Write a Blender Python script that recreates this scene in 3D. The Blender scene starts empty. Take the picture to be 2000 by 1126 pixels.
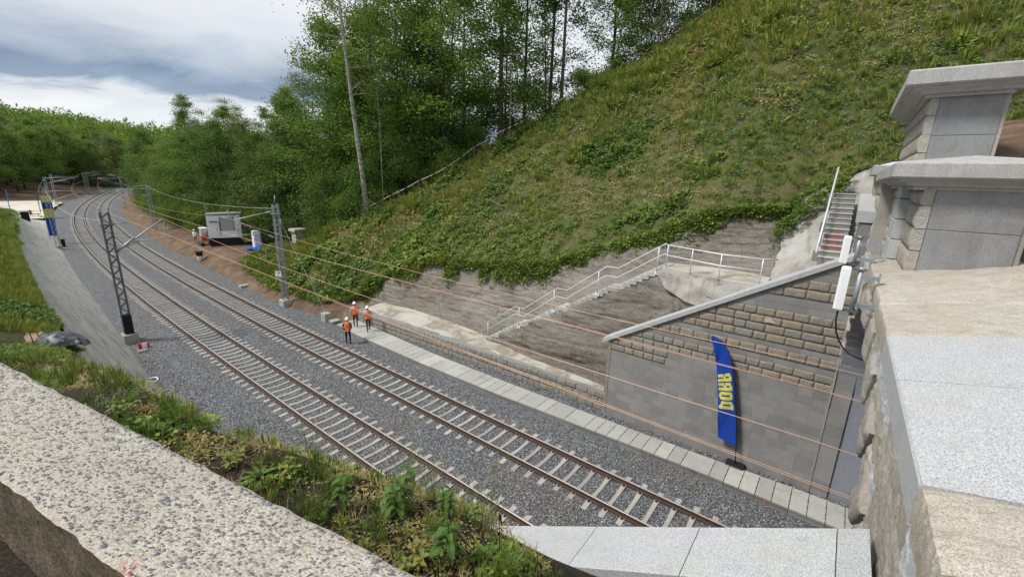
import bpy, math, random
import numpy as np
from mathutils import Vector, Matrix
random.seed(7)
RNG = np.random.default_rng(11)
SC = bpy.context.scene
COL = SC.collection
R = math.radians

# ------------------------------------------------------------------ camera
F_PX, PITCH, ROLL, CAM_H = 834.561, 0.257204, 0.0294250, 10.4573
cam_d = bpy.data.cameras.new('camera')
cam = bpy.data.objects.new('camera', cam_d)
COL.objects.link(cam)
SC.camera = cam
cam_d.sensor_width = 36.0
cam_d.lens = F_PX / 2000 * 36
cam_d.clip_start = 0.05
cam_d.clip_end = 6000
_w = Vector((0, math.cos(PITCH), -math.sin(PITCH)))
_r0 = Vector((1, 0, 0)); _u0 = Vector((0, math.sin(PITCH), math.cos(PITCH)))
_r = math.cos(ROLL) * _r0 + math.sin(ROLL) * _u0
_u = -math.sin(ROLL) * _r0 + math.cos(ROLL) * _u0
cam.matrix_world = Matrix(((_r.x, _u.x, -_w.x, 0), (_r.y, _u.y, -_w.y, 0), (_r.z, _u.z, -_w.z, CAM_H), (0, 0, 0, 1)))

# ------------------------------------------------------------------ light
SUN_EL, SUN_AZ = R(52), R(255)          # azimuth measured from +Y towards +X
world = bpy.data.worlds.new('World'); SC.world = world; world.use_nodes = True
sun_d = bpy.data.lights.new('sun', 'SUN'); sun_d.energy = 2.1; sun_d.angle = R(12); sun_d.color = (1.0, 0.965, 0.91)
sun = bpy.data.objects.new('sun', sun_d); COL.objects.link(sun)
_sd = Vector((math.sin(SUN_AZ) * math.cos(SUN_EL), math.cos(SUN_AZ) * math.cos(SUN_EL), math.sin(SUN_EL)))
sun.rotation_euler = _sd.to_track_quat('Z', 'Y').to_euler()
SC.view_settings.view_transform = 'Standard'
SC.view_settings.look = 'None'
SC.view_settings.exposure = 0.84
SC.view_settings.gamma = 1.0
SC.view_settings.use_curve_mapping = False


class NG:
    """small node-graph helper"""
    def __init__(s, tree):
        s.t = tree; s.N = tree.nodes; s.L = tree.links; s.N.clear()

    def n(s, typ, ins=None, **props):
        k = s.N.new(typ)
        for a, b in props.items():
            setattr(k, a, b)
        for a, b in (ins or {}).items():
            if isinstance(b, bpy.types.NodeSocket):
                s.L.new(b, k.inputs[a])
            else:
                k.inputs[a].default_value = b
        return k

    def noise(s, co, scale, detail=4, rough=.55, dist=0.0):
        return s.n('ShaderNodeTexNoise', {'Vector': co, 'Scale': scale, 'Detail': detail, 'Roughness': rough, 'Distortion': dist}).outputs['Fac']

    def vor(s, co, scale, feature='F1', out='Distance', rand=1.0):
        return s.n('ShaderNodeTexVoronoi', {'Vector': co, 'Scale': scale, 'Randomness': rand}, feature=feature).outputs[out]

    def ramp(s, fac, stops, interp='LINEAR'):
        k = s.n('ShaderNodeValToRGB', {'Fac': fac}); e = k.color_ramp; e.interpolation = interp
        while len(e.elements) > 1:
            e.elements.remove(e.elements[-1])
        for i, (p, c) in enumerate(stops):
            el = e.elements[0] if i == 0 else e.elements.new(p)
            el.position = p
            el.color = (c[0], c[1], c[2], 1) if hasattr(c, '__len__') else (c, c, c, 1)
        return k.outputs['Color']

    def mix(s, f, a, b, mode='MIX'):
        k = s.n('ShaderNodeMix', {0: f}, data_type='RGBA', blend_type=mode)
        for i, v in ((6, a), (7, b)):
            if isinstance(v, bpy.types.NodeSocket):
                s.L.new(v, k.inputs[i])
            else:
                k.inputs[i].default_value = (v[0], v[1], v[2], 1) if hasattr(v, '__len__') else (v, v, v, 1)
        return k.outputs[2]

    def m(s, op, a, b=0.0, c=0.0, clamp=False):
        k = s.n('ShaderNodeMath', {0: a, 1: b, 2: c}, operation=op, use_clamp=clamp)
        return k.outputs[0]

    def scale(s, v, xyz):
        return s.n('ShaderNodeVectorMath', {0: v, 1: xyz}, operation='MULTIPLY').outputs[0]

    def rot(s, v, ang):
        return s.n('ShaderNodeVectorRotate', {'Vector': v, 'Angle': ang}, rotation_type='Z_AXIS').outputs[0]


def mat(name, build):
    m = bpy.data.materials.new(name); m.use_nodes = True
    g = NG(m.node_tree)
    out = g.n('ShaderNodeOutputMaterial')
    p = g.n('ShaderNodeBsdfPrincipled', {'Roughness': .85, 'Specular IOR Level': .25})
    g.L.new(p.outputs[0], out.inputs['Surface'])
    g.P = p; g.OUT = out
    build(g)
    return m


def setc(g, c):
    if isinstance(c, bpy.types.NodeSocket):
        g.L.new(c, g.P.inputs['Base Color'])
    else:
        g.P.inputs['Base Color'].default_value = (c[0], c[1], c[2], 1)


def bump(g, h, strength=.6, dist=.01):
    b = g.n('ShaderNodeBump', {'Height': h, 'Strength': strength, 'Distance': dist})
    g.L.new(b.outputs[0], g.P.inputs['Normal'])


def pos(g):
    return g.n('ShaderNodeNewGeometry').outputs['Position']


def objrand(g):
    return g.n('ShaderNodeObjectInfo').outputs['Random']


# ---- world: Nishita sky under a broken cloud deck
def build_world():
    g = NG(world.node_tree)
    out = g.n('ShaderNodeOutputWorld')
    sky = g.n('ShaderNodeTexSky', sky_type='NISHITA', sun_disc=False, sun_elevation=SUN_EL, sun_rotation=SUN_AZ)
    d = g.n('ShaderNodeTexCoord').outputs['Generated']
    sep = g.n('ShaderNodeSeparateXYZ', {0: d})
    z = g.m('MAXIMUM', sep.outputs[2], 0.0)
    # project on a cloud plane so that the deck flattens towards the horizon
    zz = g.m('ADD', z, .22)
    comb = g.n('ShaderNodeCombineXYZ', {0: g.m('DIVIDE', sep.outputs[0], zz), 1: g.m('DIVIDE', sep.outputs[1], zz), 2: 0.0}).outputs[0]
    mp = g.n('ShaderNodeVectorMath', {0: comb, 1: (3.1, -1.35, 0)}, operation='ADD').outputs[0]
    big = g.noise(mp, .50, 3, .5, .35)
    det = g.noise(g.scale(mp, (1.0, 1.35, 1)), 2.3, 7, .6, .5)
    v = g.m('ADD', g.m('MULTIPLY', big, .6), g.m('MULTIPLY', det, .4))
    # a long bank of heavier cloud whose lower edge lies across the view, thinner cloud elsewhere
    t = g.n('ShaderNodeVectorMath', {0: comb, 1: (-.65, .76, 0)}, operation='DOT_PRODUCT').outputs['Value']
    t = g.m('ADD', t, g.m('MULTIPLY', g.m('SUBTRACT', v, .5), 1.5))
    fr = g.m('MULTIPLY', t, .2)
    cl = g.ramp(fr, [(.0, (.66, .69, .73)), (.20, (.62, .66, .71)), (.33, (.74, .76, .78)), (.405, (.66, .68, .71)), (.46, (.40, .45, .53)), (.52, (.185, .25, .355)), (.558, (.22, .29, .39)), (.585, (.64, .67, .70)), (.64, (.76, .77, .775)), (.72, (.70, .73, .76)), (.80, (.60, .67, .76)), (.9, (.70, .73, .76)), (1, (.70, .73, .76))])
    cl = g.mix(g.ramp(det, [(.38, .22), (.62, 0)]), cl, (.45, .50, .57))
    b1 = g.n('ShaderNodeBackground', {'Color': sky.outputs[0], 'Strength': .10})
    b2 = g.n('ShaderNodeBackground', {'Color': cl, 'Strength': .70})
    cover = g.ramp(g.noise(mp, 1.1, 5, .6, .3), [(.30, .72), (.46, .97)])
    mx = g.n('ShaderNodeMixShader', {0: cover, 1: b1.outputs[0], 2: b2.outputs[0]})
    g.L.new(mx.outputs[0], out.inputs['Surface'])


build_world()

# ------------------------------------------------------------------ track line
S_MIN, S_MAX, DS = -30.0, 330.0, .25
SS = np.arange(S_MIN, S_MAX + DS, DS)


def _heading(s):
    s = np.minimum(s, 262.0)
    return 2.489384 - .0424983 * s / 100 - .223794 * (s / 100) ** 2 / 2 + .106407 * (s / 100) ** 3 / 3


TH = _heading(SS)
_dx, _dy = np.cos(TH), np.sin(TH)
CX = np.concatenate([[0], np.cumsum((_dx[1:] + _dx[:-1]) / 2 * DS)])
CY = np.concatenate([[0], np.cumsum((_dy[1:] + _dy[:-1]) / 2 * DS)])
_i0 = int(round(-S_MIN / DS))
CX += -1.490591 - CX[_i0]; CY += 10.884474 - CY[_i0]


def P(s, o, z):
    """curved track frame: s along the line, o to the right of it, z up (0 = rail top)"""
    s, o, z = np.broadcast_arrays(np.asarray(s, float), np.asarray(o, float), np.asarray(z, float))
    x = np.interp(s, SS, CX); y = np.interp(s, SS, CY); t = np.interp(s, SS, TH)
    return np.stack([x + o * np.sin(t), y - o * np.cos(t), z], -1)


def head(s):
    return float(np.interp(s, SS, TH))


_T = np.array([math.cos(R(142.6)), math.sin(R(142.6)), 0]); _N = np.array([math.sin(R(142.6)), -math.cos(R(142.6)), 0])
_O = np.array([-1.490591, 10.884474, 0])


def W(s, o, z):
    """straight frame of the portal"""
    s, o, z = np.broadcast_arrays(np.asarray(s, float), np.asarray(o, float), np.asarray(z, float))
    return _O + s[..., None] * _T + o[..., None] * _N + z[..., None] * np.array([0, 0, 1.0])


# ------------------------------------------------------------------ noise in numpy
def _hash(ix, iy, seed):
    h = (ix.astype(np.int64) * 374761393 + iy.astype(np.int64) * 668265263 + seed * 1442695041) & 0xffffffff
    h = ((h ^ (h >> 13)) * 1274126177) & 0xffffffff
    return ((h ^ (h >> 16)) & 0xffff) / 65535.0


def vn(x, y, seed=0):
    x = np.asarray(x, float); y = np.asarray(y, float)
    ix = np.floor(x); iy = np.floor(y); fx = x - ix; fy = y - iy
    fx = fx * fx * (3 - 2 * fx); fy = fy * fy * (3 - 2 * fy)
    a = _hash(ix, iy, seed); b = _hash(ix + 1, iy, seed); c = _hash(ix, iy + 1, seed); d = _hash(ix + 1, iy + 1, seed)
    return (a * (1 - fx) + b * fx) * (1 - fy) + (c * (1 - fx) + d * fx) * fy


def fbm(x, y, seed=0, oct=4):
    v = 0; a = .5; t = 0
    for i in range(oct):
        v = v + a * vn(x * 2 ** i, y * 2 ** i, seed + i * 7); t += a; a *= .5
    return v / t


# ------------------------------------------------------------------ mesh helpers
OFF = {}


def mesh(name, V, F, mats, smooth=False, fmat=None, tint=None):
    V = np.asarray(V, np.float32).reshape(-1, 3)
    me = bpy.data.meshes.new(name)
    if isinstance(F, np.ndarray) and F.ndim == 2:
        nf, k = F.shape
        me.vertices.add(len(V)); me.vertices.foreach_set('co', V.ravel())
        me.loops.add(nf * k); me.loops.foreach_set('vertex_index', F.astype(np.int32).ravel())
        me.polygons.add(nf)
        me.polygons.foreach_set('loop_start', np.arange(0, nf * k, k, dtype=np.int32))
        try:
            me.polygons.foreach_set('loop_total', np.full(nf, k, np.int32))
        except Exception:
            pass
        me.update(calc_edges=True)
    else:
        me.from_pydata([tuple(map(float, v)) for v in V], [], [tuple(int(i) for i in f) for f in F])
        me.update()
    for m in (mats if isinstance(mats, (list, tuple)) else [mats]):
        me.materials.append(m)
    nf = len(me.polygons)
    if smooth is True:
        me.polygons.foreach_set('use_smooth', np.ones(nf, bool))
    elif smooth is not False:
        me.polygons.foreach_set('use_smooth', np.asarray(smooth, bool))
    if fmat is not None:
        me.polygons.foreach_set('material_index', np.asarray(fmat, np.int32))
    if tint is not None:
        a = me.attributes.new('tint', 'FLOAT', 'FACE'); a.data.foreach_set('value', np.asarray(tint, np.float32))
    return me


def tagit(o, label=None, cat=None, group=None, kind=None):
    if label: o['label'] = label
    if cat: o['category'] = cat
    if group: o['group'] = group
    if kind: o['kind'] = kind
    return o


def thing(name, label, cat, loc=(0, 0, 0), group=None):
    o = bpy.data.objects.new(name, None); COL.objects.link(o); o.location = tuple(map(float, loc))
    o.empty_display_size = .3
    OFF[o.name] = np.array(loc, float)
    return tagit(o, label, cat, group)


def obj(name, V, F, mats, parent=None, smooth=False, fmat=None, kind=None, label=None, tint=None):
    """mesh object from WORLD coordinates, under parent if given"""
    V = np.asarray(V, float).reshape(-1, 3)
    off = OFF[parent.name] if parent is not None else V.mean(0) * 0
    me = mesh(name, V - off, F, mats, smooth, fmat, tint)
    o = bpy.data.objects.new(name, me); COL.objects.link(o)
    if parent is not None:
        o.parent = parent
    OFF[o.name] = off
    if kind: o['kind'] = kind
    if label: o['label'] = label
    return o


def oneobj(name, label, cat, V, F, mats, **kw):
    V = np.asarray(V, float).reshape(-1, 3)
    base = np.array([V[:, 0].mean(), V[:, 1].mean(), V[:, 2].min()])
    grp = kw.pop('group', None)
    me = mesh(name, V - base, F, mats, kw.get('smooth', False), kw.get('fmat'), kw.get('tint'))
    o = bpy.data.objects.new(name, me); COL.objects.link(o); o.location = base
    OFF[o.name] = base
    return tagit(o, label, cat, grp, kw.get('kind'))


class MB:
    def __init__(s):
        s.V = []; s.F = []; s.M = []; s.n = 0

    def add(s, V, F, m=0):
        V = np.asarray(V, float).reshape(-1, 3)
        s.V.append(V)
        for f in F:
            s.F.append(tuple(int(i) + s.n for i in f)); s.M.append(m)
        s.n += len(V)
        return s

    def verts(s):
        return np.concatenate(s.V)

    def obj(s, name, mats, parent=None, **kw):
        return obj(name, s.verts(), s.F, mats, parent, fmat=s.M, **kw)

    def one(s, name, label, cat, mats, **kw):
        return oneobj(name, label, cat, s.verts(), s.F, mats, fmat=s.M, **kw)


BOXF = [(0, 3, 2, 1), (4, 5, 6, 7), (0, 1, 5, 4), (1, 2, 6, 5), (2, 3, 7, 6), (3, 0, 4, 7)]


def box8(fr, s0, s1, o0, o1, z0, z1, z0b=None, z1b=None):
    """box in frame fr; z0b/z1b are the heights at the o1 side"""
    z0b = z0 if z0b is None else z0b; z1b = z1 if z1b is None else z1b
    return fr(np.array([s0, s1, s1, s0, s0, s1, s1, s0]), np.array([o0, o0, o1, o1, o0, o0, o1, o1]), np.array([z0, z0, z0b, z0b, z1, z1, z1b, z1b]))


def bevbox(fr, s0, s1, o0, o1, z0, z1, b=.02):
    """box with chamfered top and vertical edges"""
    V = []
    def ring(z, d):
        a = [(s0 + d, o0 + d), (s1 - d, o0 + d), (s1 - d, o1 - d), (s0 + d, o1 - d)]
        return [(x, y, z) for x, y in a]
    V = ring(z0, 0) + ring(z1 - b, 0) + ring(z1, b)
    V = np.array(V)
    F = [(0, 3, 2, 1)]
    for r in (0, 4):
        for i in range(4):
            j = (i + 1) % 4
            F.append((r + i, r + j, r + 4 + j, r + 4 + i))
    F.append((8, 9, 10, 11))
    return fr(V[:, 0], V[:, 1], V[:, 2]), F


def basis(d):
    d = np.asarray(d, float); d = d / (np.linalg.norm(d) + 1e-12)
    a = np.array([0, 0, 1.0]) if abs(d[2]) < .9 else np.array([1.0, 0, 0])
    u = np.cross(a, d); u /= np.linalg.norm(u)
    return u, np.cross(d, u)


def tube(pts, rad, n=6, caps=True):
    pts = np.asarray(pts, float); k = len(pts)
    rad = np.broadcast_to(np.asarray(rad, float), (k,))
    V = []; 
    t = np.gradient(pts, axis=0)
    u, v = basis(t[0])
    for i in range(k):
        d = t[i] / (np.linalg.norm(t[i]) + 1e-12)
        u = u - d * (u @ d); u /= np.linalg.norm(u); v = np.cross(d, u)
        a = np.arange(n) * 2 * math.pi / n
        V.append(pts[i] + rad[i] * (np.cos(a)[:, None] * u + np.sin(a)[:, None] * v))
    V = np.concatenate(V)
    F = [(i * n + j, i * n + (j + 1) % n, (i + 1) * n + (j + 1) % n, (i + 1) * n + j) for i in range(k - 1) for j in range(n)]
    if caps:
        F.append(tuple(range(n))[::-1]); F.append(tuple((k - 1) * n + j for j in range(n)))
    return V, F


def bar(a, b, w, h=None, up=(0, 0, 1)):
    """rectangular bar from a to b"""
    h = w if h is None else h
    a = np.asarray(a, float); b = np.asarray(b, float); d = b - a; d /= np.linalg.norm(d)
    up = np.asarray(up, float)
    s = np.cross(d, up)
    if np.linalg.norm(s) < 1e-4:
        s = np.cross(d, np.array([1.0, 0, 0]))
    s /= np.linalg.norm(s); u = np.cross(s, d)
    V = []
    for p in (a, b):
        for i, j in ((-1, -1), (1, -1), (1, 1), (-1, 1)):
            V.append(p + s * i * w / 2 + u * j * h / 2)
    return np.array(V), [(0, 1, 2, 3), (7, 6, 5, 4), (0, 4, 5, 1), (1, 5, 6, 2), (2, 6, 7, 3), (3, 7, 4, 0)]


def gridF(nu, nv):
    i = np.arange(nu - 1)[:, None]; j = np.arange(nv - 1)[None, :]
    a = (i * nv + j).ravel()
    return np.stack([a, a + nv, a + nv + 1, a + 1], -1)


def loft_uv(st, S, T):
    """st: list of (s, [(o,z)...]) with equal counts. returns o,z at station s=S and profile parameter T in 0..K-1"""
    ss = np.array([a[0] for a in st], float)
    pr = np.array([a[1] for a in st], float)       # ns,K,2
    K = pr.shape[1]
    T = np.clip(T, 0, K - 1 - 1e-9); k = np.floor(T).astype(int); f = T - k
    out = []
    for c in (0, 1):
        cols = np.stack([np.interp(S, ss, pr[:, q, c]) for q in range(K)], -1)   # ...,K
        a = np.take_along_axis(cols, k[..., None], -1)[..., 0]; b = np.take_along_axis(cols, (k + 1)[..., None], -1)[..., 0]
        out.append(a * (1 - f) + b * f)
    return out


def loft(name, st, ds, nt, mats, disp=None, kind='structure', parent=None, smooth=True, smin=None, smax=None, frame=None):
    s0 = st[0][0] if smin is None else smin; s1 = st[-1][0] if smax is None else smax
    ns = max(2, int((s1 - s0) / ds) + 1)
    K = len(st[0][1])
    S, T = np.meshgrid(np.linspace(s0, s1, ns), np.linspace(0, K - 1, nt * (K - 1) + 1), indexing='ij')
    o, z = loft_uv(st, S, T)
    V = (frame or P)(S, o, z)
    # normals for displacement
    if disp is not None:
        du = np.gradient(V, axis=0); dv = np.gradient(V, axis=1)
        n = np.cross(du, dv); n /= (np.linalg.norm(n, axis=-1, keepdims=True) + 1e-9)
        n *= np.sign(n[..., 2:3] + 1e-9)
        V = V + n * disp(S, o, z, T)[..., None]
    return obj(name, V.reshape(-1, 3), gridF(*S.shape), mats, parent, smooth=smooth, kind=kind)

# ------------------------------------------------------------------ materials
def m_concrete(name, c=(.33, .325, .31), var=.25, bumpd=.004, stain=.5, scale=1.0, dark=(.12, .115, .10)):
    def b(g):
        p = pos(g)
        n1 = g.noise(p, .9 * scale, 5, .6, .4); n2 = g.noise(p, 14 * scale, 4, .6)
        c1 = g.mix(g.ramp(n2, [(.3, 0), (.7, 1)]), [x * (1 - var) for x in c], [min(1, x * (1 + var * .7)) for x in c])
        c2 = g.mix(g.m('MULTIPLY', g.ramp(n1, [(.52, 0), (.68, 1)]), stain), c1, dark)
        r = objrand(g)
        c3 = g.mix(g.m('MULTIPLY', r, .25), c2, (.0, .0, .0))
        setc(g, c3); bump(g, g.noise(p, 60 * scale, 5, .7), .5, bumpd)
    return mat(name, b)


def m_granite(name, light, darkc, sc=1.0, stain=(.30, .25, .17), stf=.0, bmp=.004, contrast=.5):
    def b(g):
        p = pos(g)
        q = g.rot(p, R(-37))
        q = g.scale(q, (1, 1.0, 1.6))
        sp = g.noise(q, 60 * sc, 4, .8); sp2 = g.vor(q, 105 * sc)
        v = g.m('ADD', g.m('MULTIPLY', sp, .7), g.m('MULTIPLY', sp2, .45))
        c = g.ramp(v, [(.44 - contrast * .1, darkc), (.53, [(a + 2 * b_) / 3 for a, b_ in zip(darkc, light)]), (.62, light), (.85, [min(1, x * 1.15) for x in light])])
        big = g.noise(p, 1.7, 5, .6, .6)
        c = g.mix(g.m('MULTIPLY', g.ramp(big, [(.45, 0), (.70, 1)]), stf), c, stain)
        stk = g.noise(g.scale(q, (5, 5, .35)), 1.0, 5, .65)
        c = g.mix(g.m('MULTIPLY', g.ramp(stk, [(.50, 0), (.66, 1)]), stf * .7), c, [x * .42 for x in light])
        c = g.mix(g.m('MULTIPLY', objrand(g), .22), c, [x * .45 for x in light])
        setc(g, c); bump(g, g.m('ADD', sp, g.noise(p, 18 * sc, 4, .6)), .45, bmp)
        g.P.inputs['Roughness'].default_value = .75
    return mat(name, b)


def m_rockface(name, cols, bmp=.03, sc=1.0, dk=.75):
    """split-faced stone, tone varies from block to block"""
    def b(g):
        p = pos(g); r = objrand(g)
        base = g.ramp(r, [(i / max(1, len(cols) - 1) * .96, c) for i, c in enumerate(cols)])
        q = g.n('ShaderNodeVectorMath', {0: p, 1: g.n('ShaderNodeCombineXYZ', {0: g.m('MULTIPLY', r, 37.0), 1: 0.0, 2: g.m('MULTIPLY', r, 11.0)}).outputs[0]}, operation='ADD').outputs[0]
        n1 = g.noise(q, 4.5 * sc, 6, .65, .8); n2 = g.noise(q, 55 * sc, 4, .7)
        c = g.mix(g.ramp(n1, [(.35, 0), (.62, dk)]), base, g.mix(.5, base, (.09, .075, .06)))
        c = g.mix(g.ramp(n2, [(.5, 0), (.75, .5)]), c, (.55, .50, .42))
        c = g.mix(g.ramp(n2, [(.22, .75), (.38, 0)]), c, (.05, .045, .04))
        n3 = g.noise(q, 19 * sc, 5, .7, .4)
        setc(g, g.mix(g.ramp(n3, [(.30, .55), (.44, 0)]), c, [x * .42 for x in cols[0]])); bump(g, g.m('ADD', g.m('ADD', n1, g.m('MULTIPLY', n2, .3)), g.m('MULTIPLY', n3, .7)), 1.0, bmp * 1.3)
    return mat(name, b)


def m_plain(name, c, rough=.6, metal=0.0, var=.12, sc=20):
    def b(g):
        n = g.noise(pos(g), sc, 3, .6)
        setc(g, g.mix(g.ramp(n, [(.3, 0), (.7, 1)]), [x * (1 - var) for x in c], [min(1, x * (1 + var)) for x in c]))
        g.P.inputs['Roughness'].default_value = rough; g.P.inputs['Metallic'].default_value = metal
    return mat(name, b)


def m_leaf(name, stops, transl=.46):
    def b(g):
        t = g.n('ShaderNodeAttribute', attribute_name='tint').outputs['Fac']
        r = objrand(g)
        v = g.m('ADD', g.m('MULTIPLY', t, .8), g.m('MULTIPLY', r, .2))
        c = g.ramp(v, stops)
        setc(g, c); g.P.inputs['Roughness'].default_value = .6
        tr = g.n('ShaderNodeBsdfTranslucent', {'Color': g.mix(.35, c, (.16, .22, .02))})
        mx = g.n('ShaderNodeMixShader', {0: transl, 1: g.P.outputs[0], 2: tr.outputs[0]})
        g.L.new(mx.outputs[0], g.OUT.inputs['Surface'])
    return mat(name, b)


def _ballast(g):
    p = pos(g)
    wv = g.n('ShaderNodeTexNoise', {'Vector': p, 'Scale': 22.0, 'Detail': 2.0}).outputs['Color']
    q = g.n('ShaderNodeVectorMath', {0: p, 1: g.n('ShaderNodeVectorMath', {0: wv, 1: (.035, .035, .035)}, operation='MULTIPLY').outputs[0]}, operation='ADD').outputs[0]
    v = g.n('ShaderNodeTexVoronoi', {'Vector': q, 'Scale': 19.0})
    v2 = g.n('ShaderNodeTexVoronoi', {'Vector': q, 'Scale': 41.0})
    cr = g.n('ShaderNodeSeparateColor', {0: v.outputs['Color']}).outputs[0]
    cr2 = g.n('ShaderNodeSeparateColor', {0: v2.outputs['Color']}).outputs[1]
    val = g.m('ADD', g.m('MULTIPLY', cr, .62), g.m('MULTIPLY', cr2, .38))
    c = g.ramp(val, [(.08, (.06, .064, .072)), (.30, (.135, .145, .16)), (.5, (.23, .24, .26)), (.68, (.33, .34, .35)), (.86, (.50, .505, .51)), (1, (.70, .70, .69))])
    gap = g.ramp(v.outputs['Distance'], [(.30, 0), (.62, 1)])
    c = g.mix(g.m('MULTIPLY', gap, .72), c, (.02, .021, .024))
    big = g.noise(p, .22, 4, .6, .5)
    c = g.mix(g.ramp(big, [(.42, 0), (.62, .42)]), c, g.mix(.5, c, (.16, .135, .10)))
    rs = g.n('ShaderNodeAttribute', attribute_name='tint').outputs['Fac']
    c = g.mix(g.m('MULTIPLY', rs, .55), c, g.mix(.5, c, (.15, .095, .06)))
    lg = g.noise(p, 1.3, 3, .5)
    c = g.mix(g.ramp(lg, [(.35, .18), (.6, 0)]), c, (.07, .072, .075))
    setc(g, c)
    bump(g, g.m('SUBTRACT', 1.0, g.m('ADD', v.outputs['Distance'], g.m('MULTIPLY', v2.outputs['Distance'], .4))), 1.0, .035)


M = {}
M['ballast'] = mat('ballast', _ballast)
M['stone_chip'] = mat('stone_chip', lambda g: (setc(g, g.ramp(g.n('ShaderNodeAttribute', attribute_name='tint').outputs['Fac'], [(0, (.05, .055, .065)), (.45, (.16, .175, .20)), (.75, (.27, .28, .30)), (.93, (.45, .455, .46)), (1, (.62, .61, .60))]))))
M['conc'] = m_concrete('pale_concrete', (.40, .395, .37), stain=.25)
M['conc_slab'] = m_concrete('slab_concrete', (.46, .455, .42), stain=.22, var=.12)
M['conc_kerb'] = m_concrete('kerb_concrete', (.27, .27, .26), stain=.35, var=.14)
M['conc_sleeper'] = m_concrete('sleeper_concrete', (.42, .405, .375), stain=.25, var=.15)
M['conc_grey'] = m_concrete('grey_concrete', (.27, .27, .265), stain=.5, var=.2)
M['lining'] = m_concrete('tunnel_lining', (.27, .29, .335), stain=.25, var=.10, scale=.7)
M['mortar'] = m_concrete('mortar', (.36, .345, .315), stain=.25, var=.1)
M['gran_white'] = m_granite('white_granite', (.50, .51, .515), (.15, .165, .19), 1.0, stain=(.42, .38, .30), stf=.22)
M['gran_grey'] = m_granite('grey_granite', (.30, .305, .31), (.11, .115, .125), .8, stf=.45, stain=(.15, .135, .11))
M['gran_cap'] = m_granite('cap_granite', (.46, .455, .44), (.17, .17, .175), .8, stf=.35, stain=(.25, .23, .19))
M['gran_tan'] = m_granite('tan_granite', (.50, .465, .405), (.20, .18, .155), 1.0, stf=.55, stain=(.36, .27, .17), bmp=.02)
M['rock_tan'] = m_rockface('tan_split_stone', [(.33, .275, .205), (.34, .305, .25), (.28, .265, .235), (.36, .30, .225), (.30, .29, .265)], .03, 1.4, .6)
M['rock_pale'] = m_rockface('pale_split_stone', [(.47, .44, .38), (.50, .475, .425), (.45, .40, .33), (.47, .465, .45)], .035, 1.6, .35)
M['rock_low'] = m_rockface('low_wall_stone', [(.27, .26, .235), (.31, .295, .26), (.25, .245, .225), (.32, .275, .225)], .03, 1.5, .5)


def _ashlar(g):
    p = pos(g); r = objrand(g)
    n = g.noise(p, 45, 4, .7); b = g.noise(p, 1.1, 4, .6, .4)
    c = g.ramp(r, [(0, (.235, .235, .23)), (.5, (.275, .275, .268)), (1, (.31, .305, .295))])
    c = g.mix(g.ramp(n, [(.35, .35), (.6, 0)]), c, (.10, .10, .10))
    c = g.mix(g.ramp(b, [(.45, 0), (.7, .35)]), c, (.16, .14, .11))
    setc(g, c); bump(g, n, .4, .006)


M['ashlar'] = mat('grey_ashlar', _ashlar)


def _shot(g):
    """sprayed, chiselled rock: strata lines, ribs, pale and brown patches"""
    p = pos(g)
    q = g.rot(p, R(-142.6))
    st = g.noise(g.scale(q, (1.1, 2.6, 4.4)), 1.6, 8, .74, .3)
    fine = g.noise(g.scale(q, (5.5, 8, 11)), 2.6, 6, .78, .2)
    big = g.noise(g.scale(q, (.22, .5, .6)), 1.0, 4, .55, .5)
    c = g.ramp(st, [(.25, (.12, .104, .086)), (.40, (.205, .18, .15)), (.53, (.285, .255, .215)), (.66, (.365, .33, .285)), (.82, (.46, .43, .385))])
    c = g.mix(g.ramp(fine, [(.34, .8), (.48, 0)]), c, (.05, .04, .033))
    c = g.mix(g.ramp(fine, [(.56, 0), (.70, .55)]), c, (.37, .34, .29))
    c = g.mix(g.ramp(big, [(.44, 0), (.60, .75)]), c, g.mix(.55, c, (.46, .43, .385)))
    ck = g.noise(g.scale(q, (.33, .33, .05)), 1.0, 3, .5, .3)
    c = g.mix(g.ramp(ck, [(.4965, 0), (.4992, .55), (.5008, .55), (.5035, 0)]), c, (.05, .042, .036))
    hl = g.noise(g.scale(q, (2.4, 3, 17)), 1.5, 6, .8, .15)
    c = g.mix(g.ramp(hl, [(.36, .6), (.44, 0)]), c, (.085, .073, .06))
    c = g.mix(g.ramp(hl, [(.56, 0), (.68, .5)]), c, (.40, .37, .33))
    dash = g.noise(g.scale(q, (2.2, 5, 11)), 3.0, 3, .6, 1.0)
    c = g.mix(g.ramp(dash, [(.30, .9), (.36, 0)]), c, (.03, .024, .02))
    setc(g, c)
    bump(g, g.m('ADD', g.m('ADD', g.m('MULTIPLY', st, 1.0), g.m('MULTIPLY', fine, .7)), g.m('MULTIPLY', hl, .9)), 1.0, .12)


M['shot'] = mat('sprayed_rock', _shot)


def _shot_pale(g):
    p = pos(g); q = g.rot(p, R(-142.6))
    a = g.noise(g.scale(q, (1, 1, 1)), .8, 6, .6, .5); b = g.noise(p, 9, 6, .7); s = g.noise(g.scale(q, (4, .6, .6)), .9, 5, .6, .7)
    c = g.ramp(a, [(.3, (.24, .225, .20)), (.5, (.34, .325, .295)), (.7, (.46, .45, .42))])
    c = g.mix(g.ramp(s, [(.52, 0), (.66, .5)]), c, (.17, .15, .125))
    c = g.mix(g.ramp(b, [(.3, .55), (.45, 0)]), c, (.13, .12, .11))
    setc(g, c); bump(g, g.m('ADD', b, a), .9, .04)


M['shot_pale'] = mat('pale_sprayed_concrete', _shot_pale)


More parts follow.
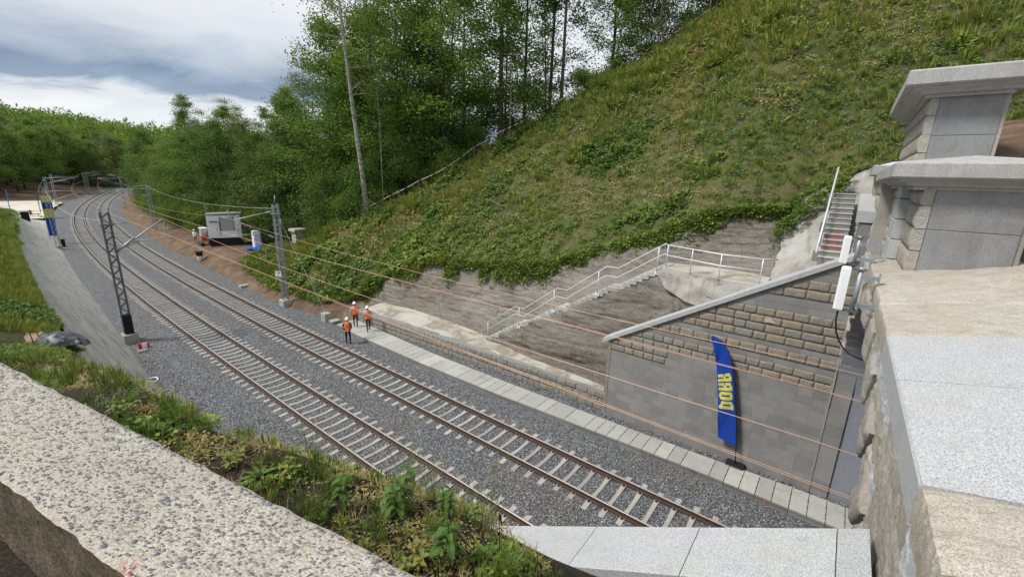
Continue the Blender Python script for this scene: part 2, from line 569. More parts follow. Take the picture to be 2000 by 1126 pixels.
def _bank(g):
    """smooth sprayed-concrete bank with long runs of water"""
    p = pos(g); q = g.rot(p, R(-139))
    a = g.noise(g.scale(q, (.30, 1.4, 1.4)), 1.2, 6, .62, 1.0); b = g.noise(p, 7, 6, .65); s = g.noise(g.scale(g.rot(p, R(-152)), (.35, 3.2, 1.8)), .8, 5, .6, .8)
    c = g.ramp(a, [(.3, (.40, .38, .345)), (.5, (.50, .485, .45)), (.72, (.58, .57, .535))])
    c = g.mix(g.ramp(s, [(.52, 0), (.62, .5)]), c, (.22, .205, .18))
    c = g.mix(g.ramp(b, [(.3, .4), (.45, 0)]), c, (.17, .155, .13))
    setc(g, c); bump(g, g.m('ADD', b, a), .7, .03)


M['bank'] = mat('bank_concrete', _bank)


def _ledge(g):
    p = pos(g)
    a = g.noise(p, .55, 5, .6, .7); b = g.noise(p, 12, 5, .65)
    c = g.ramp(a, [(.32, (.50, .48, .43)), (.50, (.44, .42, .37)), (.60, (.25, .215, .165)), (.72, (.40, .375, .33))])
    c = g.mix(g.ramp(b, [(.3, .4), (.5, 0)]), c, (.25, .225, .18))
    setc(g, c); bump(g, b, .5, .012)


M['ledge'] = mat('ledge_concrete', _ledge)


def _soil(g):
    p = pos(g)
    a = g.noise(p, .7, 6, .65, .5); b = g.noise(p, 9, 6, .7); v = g.vor(p, 6.0)
    c = g.ramp(a, [(.3, (.085, .055, .036)), (.5, (.15, .098, .062)), (.7, (.23, .165, .11))])
    c = g.mix(g.ramp(b, [(.3, .7), (.5, 0)]), c, (.045, .03, .022))
    c = g.mix(g.ramp(v, [(.06, .8), (.14, 0)]), c, (.40, .36, .30))
    setc(g, c); bump(g, g.m('ADD', a, b), 1.0, .08)


M['soil'] = mat('bare_soil', _soil)


def _mulch(g):
    p = pos(g)
    a = g.noise(p, 5, 6, .7, .6); b = g.noise(g.scale(p, (1, 3, 2)), 30, 5, .7, 1.5)
    c = g.ramp(b, [(.3, (.02, .015, .011)), (.5, (.07, .052, .036)), (.66, (.17, .135, .10)), (.8, (.34, .29, .23))])
    c = g.mix(g.ramp(a, [(.4, .5), (.6, 0)]), c, (.025, .018, .012))
    setc(g, c); bump(g, g.m('ADD', a, b), 1.0, .04)


M['mulch'] = mat('dark_mulch', _mulch)


def _turf(g):
    p = pos(g)
    a = g.noise(p, .16, 5, .6, .6); b = g.noise(p, 3.0, 6, .7, .4); f = g.noise(p, 22, 5, .7)
    c = g.ramp(a, [(.30, (.04, .068, .018)), (.48, (.085, .115, .028)), (.60, (.135, .145, .04)), (.74, (.18, .145, .08))])
    c = g.mix(g.ramp(b, [(.50, 0), (.64, .75)]), c, (.22, .17, .11))
    c = g.mix(g.ramp(f, [(.32, .7), (.5, 0)]), c, (.018, .022, .008))
    setc(g, c); bump(g, g.m('ADD', g.m('MULTIPLY', b, 2.0), f), 1.0, .10)


M['turf'] = mat('rough_turf', _turf)
M['forest_floor'] = mat('forest_floor', lambda g: (setc(g, g.ramp(g.noise(pos(g), .5, 6, .6), [(.3, (.018, .022, .010)), (.55, (.04, .045, .02)), (.75, (.085, .07, .045))]))))
M['far_wood'] = mat('wooded_hill', lambda g: (setc(g, g.ramp(g.noise(pos(g), .12, 6, .7), [(.35, (.012, .022, .008)), (.6, (.03, .055, .015))])), bump(g, g.noise(pos(g), .12, 6, .7), 1.0, 3.0)))


def _plaza(g):
    p = pos(g)
    c = g.ramp(g.noise(p, .12, 6, .6, .4), [(.35, (.43, .37, .29)), (.5, (.56, .52, .44)), (.7, (.63, .60, .53))])
    c = g.mix(g.ramp(g.noise(p, 2.0, 5, .7), [(.35, .35), (.5, 0)]), c, (.36, .29, .21))
    setc(g, c)


M['plaza'] = mat('pale_gravel_yard', _plaza)


def _aggregate(g):
    p = pos(g)
    sq = g.scale(g.rot(p, R(-175)), (1.0, 1.9, 1.4))
    v = g.n('ShaderNodeTexVoronoi', {'Vector': sq, 'Scale': 62.0}); v2 = g.n('ShaderNodeTexVoronoi', {'Vector': sq, 'Scale': 150.0})
    r1 = g.n('ShaderNodeSeparateColor', {0: v.outputs['Color']}).outputs[0]; r2 = g.n('ShaderNodeSeparateColor', {0: v2.outputs['Color']}).outputs[1]
    c = g.ramp(r1, [(0, (.17, .16, .15)), (.13, (.28, .26, .23)), (.2, (.45, .425, .37)), (.6, (.54, .515, .455)), (.9, (.63, .605, .545)), (.97, (.42, .32, .24))])
    c = g.mix(.35, c, g.ramp(r2, [(0, (.20, .18, .16)), (.35, (.52, .47, .39)), (1, (.72, .68, .60))]))
    c = g.mix(g.ramp(v.outputs['Distance'], [(.45, 0), (.75, .55)]), c, (.36, .31, .24))
    c = g.mix(g.ramp(g.noise(p, 2.2, 5, .65), [(.38, .5), (.62, 0)]), c, (.34, .31, .255))
    c = g.mix(g.ramp(g.noise(p, 7, 5, .7), [(.62, 0), (.72, .5)]), c, (.22, .21, .17))
    # a small smear of faded red paint
    gr = g.n('ShaderNodeVectorMath', {0: p, 1: tuple(PAINT)}, operation='DISTANCE').outputs['Value']
    f = g.m('MULTIPLY', g.ramp(gr, [(.02, .8), (.085, 0)]), g.ramp(g.noise(p, 45, 4, .8), [(.5, 0), (.56, 1)]))
    c = g.mix(f, c, (.50, .07, .09))
    setc(g, c); bump(g, g.m('ADD', g.m('SUBTRACT', 1.0, v.outputs['Distance']), g.noise(p, 120, 3, .7)), .9, .008)


PAINT = W(-6.05, -7.62, 9.1)
M['aggregate'] = mat('exposed_aggregate', _aggregate)
M['agg_chip'] = mat('dark_aggregate_stone', lambda g: (setc(g, g.mix(g.ramp(g.noise(pos(g), 70, 3, .7), [(.4, 0), (.7, .4)]), g.ramp(g.n('ShaderNodeAttribute', attribute_name='tint').outputs['Fac'], [(0, (.10, .105, .125)), (.5, (.16, .165, .185)), (.85, (.22, .21, .20)), (.93, (.38, .32, .25)), (1, (.42, .22, .12))]), (.30, .29, .28))), bump(g, g.noise(pos(g), 60, 4, .7), .6, .004)))
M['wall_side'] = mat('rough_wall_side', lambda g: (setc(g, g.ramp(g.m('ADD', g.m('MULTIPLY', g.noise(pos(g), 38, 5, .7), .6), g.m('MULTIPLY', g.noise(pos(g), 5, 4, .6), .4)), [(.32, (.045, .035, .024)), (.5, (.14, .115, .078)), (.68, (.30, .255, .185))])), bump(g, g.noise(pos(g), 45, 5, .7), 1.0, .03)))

M['rail_top'] = m_plain('polished_rail_head', (.46, .44, .42), .5, .6, .1)
M['rail_side'] = m_plain('rusty_rail_web', (.085, .055, .042), .8, .1, .4, 30)
M['clip'] = m_plain('dark_rail_clip', (.05, .038, .032), .7, .2)
M['galv'] = m_plain('galvanised_steel', (.33, .36, .39), .5, .45, .2, 8)
M['galv_dark'] = m_plain('weathered_steel', (.13, .145, .155), .6, .4, .3, 8)
M['rail_white'] = m_plain('pale_galvanised_tube', (.66, .68, .72), .4, .25, .06)
M['copper'] = m_plain('copper_wire', (.58, .36, .26), .55, .35, .1)
M['wire_pale'] = m_plain('pale_wire', (.60, .58, .48), .4, .4, .06)
M['white'] = m_plain('white_paint', (.78, .79, .80), .45, 0, .03)
M['offwhite'] = m_plain('grey_white_panel', (.78, .79, .82), .5, 0, .05, 3)
M['grey_panel'] = m_plain('grey_panel', (.36, .38, .42), .5, 0, .08, 3)
M['black'] = m_plain('black_plastic', (.018, .018, .02), .5, 0, .2)
M['tar'] = m_plain('black_tar_coat', (.012, .012, .014), .6, 0, .3)
M['blue'] = m_plain('blue_fabric', (.012, .055, .36), .55, 0, .12, 4)
M['blue_pale'] = m_plain('pale_blue_fabric', (.05, .17, .62), .6, 0, .15, 4)
M['yellow'] = m_plain('yellow_print', (.62, .60, .10), .6, 0, .08)
M['orange'] = m_plain('orange_vest', (.92, .17, .035), .65, 0, .08, 12)
M['reflect'] = m_plain('reflective_band', (.85, .40, .22), .4, 0, .05)
M['navy'] = m_plain('dark_navy_cloth', (.022, .026, .045), .8, 0, .2)
M['blackcloth'] = m_plain('black_cloth', (.014, .014, .016), .8, 0, .2)
M['shirt'] = m_plain('pale_blue_shirt', (.42, .48, .62), .7, 0, .08)
M['grey_cloth'] = m_plain('grey_work_cloth', (.20, .21, .23), .8, 0, .15)
M['skin'] = m_plain('skin', (.50, .28, .19), .55, 0, .05)
M['hair'] = m_plain('dark_hair', (.03, .02, .015), .7, 0, .1)
M['red'] = m_plain('red_paint', (.42, .05, .04), .6, 0, .15)
M['redcloth'] = m_plain('red_cloth', (.55, .03, .06), .7, 0, .1)
M['wood'] = m_plain('weathered_wood', (.26, .19, .125), .8, 0, .3, 15)
M['blue_tarp'] = m_plain('blue_tarpaulin', (.015, .09, .50), .5, 0, .15, 6)
M['tarp'] = mat('grey_tarpaulin', lambda g: (setc(g, g.ramp(g.noise(pos(g), 2.2, 4, .6), [(.42, (.02, .022, .026)), (.54, (.06, .066, .078)), (.66, (.26, .28, .31))])), g.P.inputs['Roughness'].__setattr__('default_value', .38), bump(g, g.noise(pos(g), 5, 4, .6, 1.2), .8, .03)))
M['dead_fern'] = m_plain('dead_fern', (.34, .13, .05), .8, 0, .25)


def _bark(name, a, b_, ring=0.0):
    def f(g):
        p = g.n('ShaderNodeTexCoord').outputs['Object']
        n = g.noise(g.scale(p, (6, 6, 1.2)), 2.0, 5, .65)
        c = g.ramp(n, [(.32, a), (.62, b_)])
        if ring:
            n2 = g.noise(g.scale(p, (1, 1, 7)), 1.1, 4, .7)
            c = g.mix(g.ramp(n2, [(.56, 0), (.62, ring)]), c, (.06, .055, .05))
        setc(g, c); bump(g, n, .8, .03)
    return mat(name, f)


M['bark'] = _bark('dark_bark', (.028, .024, .019), (.105, .092, .074))
M['bark_pale'] = _bark('pale_bark', (.20, .19, .165), (.42, .40, .35), .8)
M['twig'] = m_plain('dry_twig', (.25, .19, .13), .8, 0, .35, 12)
G1 = [(0, (.034, .075, .018)), (.35, (.068, .14, .030)), (.65, (.115, .21, .038)), (1, (.19, .28, .055))]
G2 = [(0, (.062, .12, .020)), (.4, (.13, .22, .034)), (.75, (.20, .30, .045)), (1, (.28, .35, .07))]
G3 = [(0, (.07, .092, .034)), (.4, (.125, .165, .055)), (.75, (.19, .225, .08)), (1, (.25, .27, .12))]
M['leaf_dark'] = m_leaf('dark_leaves', G1)
M['leaf_mid'] = m_leaf('mid_green_leaves', G2)
M['leaf_olive'] = m_leaf('olive_leaves', G3)
M['cover'] = m_leaf('ground_cover_leaves', [(0, (.040, .085, .016)), (.25, (.075, .145, .025)), (.45, (.13, .20, .035)), (.60, (.25, .29, .05)), (.74, (.34, .31, .08)), (.86, (.30, .215, .11)), (1, (.42, .33, .21))], .2)
M['weed'] = m_leaf('weed_leaves', [(0, (.020, .05, .012)), (.3, (.055, .12, .022)), (.55, (.11, .19, .035)), (.72, (.17, .20, .05)), (.86, (.25, .235, .05)), (1, (.24, .13, .05))], .2)

# ------------------------------------------------------------------ THE SETTING
# track bed
def bl_left(s):
    return np.interp(s, [-14, 10, 16, 24, 38, 57, 80, 112, 130, 160, 300], [-3.4, -3.4, -3.3, -2.95, -2.5, -2.3, -2.1, -2.7, -3.6, -3.8, -3.8])


def bl_right(s):
    return np.interp(s, [-30, 18.9, 19.4, 22, 27, 37, 50, 65, 95, 120, 174, 300], [9.1, 9.1, 8.7, 7.9, 7.0, 7.2, 7.7, 7.3, 7.6, 8.2, 8.4, 8.5])


def make_bed():
    S = np.concatenate([np.arange(-30, 40, .35), np.arange(40, 310, 1.2)])
    t = np.linspace(0, 1, 60)
    L = bl_left(S)[:, None] - .25; Rr = bl_right(S)[:, None] + .25
    o = L + (Rr - L) * t
    s = np.repeat(S[:, None], 60, 1)
    # sleepers' cribs lie low, shoulders and the six-foot lie slightly proud
    d1 = np.abs(o - .7525); d2 = np.abs(o - 4.5825)
    dm = np.minimum(d1, d2)
    z = -.250 + .058 * np.clip((dm - .55) / .5, 0, 1) + .005 * np.clip((dm - 1.35) / .5, 0, 1) * (1 - .6 * np.clip((dm - 2.3) / .8, 0, 1)) + .028 * (fbm(s * 1.7, o * 1.7, 3) - .5)
    z = np.where((o < -2.0) | (o > 7.3), z - .05 * np.clip(np.maximum(-2.0 - o, o - 7.3), 0, 3), z)
    V = P(s, o, z)
    rust = np.exp(-((dm - .75) / .42) ** 2) * (.55 + .45 * fbm(s * .5, o, 12)) + .5 * np.exp(-((o - 2.65) / .6) ** 2) * (fbm(s * .25, o * .5, 13) > .5)
    tf = (rust[:-1, :-1] + rust[1:, 1:]).ravel() / 2
    obj('track_bed_ballast', V.reshape(-1, 3), gridF(*s.shape), M['ballast'], smooth=True, kind='structure', tint=tf)


make_bed()

# ground sheet out to the horizon, well below the built terrain
def ground_height(x, y):
    """wooded country beyond the line: a hill closing the view"""
    d = np.hypot(x, y)
    a = np.degrees(np.arctan2(x, y))
    h = 27 * np.clip((d - 265) / 190, 0, 1) ** 1.1
    h = h * (1 + .20 * np.sin(a * .13 + 1.1) + .10 * np.sin(a * .35)) + np.clip((d - 480) / 1500, 0, 1) * 20
    return h


def make_ground():
    r = np.concatenate([np.linspace(0, 240, 14), np.linspace(262, 700, 34), np.linspace(800, 5500, 14)])
    a = np.linspace(0, 2 * math.pi, 121)
    Rr, A = np.meshgrid(r, a, indexing='ij')
    x = Rr * np.sin(A); y = Rr * np.cos(A)
    z = ground_height(x, y) - 2.6 + 2.2 * (fbm(x / 60, y / 60, 5) - .5) * np.clip(Rr / 240, 0, 1)
    obj('forest_hills', np.stack([x, y, z], -1).reshape(-1, 3), gridF(*x.shape)[:, ::-1], M['far_wood'], smooth=True, kind='structure')


make_ground()

# --- right-hand side profiles
def lin(a):
    a = sorted(a); s = [q[0] for q in a]
    return lambda t, i: np.interp(t, s, [q[i] for q in a])


LEDGE_BACK = lin([(-9, 9.7, .95), (-.5, 9.75, .93), (3.8, 9.95, .93), (8, 10.6, .98), (11.6, 11.0, 1.02), (15.7, 11.05, 1.05), (18.0, 10.8, 1.0), (19.6, 9.6, .6)])
ROCK_TOP = lin([(-9, 16.2, 11.6), (-8, 15.8, 11.2), (-6.2, 15.2, 9.9), (-5.6, 13.9, 9.35), (-4, 13.4, 9.2), (-2.6, 13.3, 9.0), (-1.3, 13.0, 8.2), (1, 13.35, 7.2), (2.2, 13.75, 6.85), (5.2, 13.3, 5.6), (8.5, 13.0, 5.1), (12.3, 12.75, 4.6), (15.8, 12.55, 4.3), (18.2, 12.2, 3.5), (19.8, 11.6, 2.4), (21.2, 10.4, 1.0)])
# stair: 35 risers of .17, tread .26, three double treads
RISE, TREAD = .17, .262
STEPS = []           # (s_front, s_back, z_top)
_s = 7.85; _z = .98
for i in range(35):
    w = TREAD * (2 if i in (8, 17, 26) else 1)
    _z += RISE
    STEPS.append((_s, _s - w, _z)); _s -= w
STAIR_TOP_S, STAIR_TOP_Z = _s, _z
SO0, SO1 = 10.45, 11.35


def z_stair(s):
    xs = [a[0] for a in STEPS][::-1]; zs = [a[2] for a in STEPS][::-1]
    return np.interp(s, xs, zs)


def rockdisp(amp=.16, seed=2, fx=.9, fz=3.2):
    def f(S, o, z, T):
        edge = np.clip(np.minimum(T - T.min(), T.max() - T) * 4, 0, 1)
        warp = fbm(S * .25, o * .3, seed + 9, 3)
        ph = (z + warp * 1.1 + .05 * S) * fz
        lay = vn(np.floor(ph) * 3.7 + S * .55, np.floor(ph), seed + 5) - .5
        fr_ = ph - np.floor(ph)
        strata = .9 * lay + .35 * np.clip(.22 - fr_, 0, 1) / .22 + .3 * (fbm(S * 3.5, z * 9, seed + 7, 3) - .5)
        n = (fbm(S * fx, z * 2.2 + o, seed + 3, 5) - .5) * 1.3 - strata * .7 + .1
        return amp * n * edge
    return f


# rock face behind the stair and ledge
st = []
for s in (21.2, 20.4, 19.6, 18.2, 16, 14, 12, 10, 8.4):
    st.append((s, [(float(LEDGE_BACK(min(s, 19.6), 1)) + (.15 if s < 19 else .5), -.25 if s > 19 else .8), (float(ROCK_TOP(s, 1)), float(ROCK_TOP(s, 2)))]))
for s in (7.2, 5, 3, 1, -1):
    st.append((s, [(SO1 - .1, float(z_stair(s)) - .25), (float(ROCK_TOP(s, 1)), float(ROCK_TOP(s, 2)))]))
for s, o, z in ((-2.4, 11.7, 6.9), (-4, 11.75, 6.8), (-5.2, 11.6, 6.8), (-5.9, 11.2, 6.9), (-7.0, 10.4, 7.7), (-8.45, 9.4, 7.9)):
    st.append((s, [(o, z - .1), (float(ROCK_TOP(s, 1)), float(ROCK_TOP(s, 2)))]))
st.sort()
ROCK_ST = st
loft('rock_face', st, .09, 100, M['shot'], rockdisp(.20, 2), smin=-5.9, frame=W)
loft('chute_slope', st, .12, 60, M['shot_pale'], rockdisp(.14, 12, .7, .7), smax=-5.9, frame=W)

# rock in front of the stair, down to the ledge and behind the wing wall
st = []
for s in (7.9, 6, 4, 2, 0, -1.6):
    zb = float(LEDGE_BACK(s, 2)) - .2
    zt = float(z_stair(s)) - .12
    ob = float(LEDGE_BACK(s, 1)) - .05
    st.append((s, [(min(ob, SO0 - .15), zb), ((ob * .45 + SO0 * .55) - .05, zb + (zt - zb) * .62), (SO0 + .08, zt - .02)]))
LAND_O = lin([(-2.2, 10.35), (-3.3, 9.95), (-4.4, 9.55), (-5.6, 9.55), (-9, 9.55)])
for s in (-2.4, -3.3, -4.4, -5.6, -7, -8.45):
    st.append((s, [(9.35, 1.0), (float(LAND_O(s, 1)) - .42, 4.6), (float(LAND_O(s, 1)) + .0, 6.62)]))
st.sort()
loft('lower_rock_face', st, .10, 34, M['shot'], rockdisp(.24, 31, .6, 1.3), frame=W)
# pale sprayed patch under the landing
loft('pale_sprayed_patch', [(-6.6, [(9.0, 5.75), (9.62, 6.86)]), (-4.4, [(9.16, 5.7), (9.60, 6.84)]), (-3.3, [(9.55, 5.8), (9.98, 6.84)]), (-2.3, [(9.98, 6.1), (10.42, 6.84)]), (-1.75, [(10.42, 6.62), (10.49, 6.74)])], .12, 10, M['shot_pale'], lambda S, o, z, T: .0 + .42 * (fbm(S * 1.6, z * 2.2, 8, 5) - .5) * np.clip((1 - T) * 4, 0, 1) + .06 * (fbm(S * 7, z * 7, 9, 3) - .5), frame=W)
# ledge
S_, T_ = np.meshgrid(np.arange(-.6, 18.6, .15), np.linspace(0, 1, 14), indexing='ij')
ob = LEDGE_BACK(S_, 1) + .3; of = np.interp(S_, [-1, 0, 8, 17, 18.6], [9.32, 9.32, 9.12, 8.78, 9.0])
V = W(S_, of + (ob - of) * T_, .87 + .10 * T_ + .03 * (fbm(S_ * 2, T_ * 6, 4) - .5))
obj('concrete_ledge', V.reshape(-1, 3), gridF(*S_.shape), M['ledge'], smooth=True, kind='structure')
# landing slab
LV = [(-2.0, 10.35), (-3.3, 9.95), (-4.4, 9.55), (-5.9, 9.55), (-5.9, 11.4), (-5.2, 11.8), (-3.8, 11.95), (-2.0, 11.5)]
n = len(LV)
VV = [W(a, b, 6.90) for a, b in LV] + [W(a, b, 6.66) for a, b in LV]
oneobj('landing_slab', '', '', VV, [tuple(range(n))[::-1], tuple(range(n, 2 * n))] + [(i, (i + 1) % n, n + (i + 1) % n, n + i) for i in range(n)], M['ledge'], kind='structure')

# grass slope
CREST = lin([(-45, 98, 78), (-8, 49.5, 38.6), (3, 37.5, 25.8), (8.7, 31, 20.3), (13.9, 25.8, 15.9), (18.7, 21.3, 12.3), (20.4, 19.1, 10.2), (26, 15.3, 6.9), (29, 14.2, 5.4), (33, 14.2, 4.0), (38, 16.2, 2.4), (42, 17.6, 1.8), (47, 18.8, 1.3)])
LOWG = lin([(-45, 16.4, 12.2), (-9, 16.1, 11.5), (-8, 15.7, 11.15), (-6.2, 15.1, 9.85), (-5.6, 13.8, 9.3), (-4, 13.3, 9.15), (-2.6, 13.2, 8.95), (-1.3, 12.9, 8.15), (1, 13.25, 7.15), (2.2, 13.65, 6.8), (5.2, 13.2, 5.55), (8.5, 12.9, 5.05), (12.3, 12.65, 4.55), (15.8, 12.45, 4.25), (18.2, 12.1, 3.45), (19.8, 11.5, 2.35), (21.2, 10.3, .95), (23.8, 9.2, .55), (30, 8.8, .55), (37, 9.6, .85), (42, 11.0, 1.0), (47, 15.0, 1.15)])


def slope_uv(S, T):
    ol, zl = LOWG(S, 1), LOWG(S, 2); oc, zc = CREST(S, 1), CREST(S, 2)
    o = ol + (oc - ol) * T
    z = zl + (zc - zl) * T
    L = oc - ol
    bulge = .9 * np.sin(np.pi * np.clip(T, 0, 1)) * np.clip(L / 20, .15, 1)
    lump = 1.5 * (fbm(S * .16 + 9, o * .16, 21, 4) - .5) + .5 * (fbm(S * .8, o * .8, 22, 3) - .5)
    w = np.clip(np.minimum(T, 1 - T) * L / 2.0, 0, 1)
    return o, z + (bulge + lump) * w - .02


def surf_slope(S, T):
    o, z = slope_uv(S, T)
    return W(S, o, z)


S_, T_ = np.meshgrid(np.concatenate([np.arange(-45, -14, 1.5), np.arange(-14, 47.01, .3)]), np.linspace(0, 1, 110), indexing='ij')
obj('grass_slope', surf_slope(S_, T_).reshape(-1, 3), gridF(*S_.shape), M['turf'], smooth=True, kind='structure')
# woodland floor behind the crest
S_, T_ = np.meshgrid(np.arange(-45, 47.01, 1.0), np.linspace(0, 1, 26), indexing='ij')
oc, zc = CREST(S_, 1), CREST(S_, 2)
dd = T_ ** 1.5 * 90
V = W(S_, oc + dd, zc - .02 - dd * .30 * np.clip(zc / 14, .1, 1.0))
obj('woodland_floor', V.reshape(-1, 3), gridF(*S_.shape), M['forest_floor'], smooth=True, kind='structure')
# soil bench right of the line
st = [(19.3, [(8.4, -.3), (8.9, -.1), (9.7, .3), (10.8, .9), (11.5, 1.6), (12, 2)]),
      (22, [(7.7, -.3), (8.3, .15), (9.5, .75), (10.5, 1.0), (14, 1.2), (30, 1.2)]),
      (27, [(6.85, -.3), (7.6, .25), (8.9, .62), (10.5, .9), (14, 1.0), (30, 1.1)]),
      (37, [(7.0, -.3), (7.8, .35), (9.8, .85), (11.5, .95), (14, 1.0), (40, 1.1)]),
      (50, [(7.5, -.3), (8.6, .5), (10, .9), (13, 1.0), (20, 1.1), (60, 1.3)]),
      (65, [(7.1, -.3), (8.2, .5), (9.3, .85), (11, .95), (20, 1.2), (80, 2)]),
      (95, [(7.4, -.3), (8.3, .1), (9.2, .5), (10.5, .9), (20, 1.4), (90, 4)]),
      (140, [(8.0, -.3), (8.8, 0), (9.6, .3), (11, .8), (20, 1.6), (100, 6)]),
      (320, [(8.2, -.3), (9, 0), (10, .4), (12, .9), (24, 2), (110, 8)])]
loft('bare_soil_bench', st, .6, 7, M['soil'], lambda S, o, z, T: .10 * (fbm(S * .8, o * .8, 41) - .5) * np.clip(T, 0, 1), smin=19.3, smax=320)
# gravel between the walkway and the walls
S_, T_ = np.meshgrid(np.arange(-24, 18.5, .3), np.linspace(0, 1, 8), indexing='ij')
V = W(S_, 8.0 + 1.6 * T_, -.03 + .04 * (fbm(S_ * 3, T_ * 9, 2) - .5))
obj('gravel_strip', V.reshape(-1, 3), gridF(*S_.shape), M['ballast'], smooth=True, kind='structure')

# --- left-hand side
LIP = lin([(-24, -6.3, 6.6), (-7.6, -6.3, 6.6), (-6.95, -6.3, 8.2), (-6.75, -6.32, 8.5), (-6.1, -6.24, 8.5), (-5, -6.6, 8.5), (-4, -6.87, 8.5), (-2.6, -7.0, 8.42), (0, -7.3, 7.95), (5, -7.2, 6.45), (10, -6.95, 5.15), (14.5, -6.4, 4.0), (16.5, -6.0, 3.4)])
BANKTOP = lin([(1, -7.25, 7.3), (5, -7.15, 6.25), (10, -6.9, 5.0), (14.5, -6.35, 3.95), (17.0, -5.85, 3.6), (24, -5.9, 3.5), (30, -5.8, 3.4), (60, -5.75, 3.2), (85, -6.2, 3.0), (100, -6.7, 2.0), (110, -6.9, .5)])
st = []
for s in (-24, -8.3, -7.6, -7.4, -6.95, -6.6, -6.1, -5, -4, -2.6, -.55, 0, 2.5, 5, 7.5, 10, 12.5, 14.5, 16.5):
    lo, lz = float(LIP(s, 1)), float(LIP(s, 2))
    tz = float(bl_left(s))
    drop = 0.16 * max(0, min(1, (5 - s) / 8))
    if s <= -.5:
        zc = 7.55 - .602 * (s + 8.2) if s > -7.5 else 6.4
        a, b = (-3.95, -.4), (-4.22, zc - .16)
    else:
        a, b = (tz - .8, -.6), ((tz + lo) / 2 - .75, lz * .5 - .5)
    st.append((s, [a, b, (lo, lz), (lo - 1.1, lz + .05 - drop * 0 + (.22 if s > 2 else .02)), (lo - 3.5, lz + (1.0 if s > 2 else 0) + (.75 if s > 8 else 0)), (-40, 10.5)]))
st.append((19.0, [(q_[0], q_[1] - (0 if i_ == 0 else 1.6)) for i_, q_ in enumerate(st[-1][1])]))
loft('weedy_embankment', st, .22, 8, M['mulch'], lambda S, o, z, T: .18 * (fbm(S * 1.4, o * 1.4 + z, 51) - .5))
st = []
for s in (.2, 5, 10, 14.5, 17, 20, 24, 30, 38, 48, 60, 72, 85, 100, 110):
    st.append((s, [(float(bl_left(s)) + .12, -.38), (float(BANKTOP(s, 1)), float(BANKTOP(s, 2)))]))
loft('sprayed_concrete_bank', st, .35, 22, M['bank'], lambda S, o, z, T: .06 * (fbm(S * .9, z * 1.4, 61) - .5))
st = []
for s in (13.0, 15.5, 18, 22, 28, 36, 50, 65, 80, 92, 102, 110):
    bo, bz = float(BANKTOP(s, 1)), float(BANKTOP(s, 2))
    up = np.interp(s, [15, 22, 80, 95, 110], [1.0, 1.0, .9, .45, .02])
    bz -= 1.3 if s < 14 else 0
    st.append((s, [(bo - .02, bz - .2), (bo - .6, bz + .28 * up), (bo - 3, bz + 1.7 * up), (bo - 10, bz + 4.2 * up), (-60, max(.5, 8 * up))]))
LEFTG = st
loft('left_grass_bank', st, .5, 9, M['turf'], lambda S, o, z, T: .22 * (fbm(S * .9, o * .9, 71) - .5))
# level yard and the ground left of the line further out
S_, T_ = np.meshgrid(np.arange(100, 320, 2.0), np.linspace(0, 1, 40), indexing='ij')
ol = bl_left(S_) + .15
o_ = ol - T_ ** 1.3 * 120
z_ = -.36 + .42 * np.clip((ol - o_ - .6) / 2.0, 0, 1) + np.clip((S_ - 172) / 60, 0, 1) * np.clip((ol - o_ - 4) / 30, 0, 1) * 5 + .1 * (fbm(S_ * .2, o_ * .2, 5) - .5)
obj('left_ground', P(S_, o_, z_).reshape(-1, 3), gridF(*S_.shape), M['soil'], smooth=True, kind='structure')
S_, T_ = np.meshgrid(np.arange(112, 168, 1.5), np.linspace(0, 1, 16), indexing='ij')
o_ = -4.0 - (S_ > 160) * 2 - T_ * 34
obj('gravel_yard', P(S_, o_, .17 + 0 * S_).reshape(-1, 3), gridF(*S_.shape), M['plaza'], kind='structure')

# backfill behind the portal
st = [(-40, [(-40, 9.5), (-6, 8.5), (2.6, 8.6), (6.5, 11.0), (12, 12.0), (17.5, 13)]),
      (-12, [(-40, 9.5), (-6, 8.5), (2.6, 8.6), (6.5, 11.0), (12, 12.0), (17.5, 13)]),
      (-10.3, [(-40, 9.3), (-6, 8.4), (2.6, 8.5), (6.5, 10.7), (12, 11.5), (17.5, 12.4)])]
loft('portal_backfill', st, .4, 12, M['soil'], lambda S, o, z, T: .2 * (fbm(S * .8, o * .8, 91) - .5), frame=W)

# ------------------------------------------------------------------ RAILWAY TRACKS
def sleeper_mesh():
    # trapezoid cross-sections along the sleeper; y = across the track
    ys = np.array([-1.30, -1.28, -1.0, -.75, -.52, -.25, 0, .25, .52, .75, 1.0, 1.28, 1.30])
    top = np.array([-.210, -.192, -.178, -.172, -.190, -.218, -.226, -.218, -.190, -.172, -.178, -.192, -.210])
    wt = np.array([.16, .18, .18, .17, .16, .135, .13, .135, .16, .17, .18, .18, .16]) / 2
    wb = wt + .045
    V = []; F = []
    for y, t, a, b in zip(ys, top, wt, wb):
        V += [(-b, y, -.36), (-a, y, t), (a, y, t), (b, y, -.36)]
    for i in range(len(ys) - 1):
        for j in range(3):
            F.append((i * 4 + j, i * 4 + j + 1, i * 4 + 5 + j, i * 4 + 4 + j))
    F.append((3, 2, 1, 0)); k = (len(ys) - 1) * 4; F.append((k, k + 1, k + 2, k + 3))
    m = [0] * len(F)
    n0 = len(V)
    for y in (-.7525, .7525):
        for sgn in (-1, 1):
            yc = y + sgn * .115
            for dx in (0,):
                a = len(V)
                for zz, h in ((-.18, .055), (-.145, .035)):
                    V += [(-h, yc - .045, zz), (h, yc - .045, zz), (h, yc + .045, zz), (-h, yc + .045, zz)]
                for f in BOXF:
                    F.append(tuple(a + q for q in f)); m.append(1)
    return np.array(V), F, m


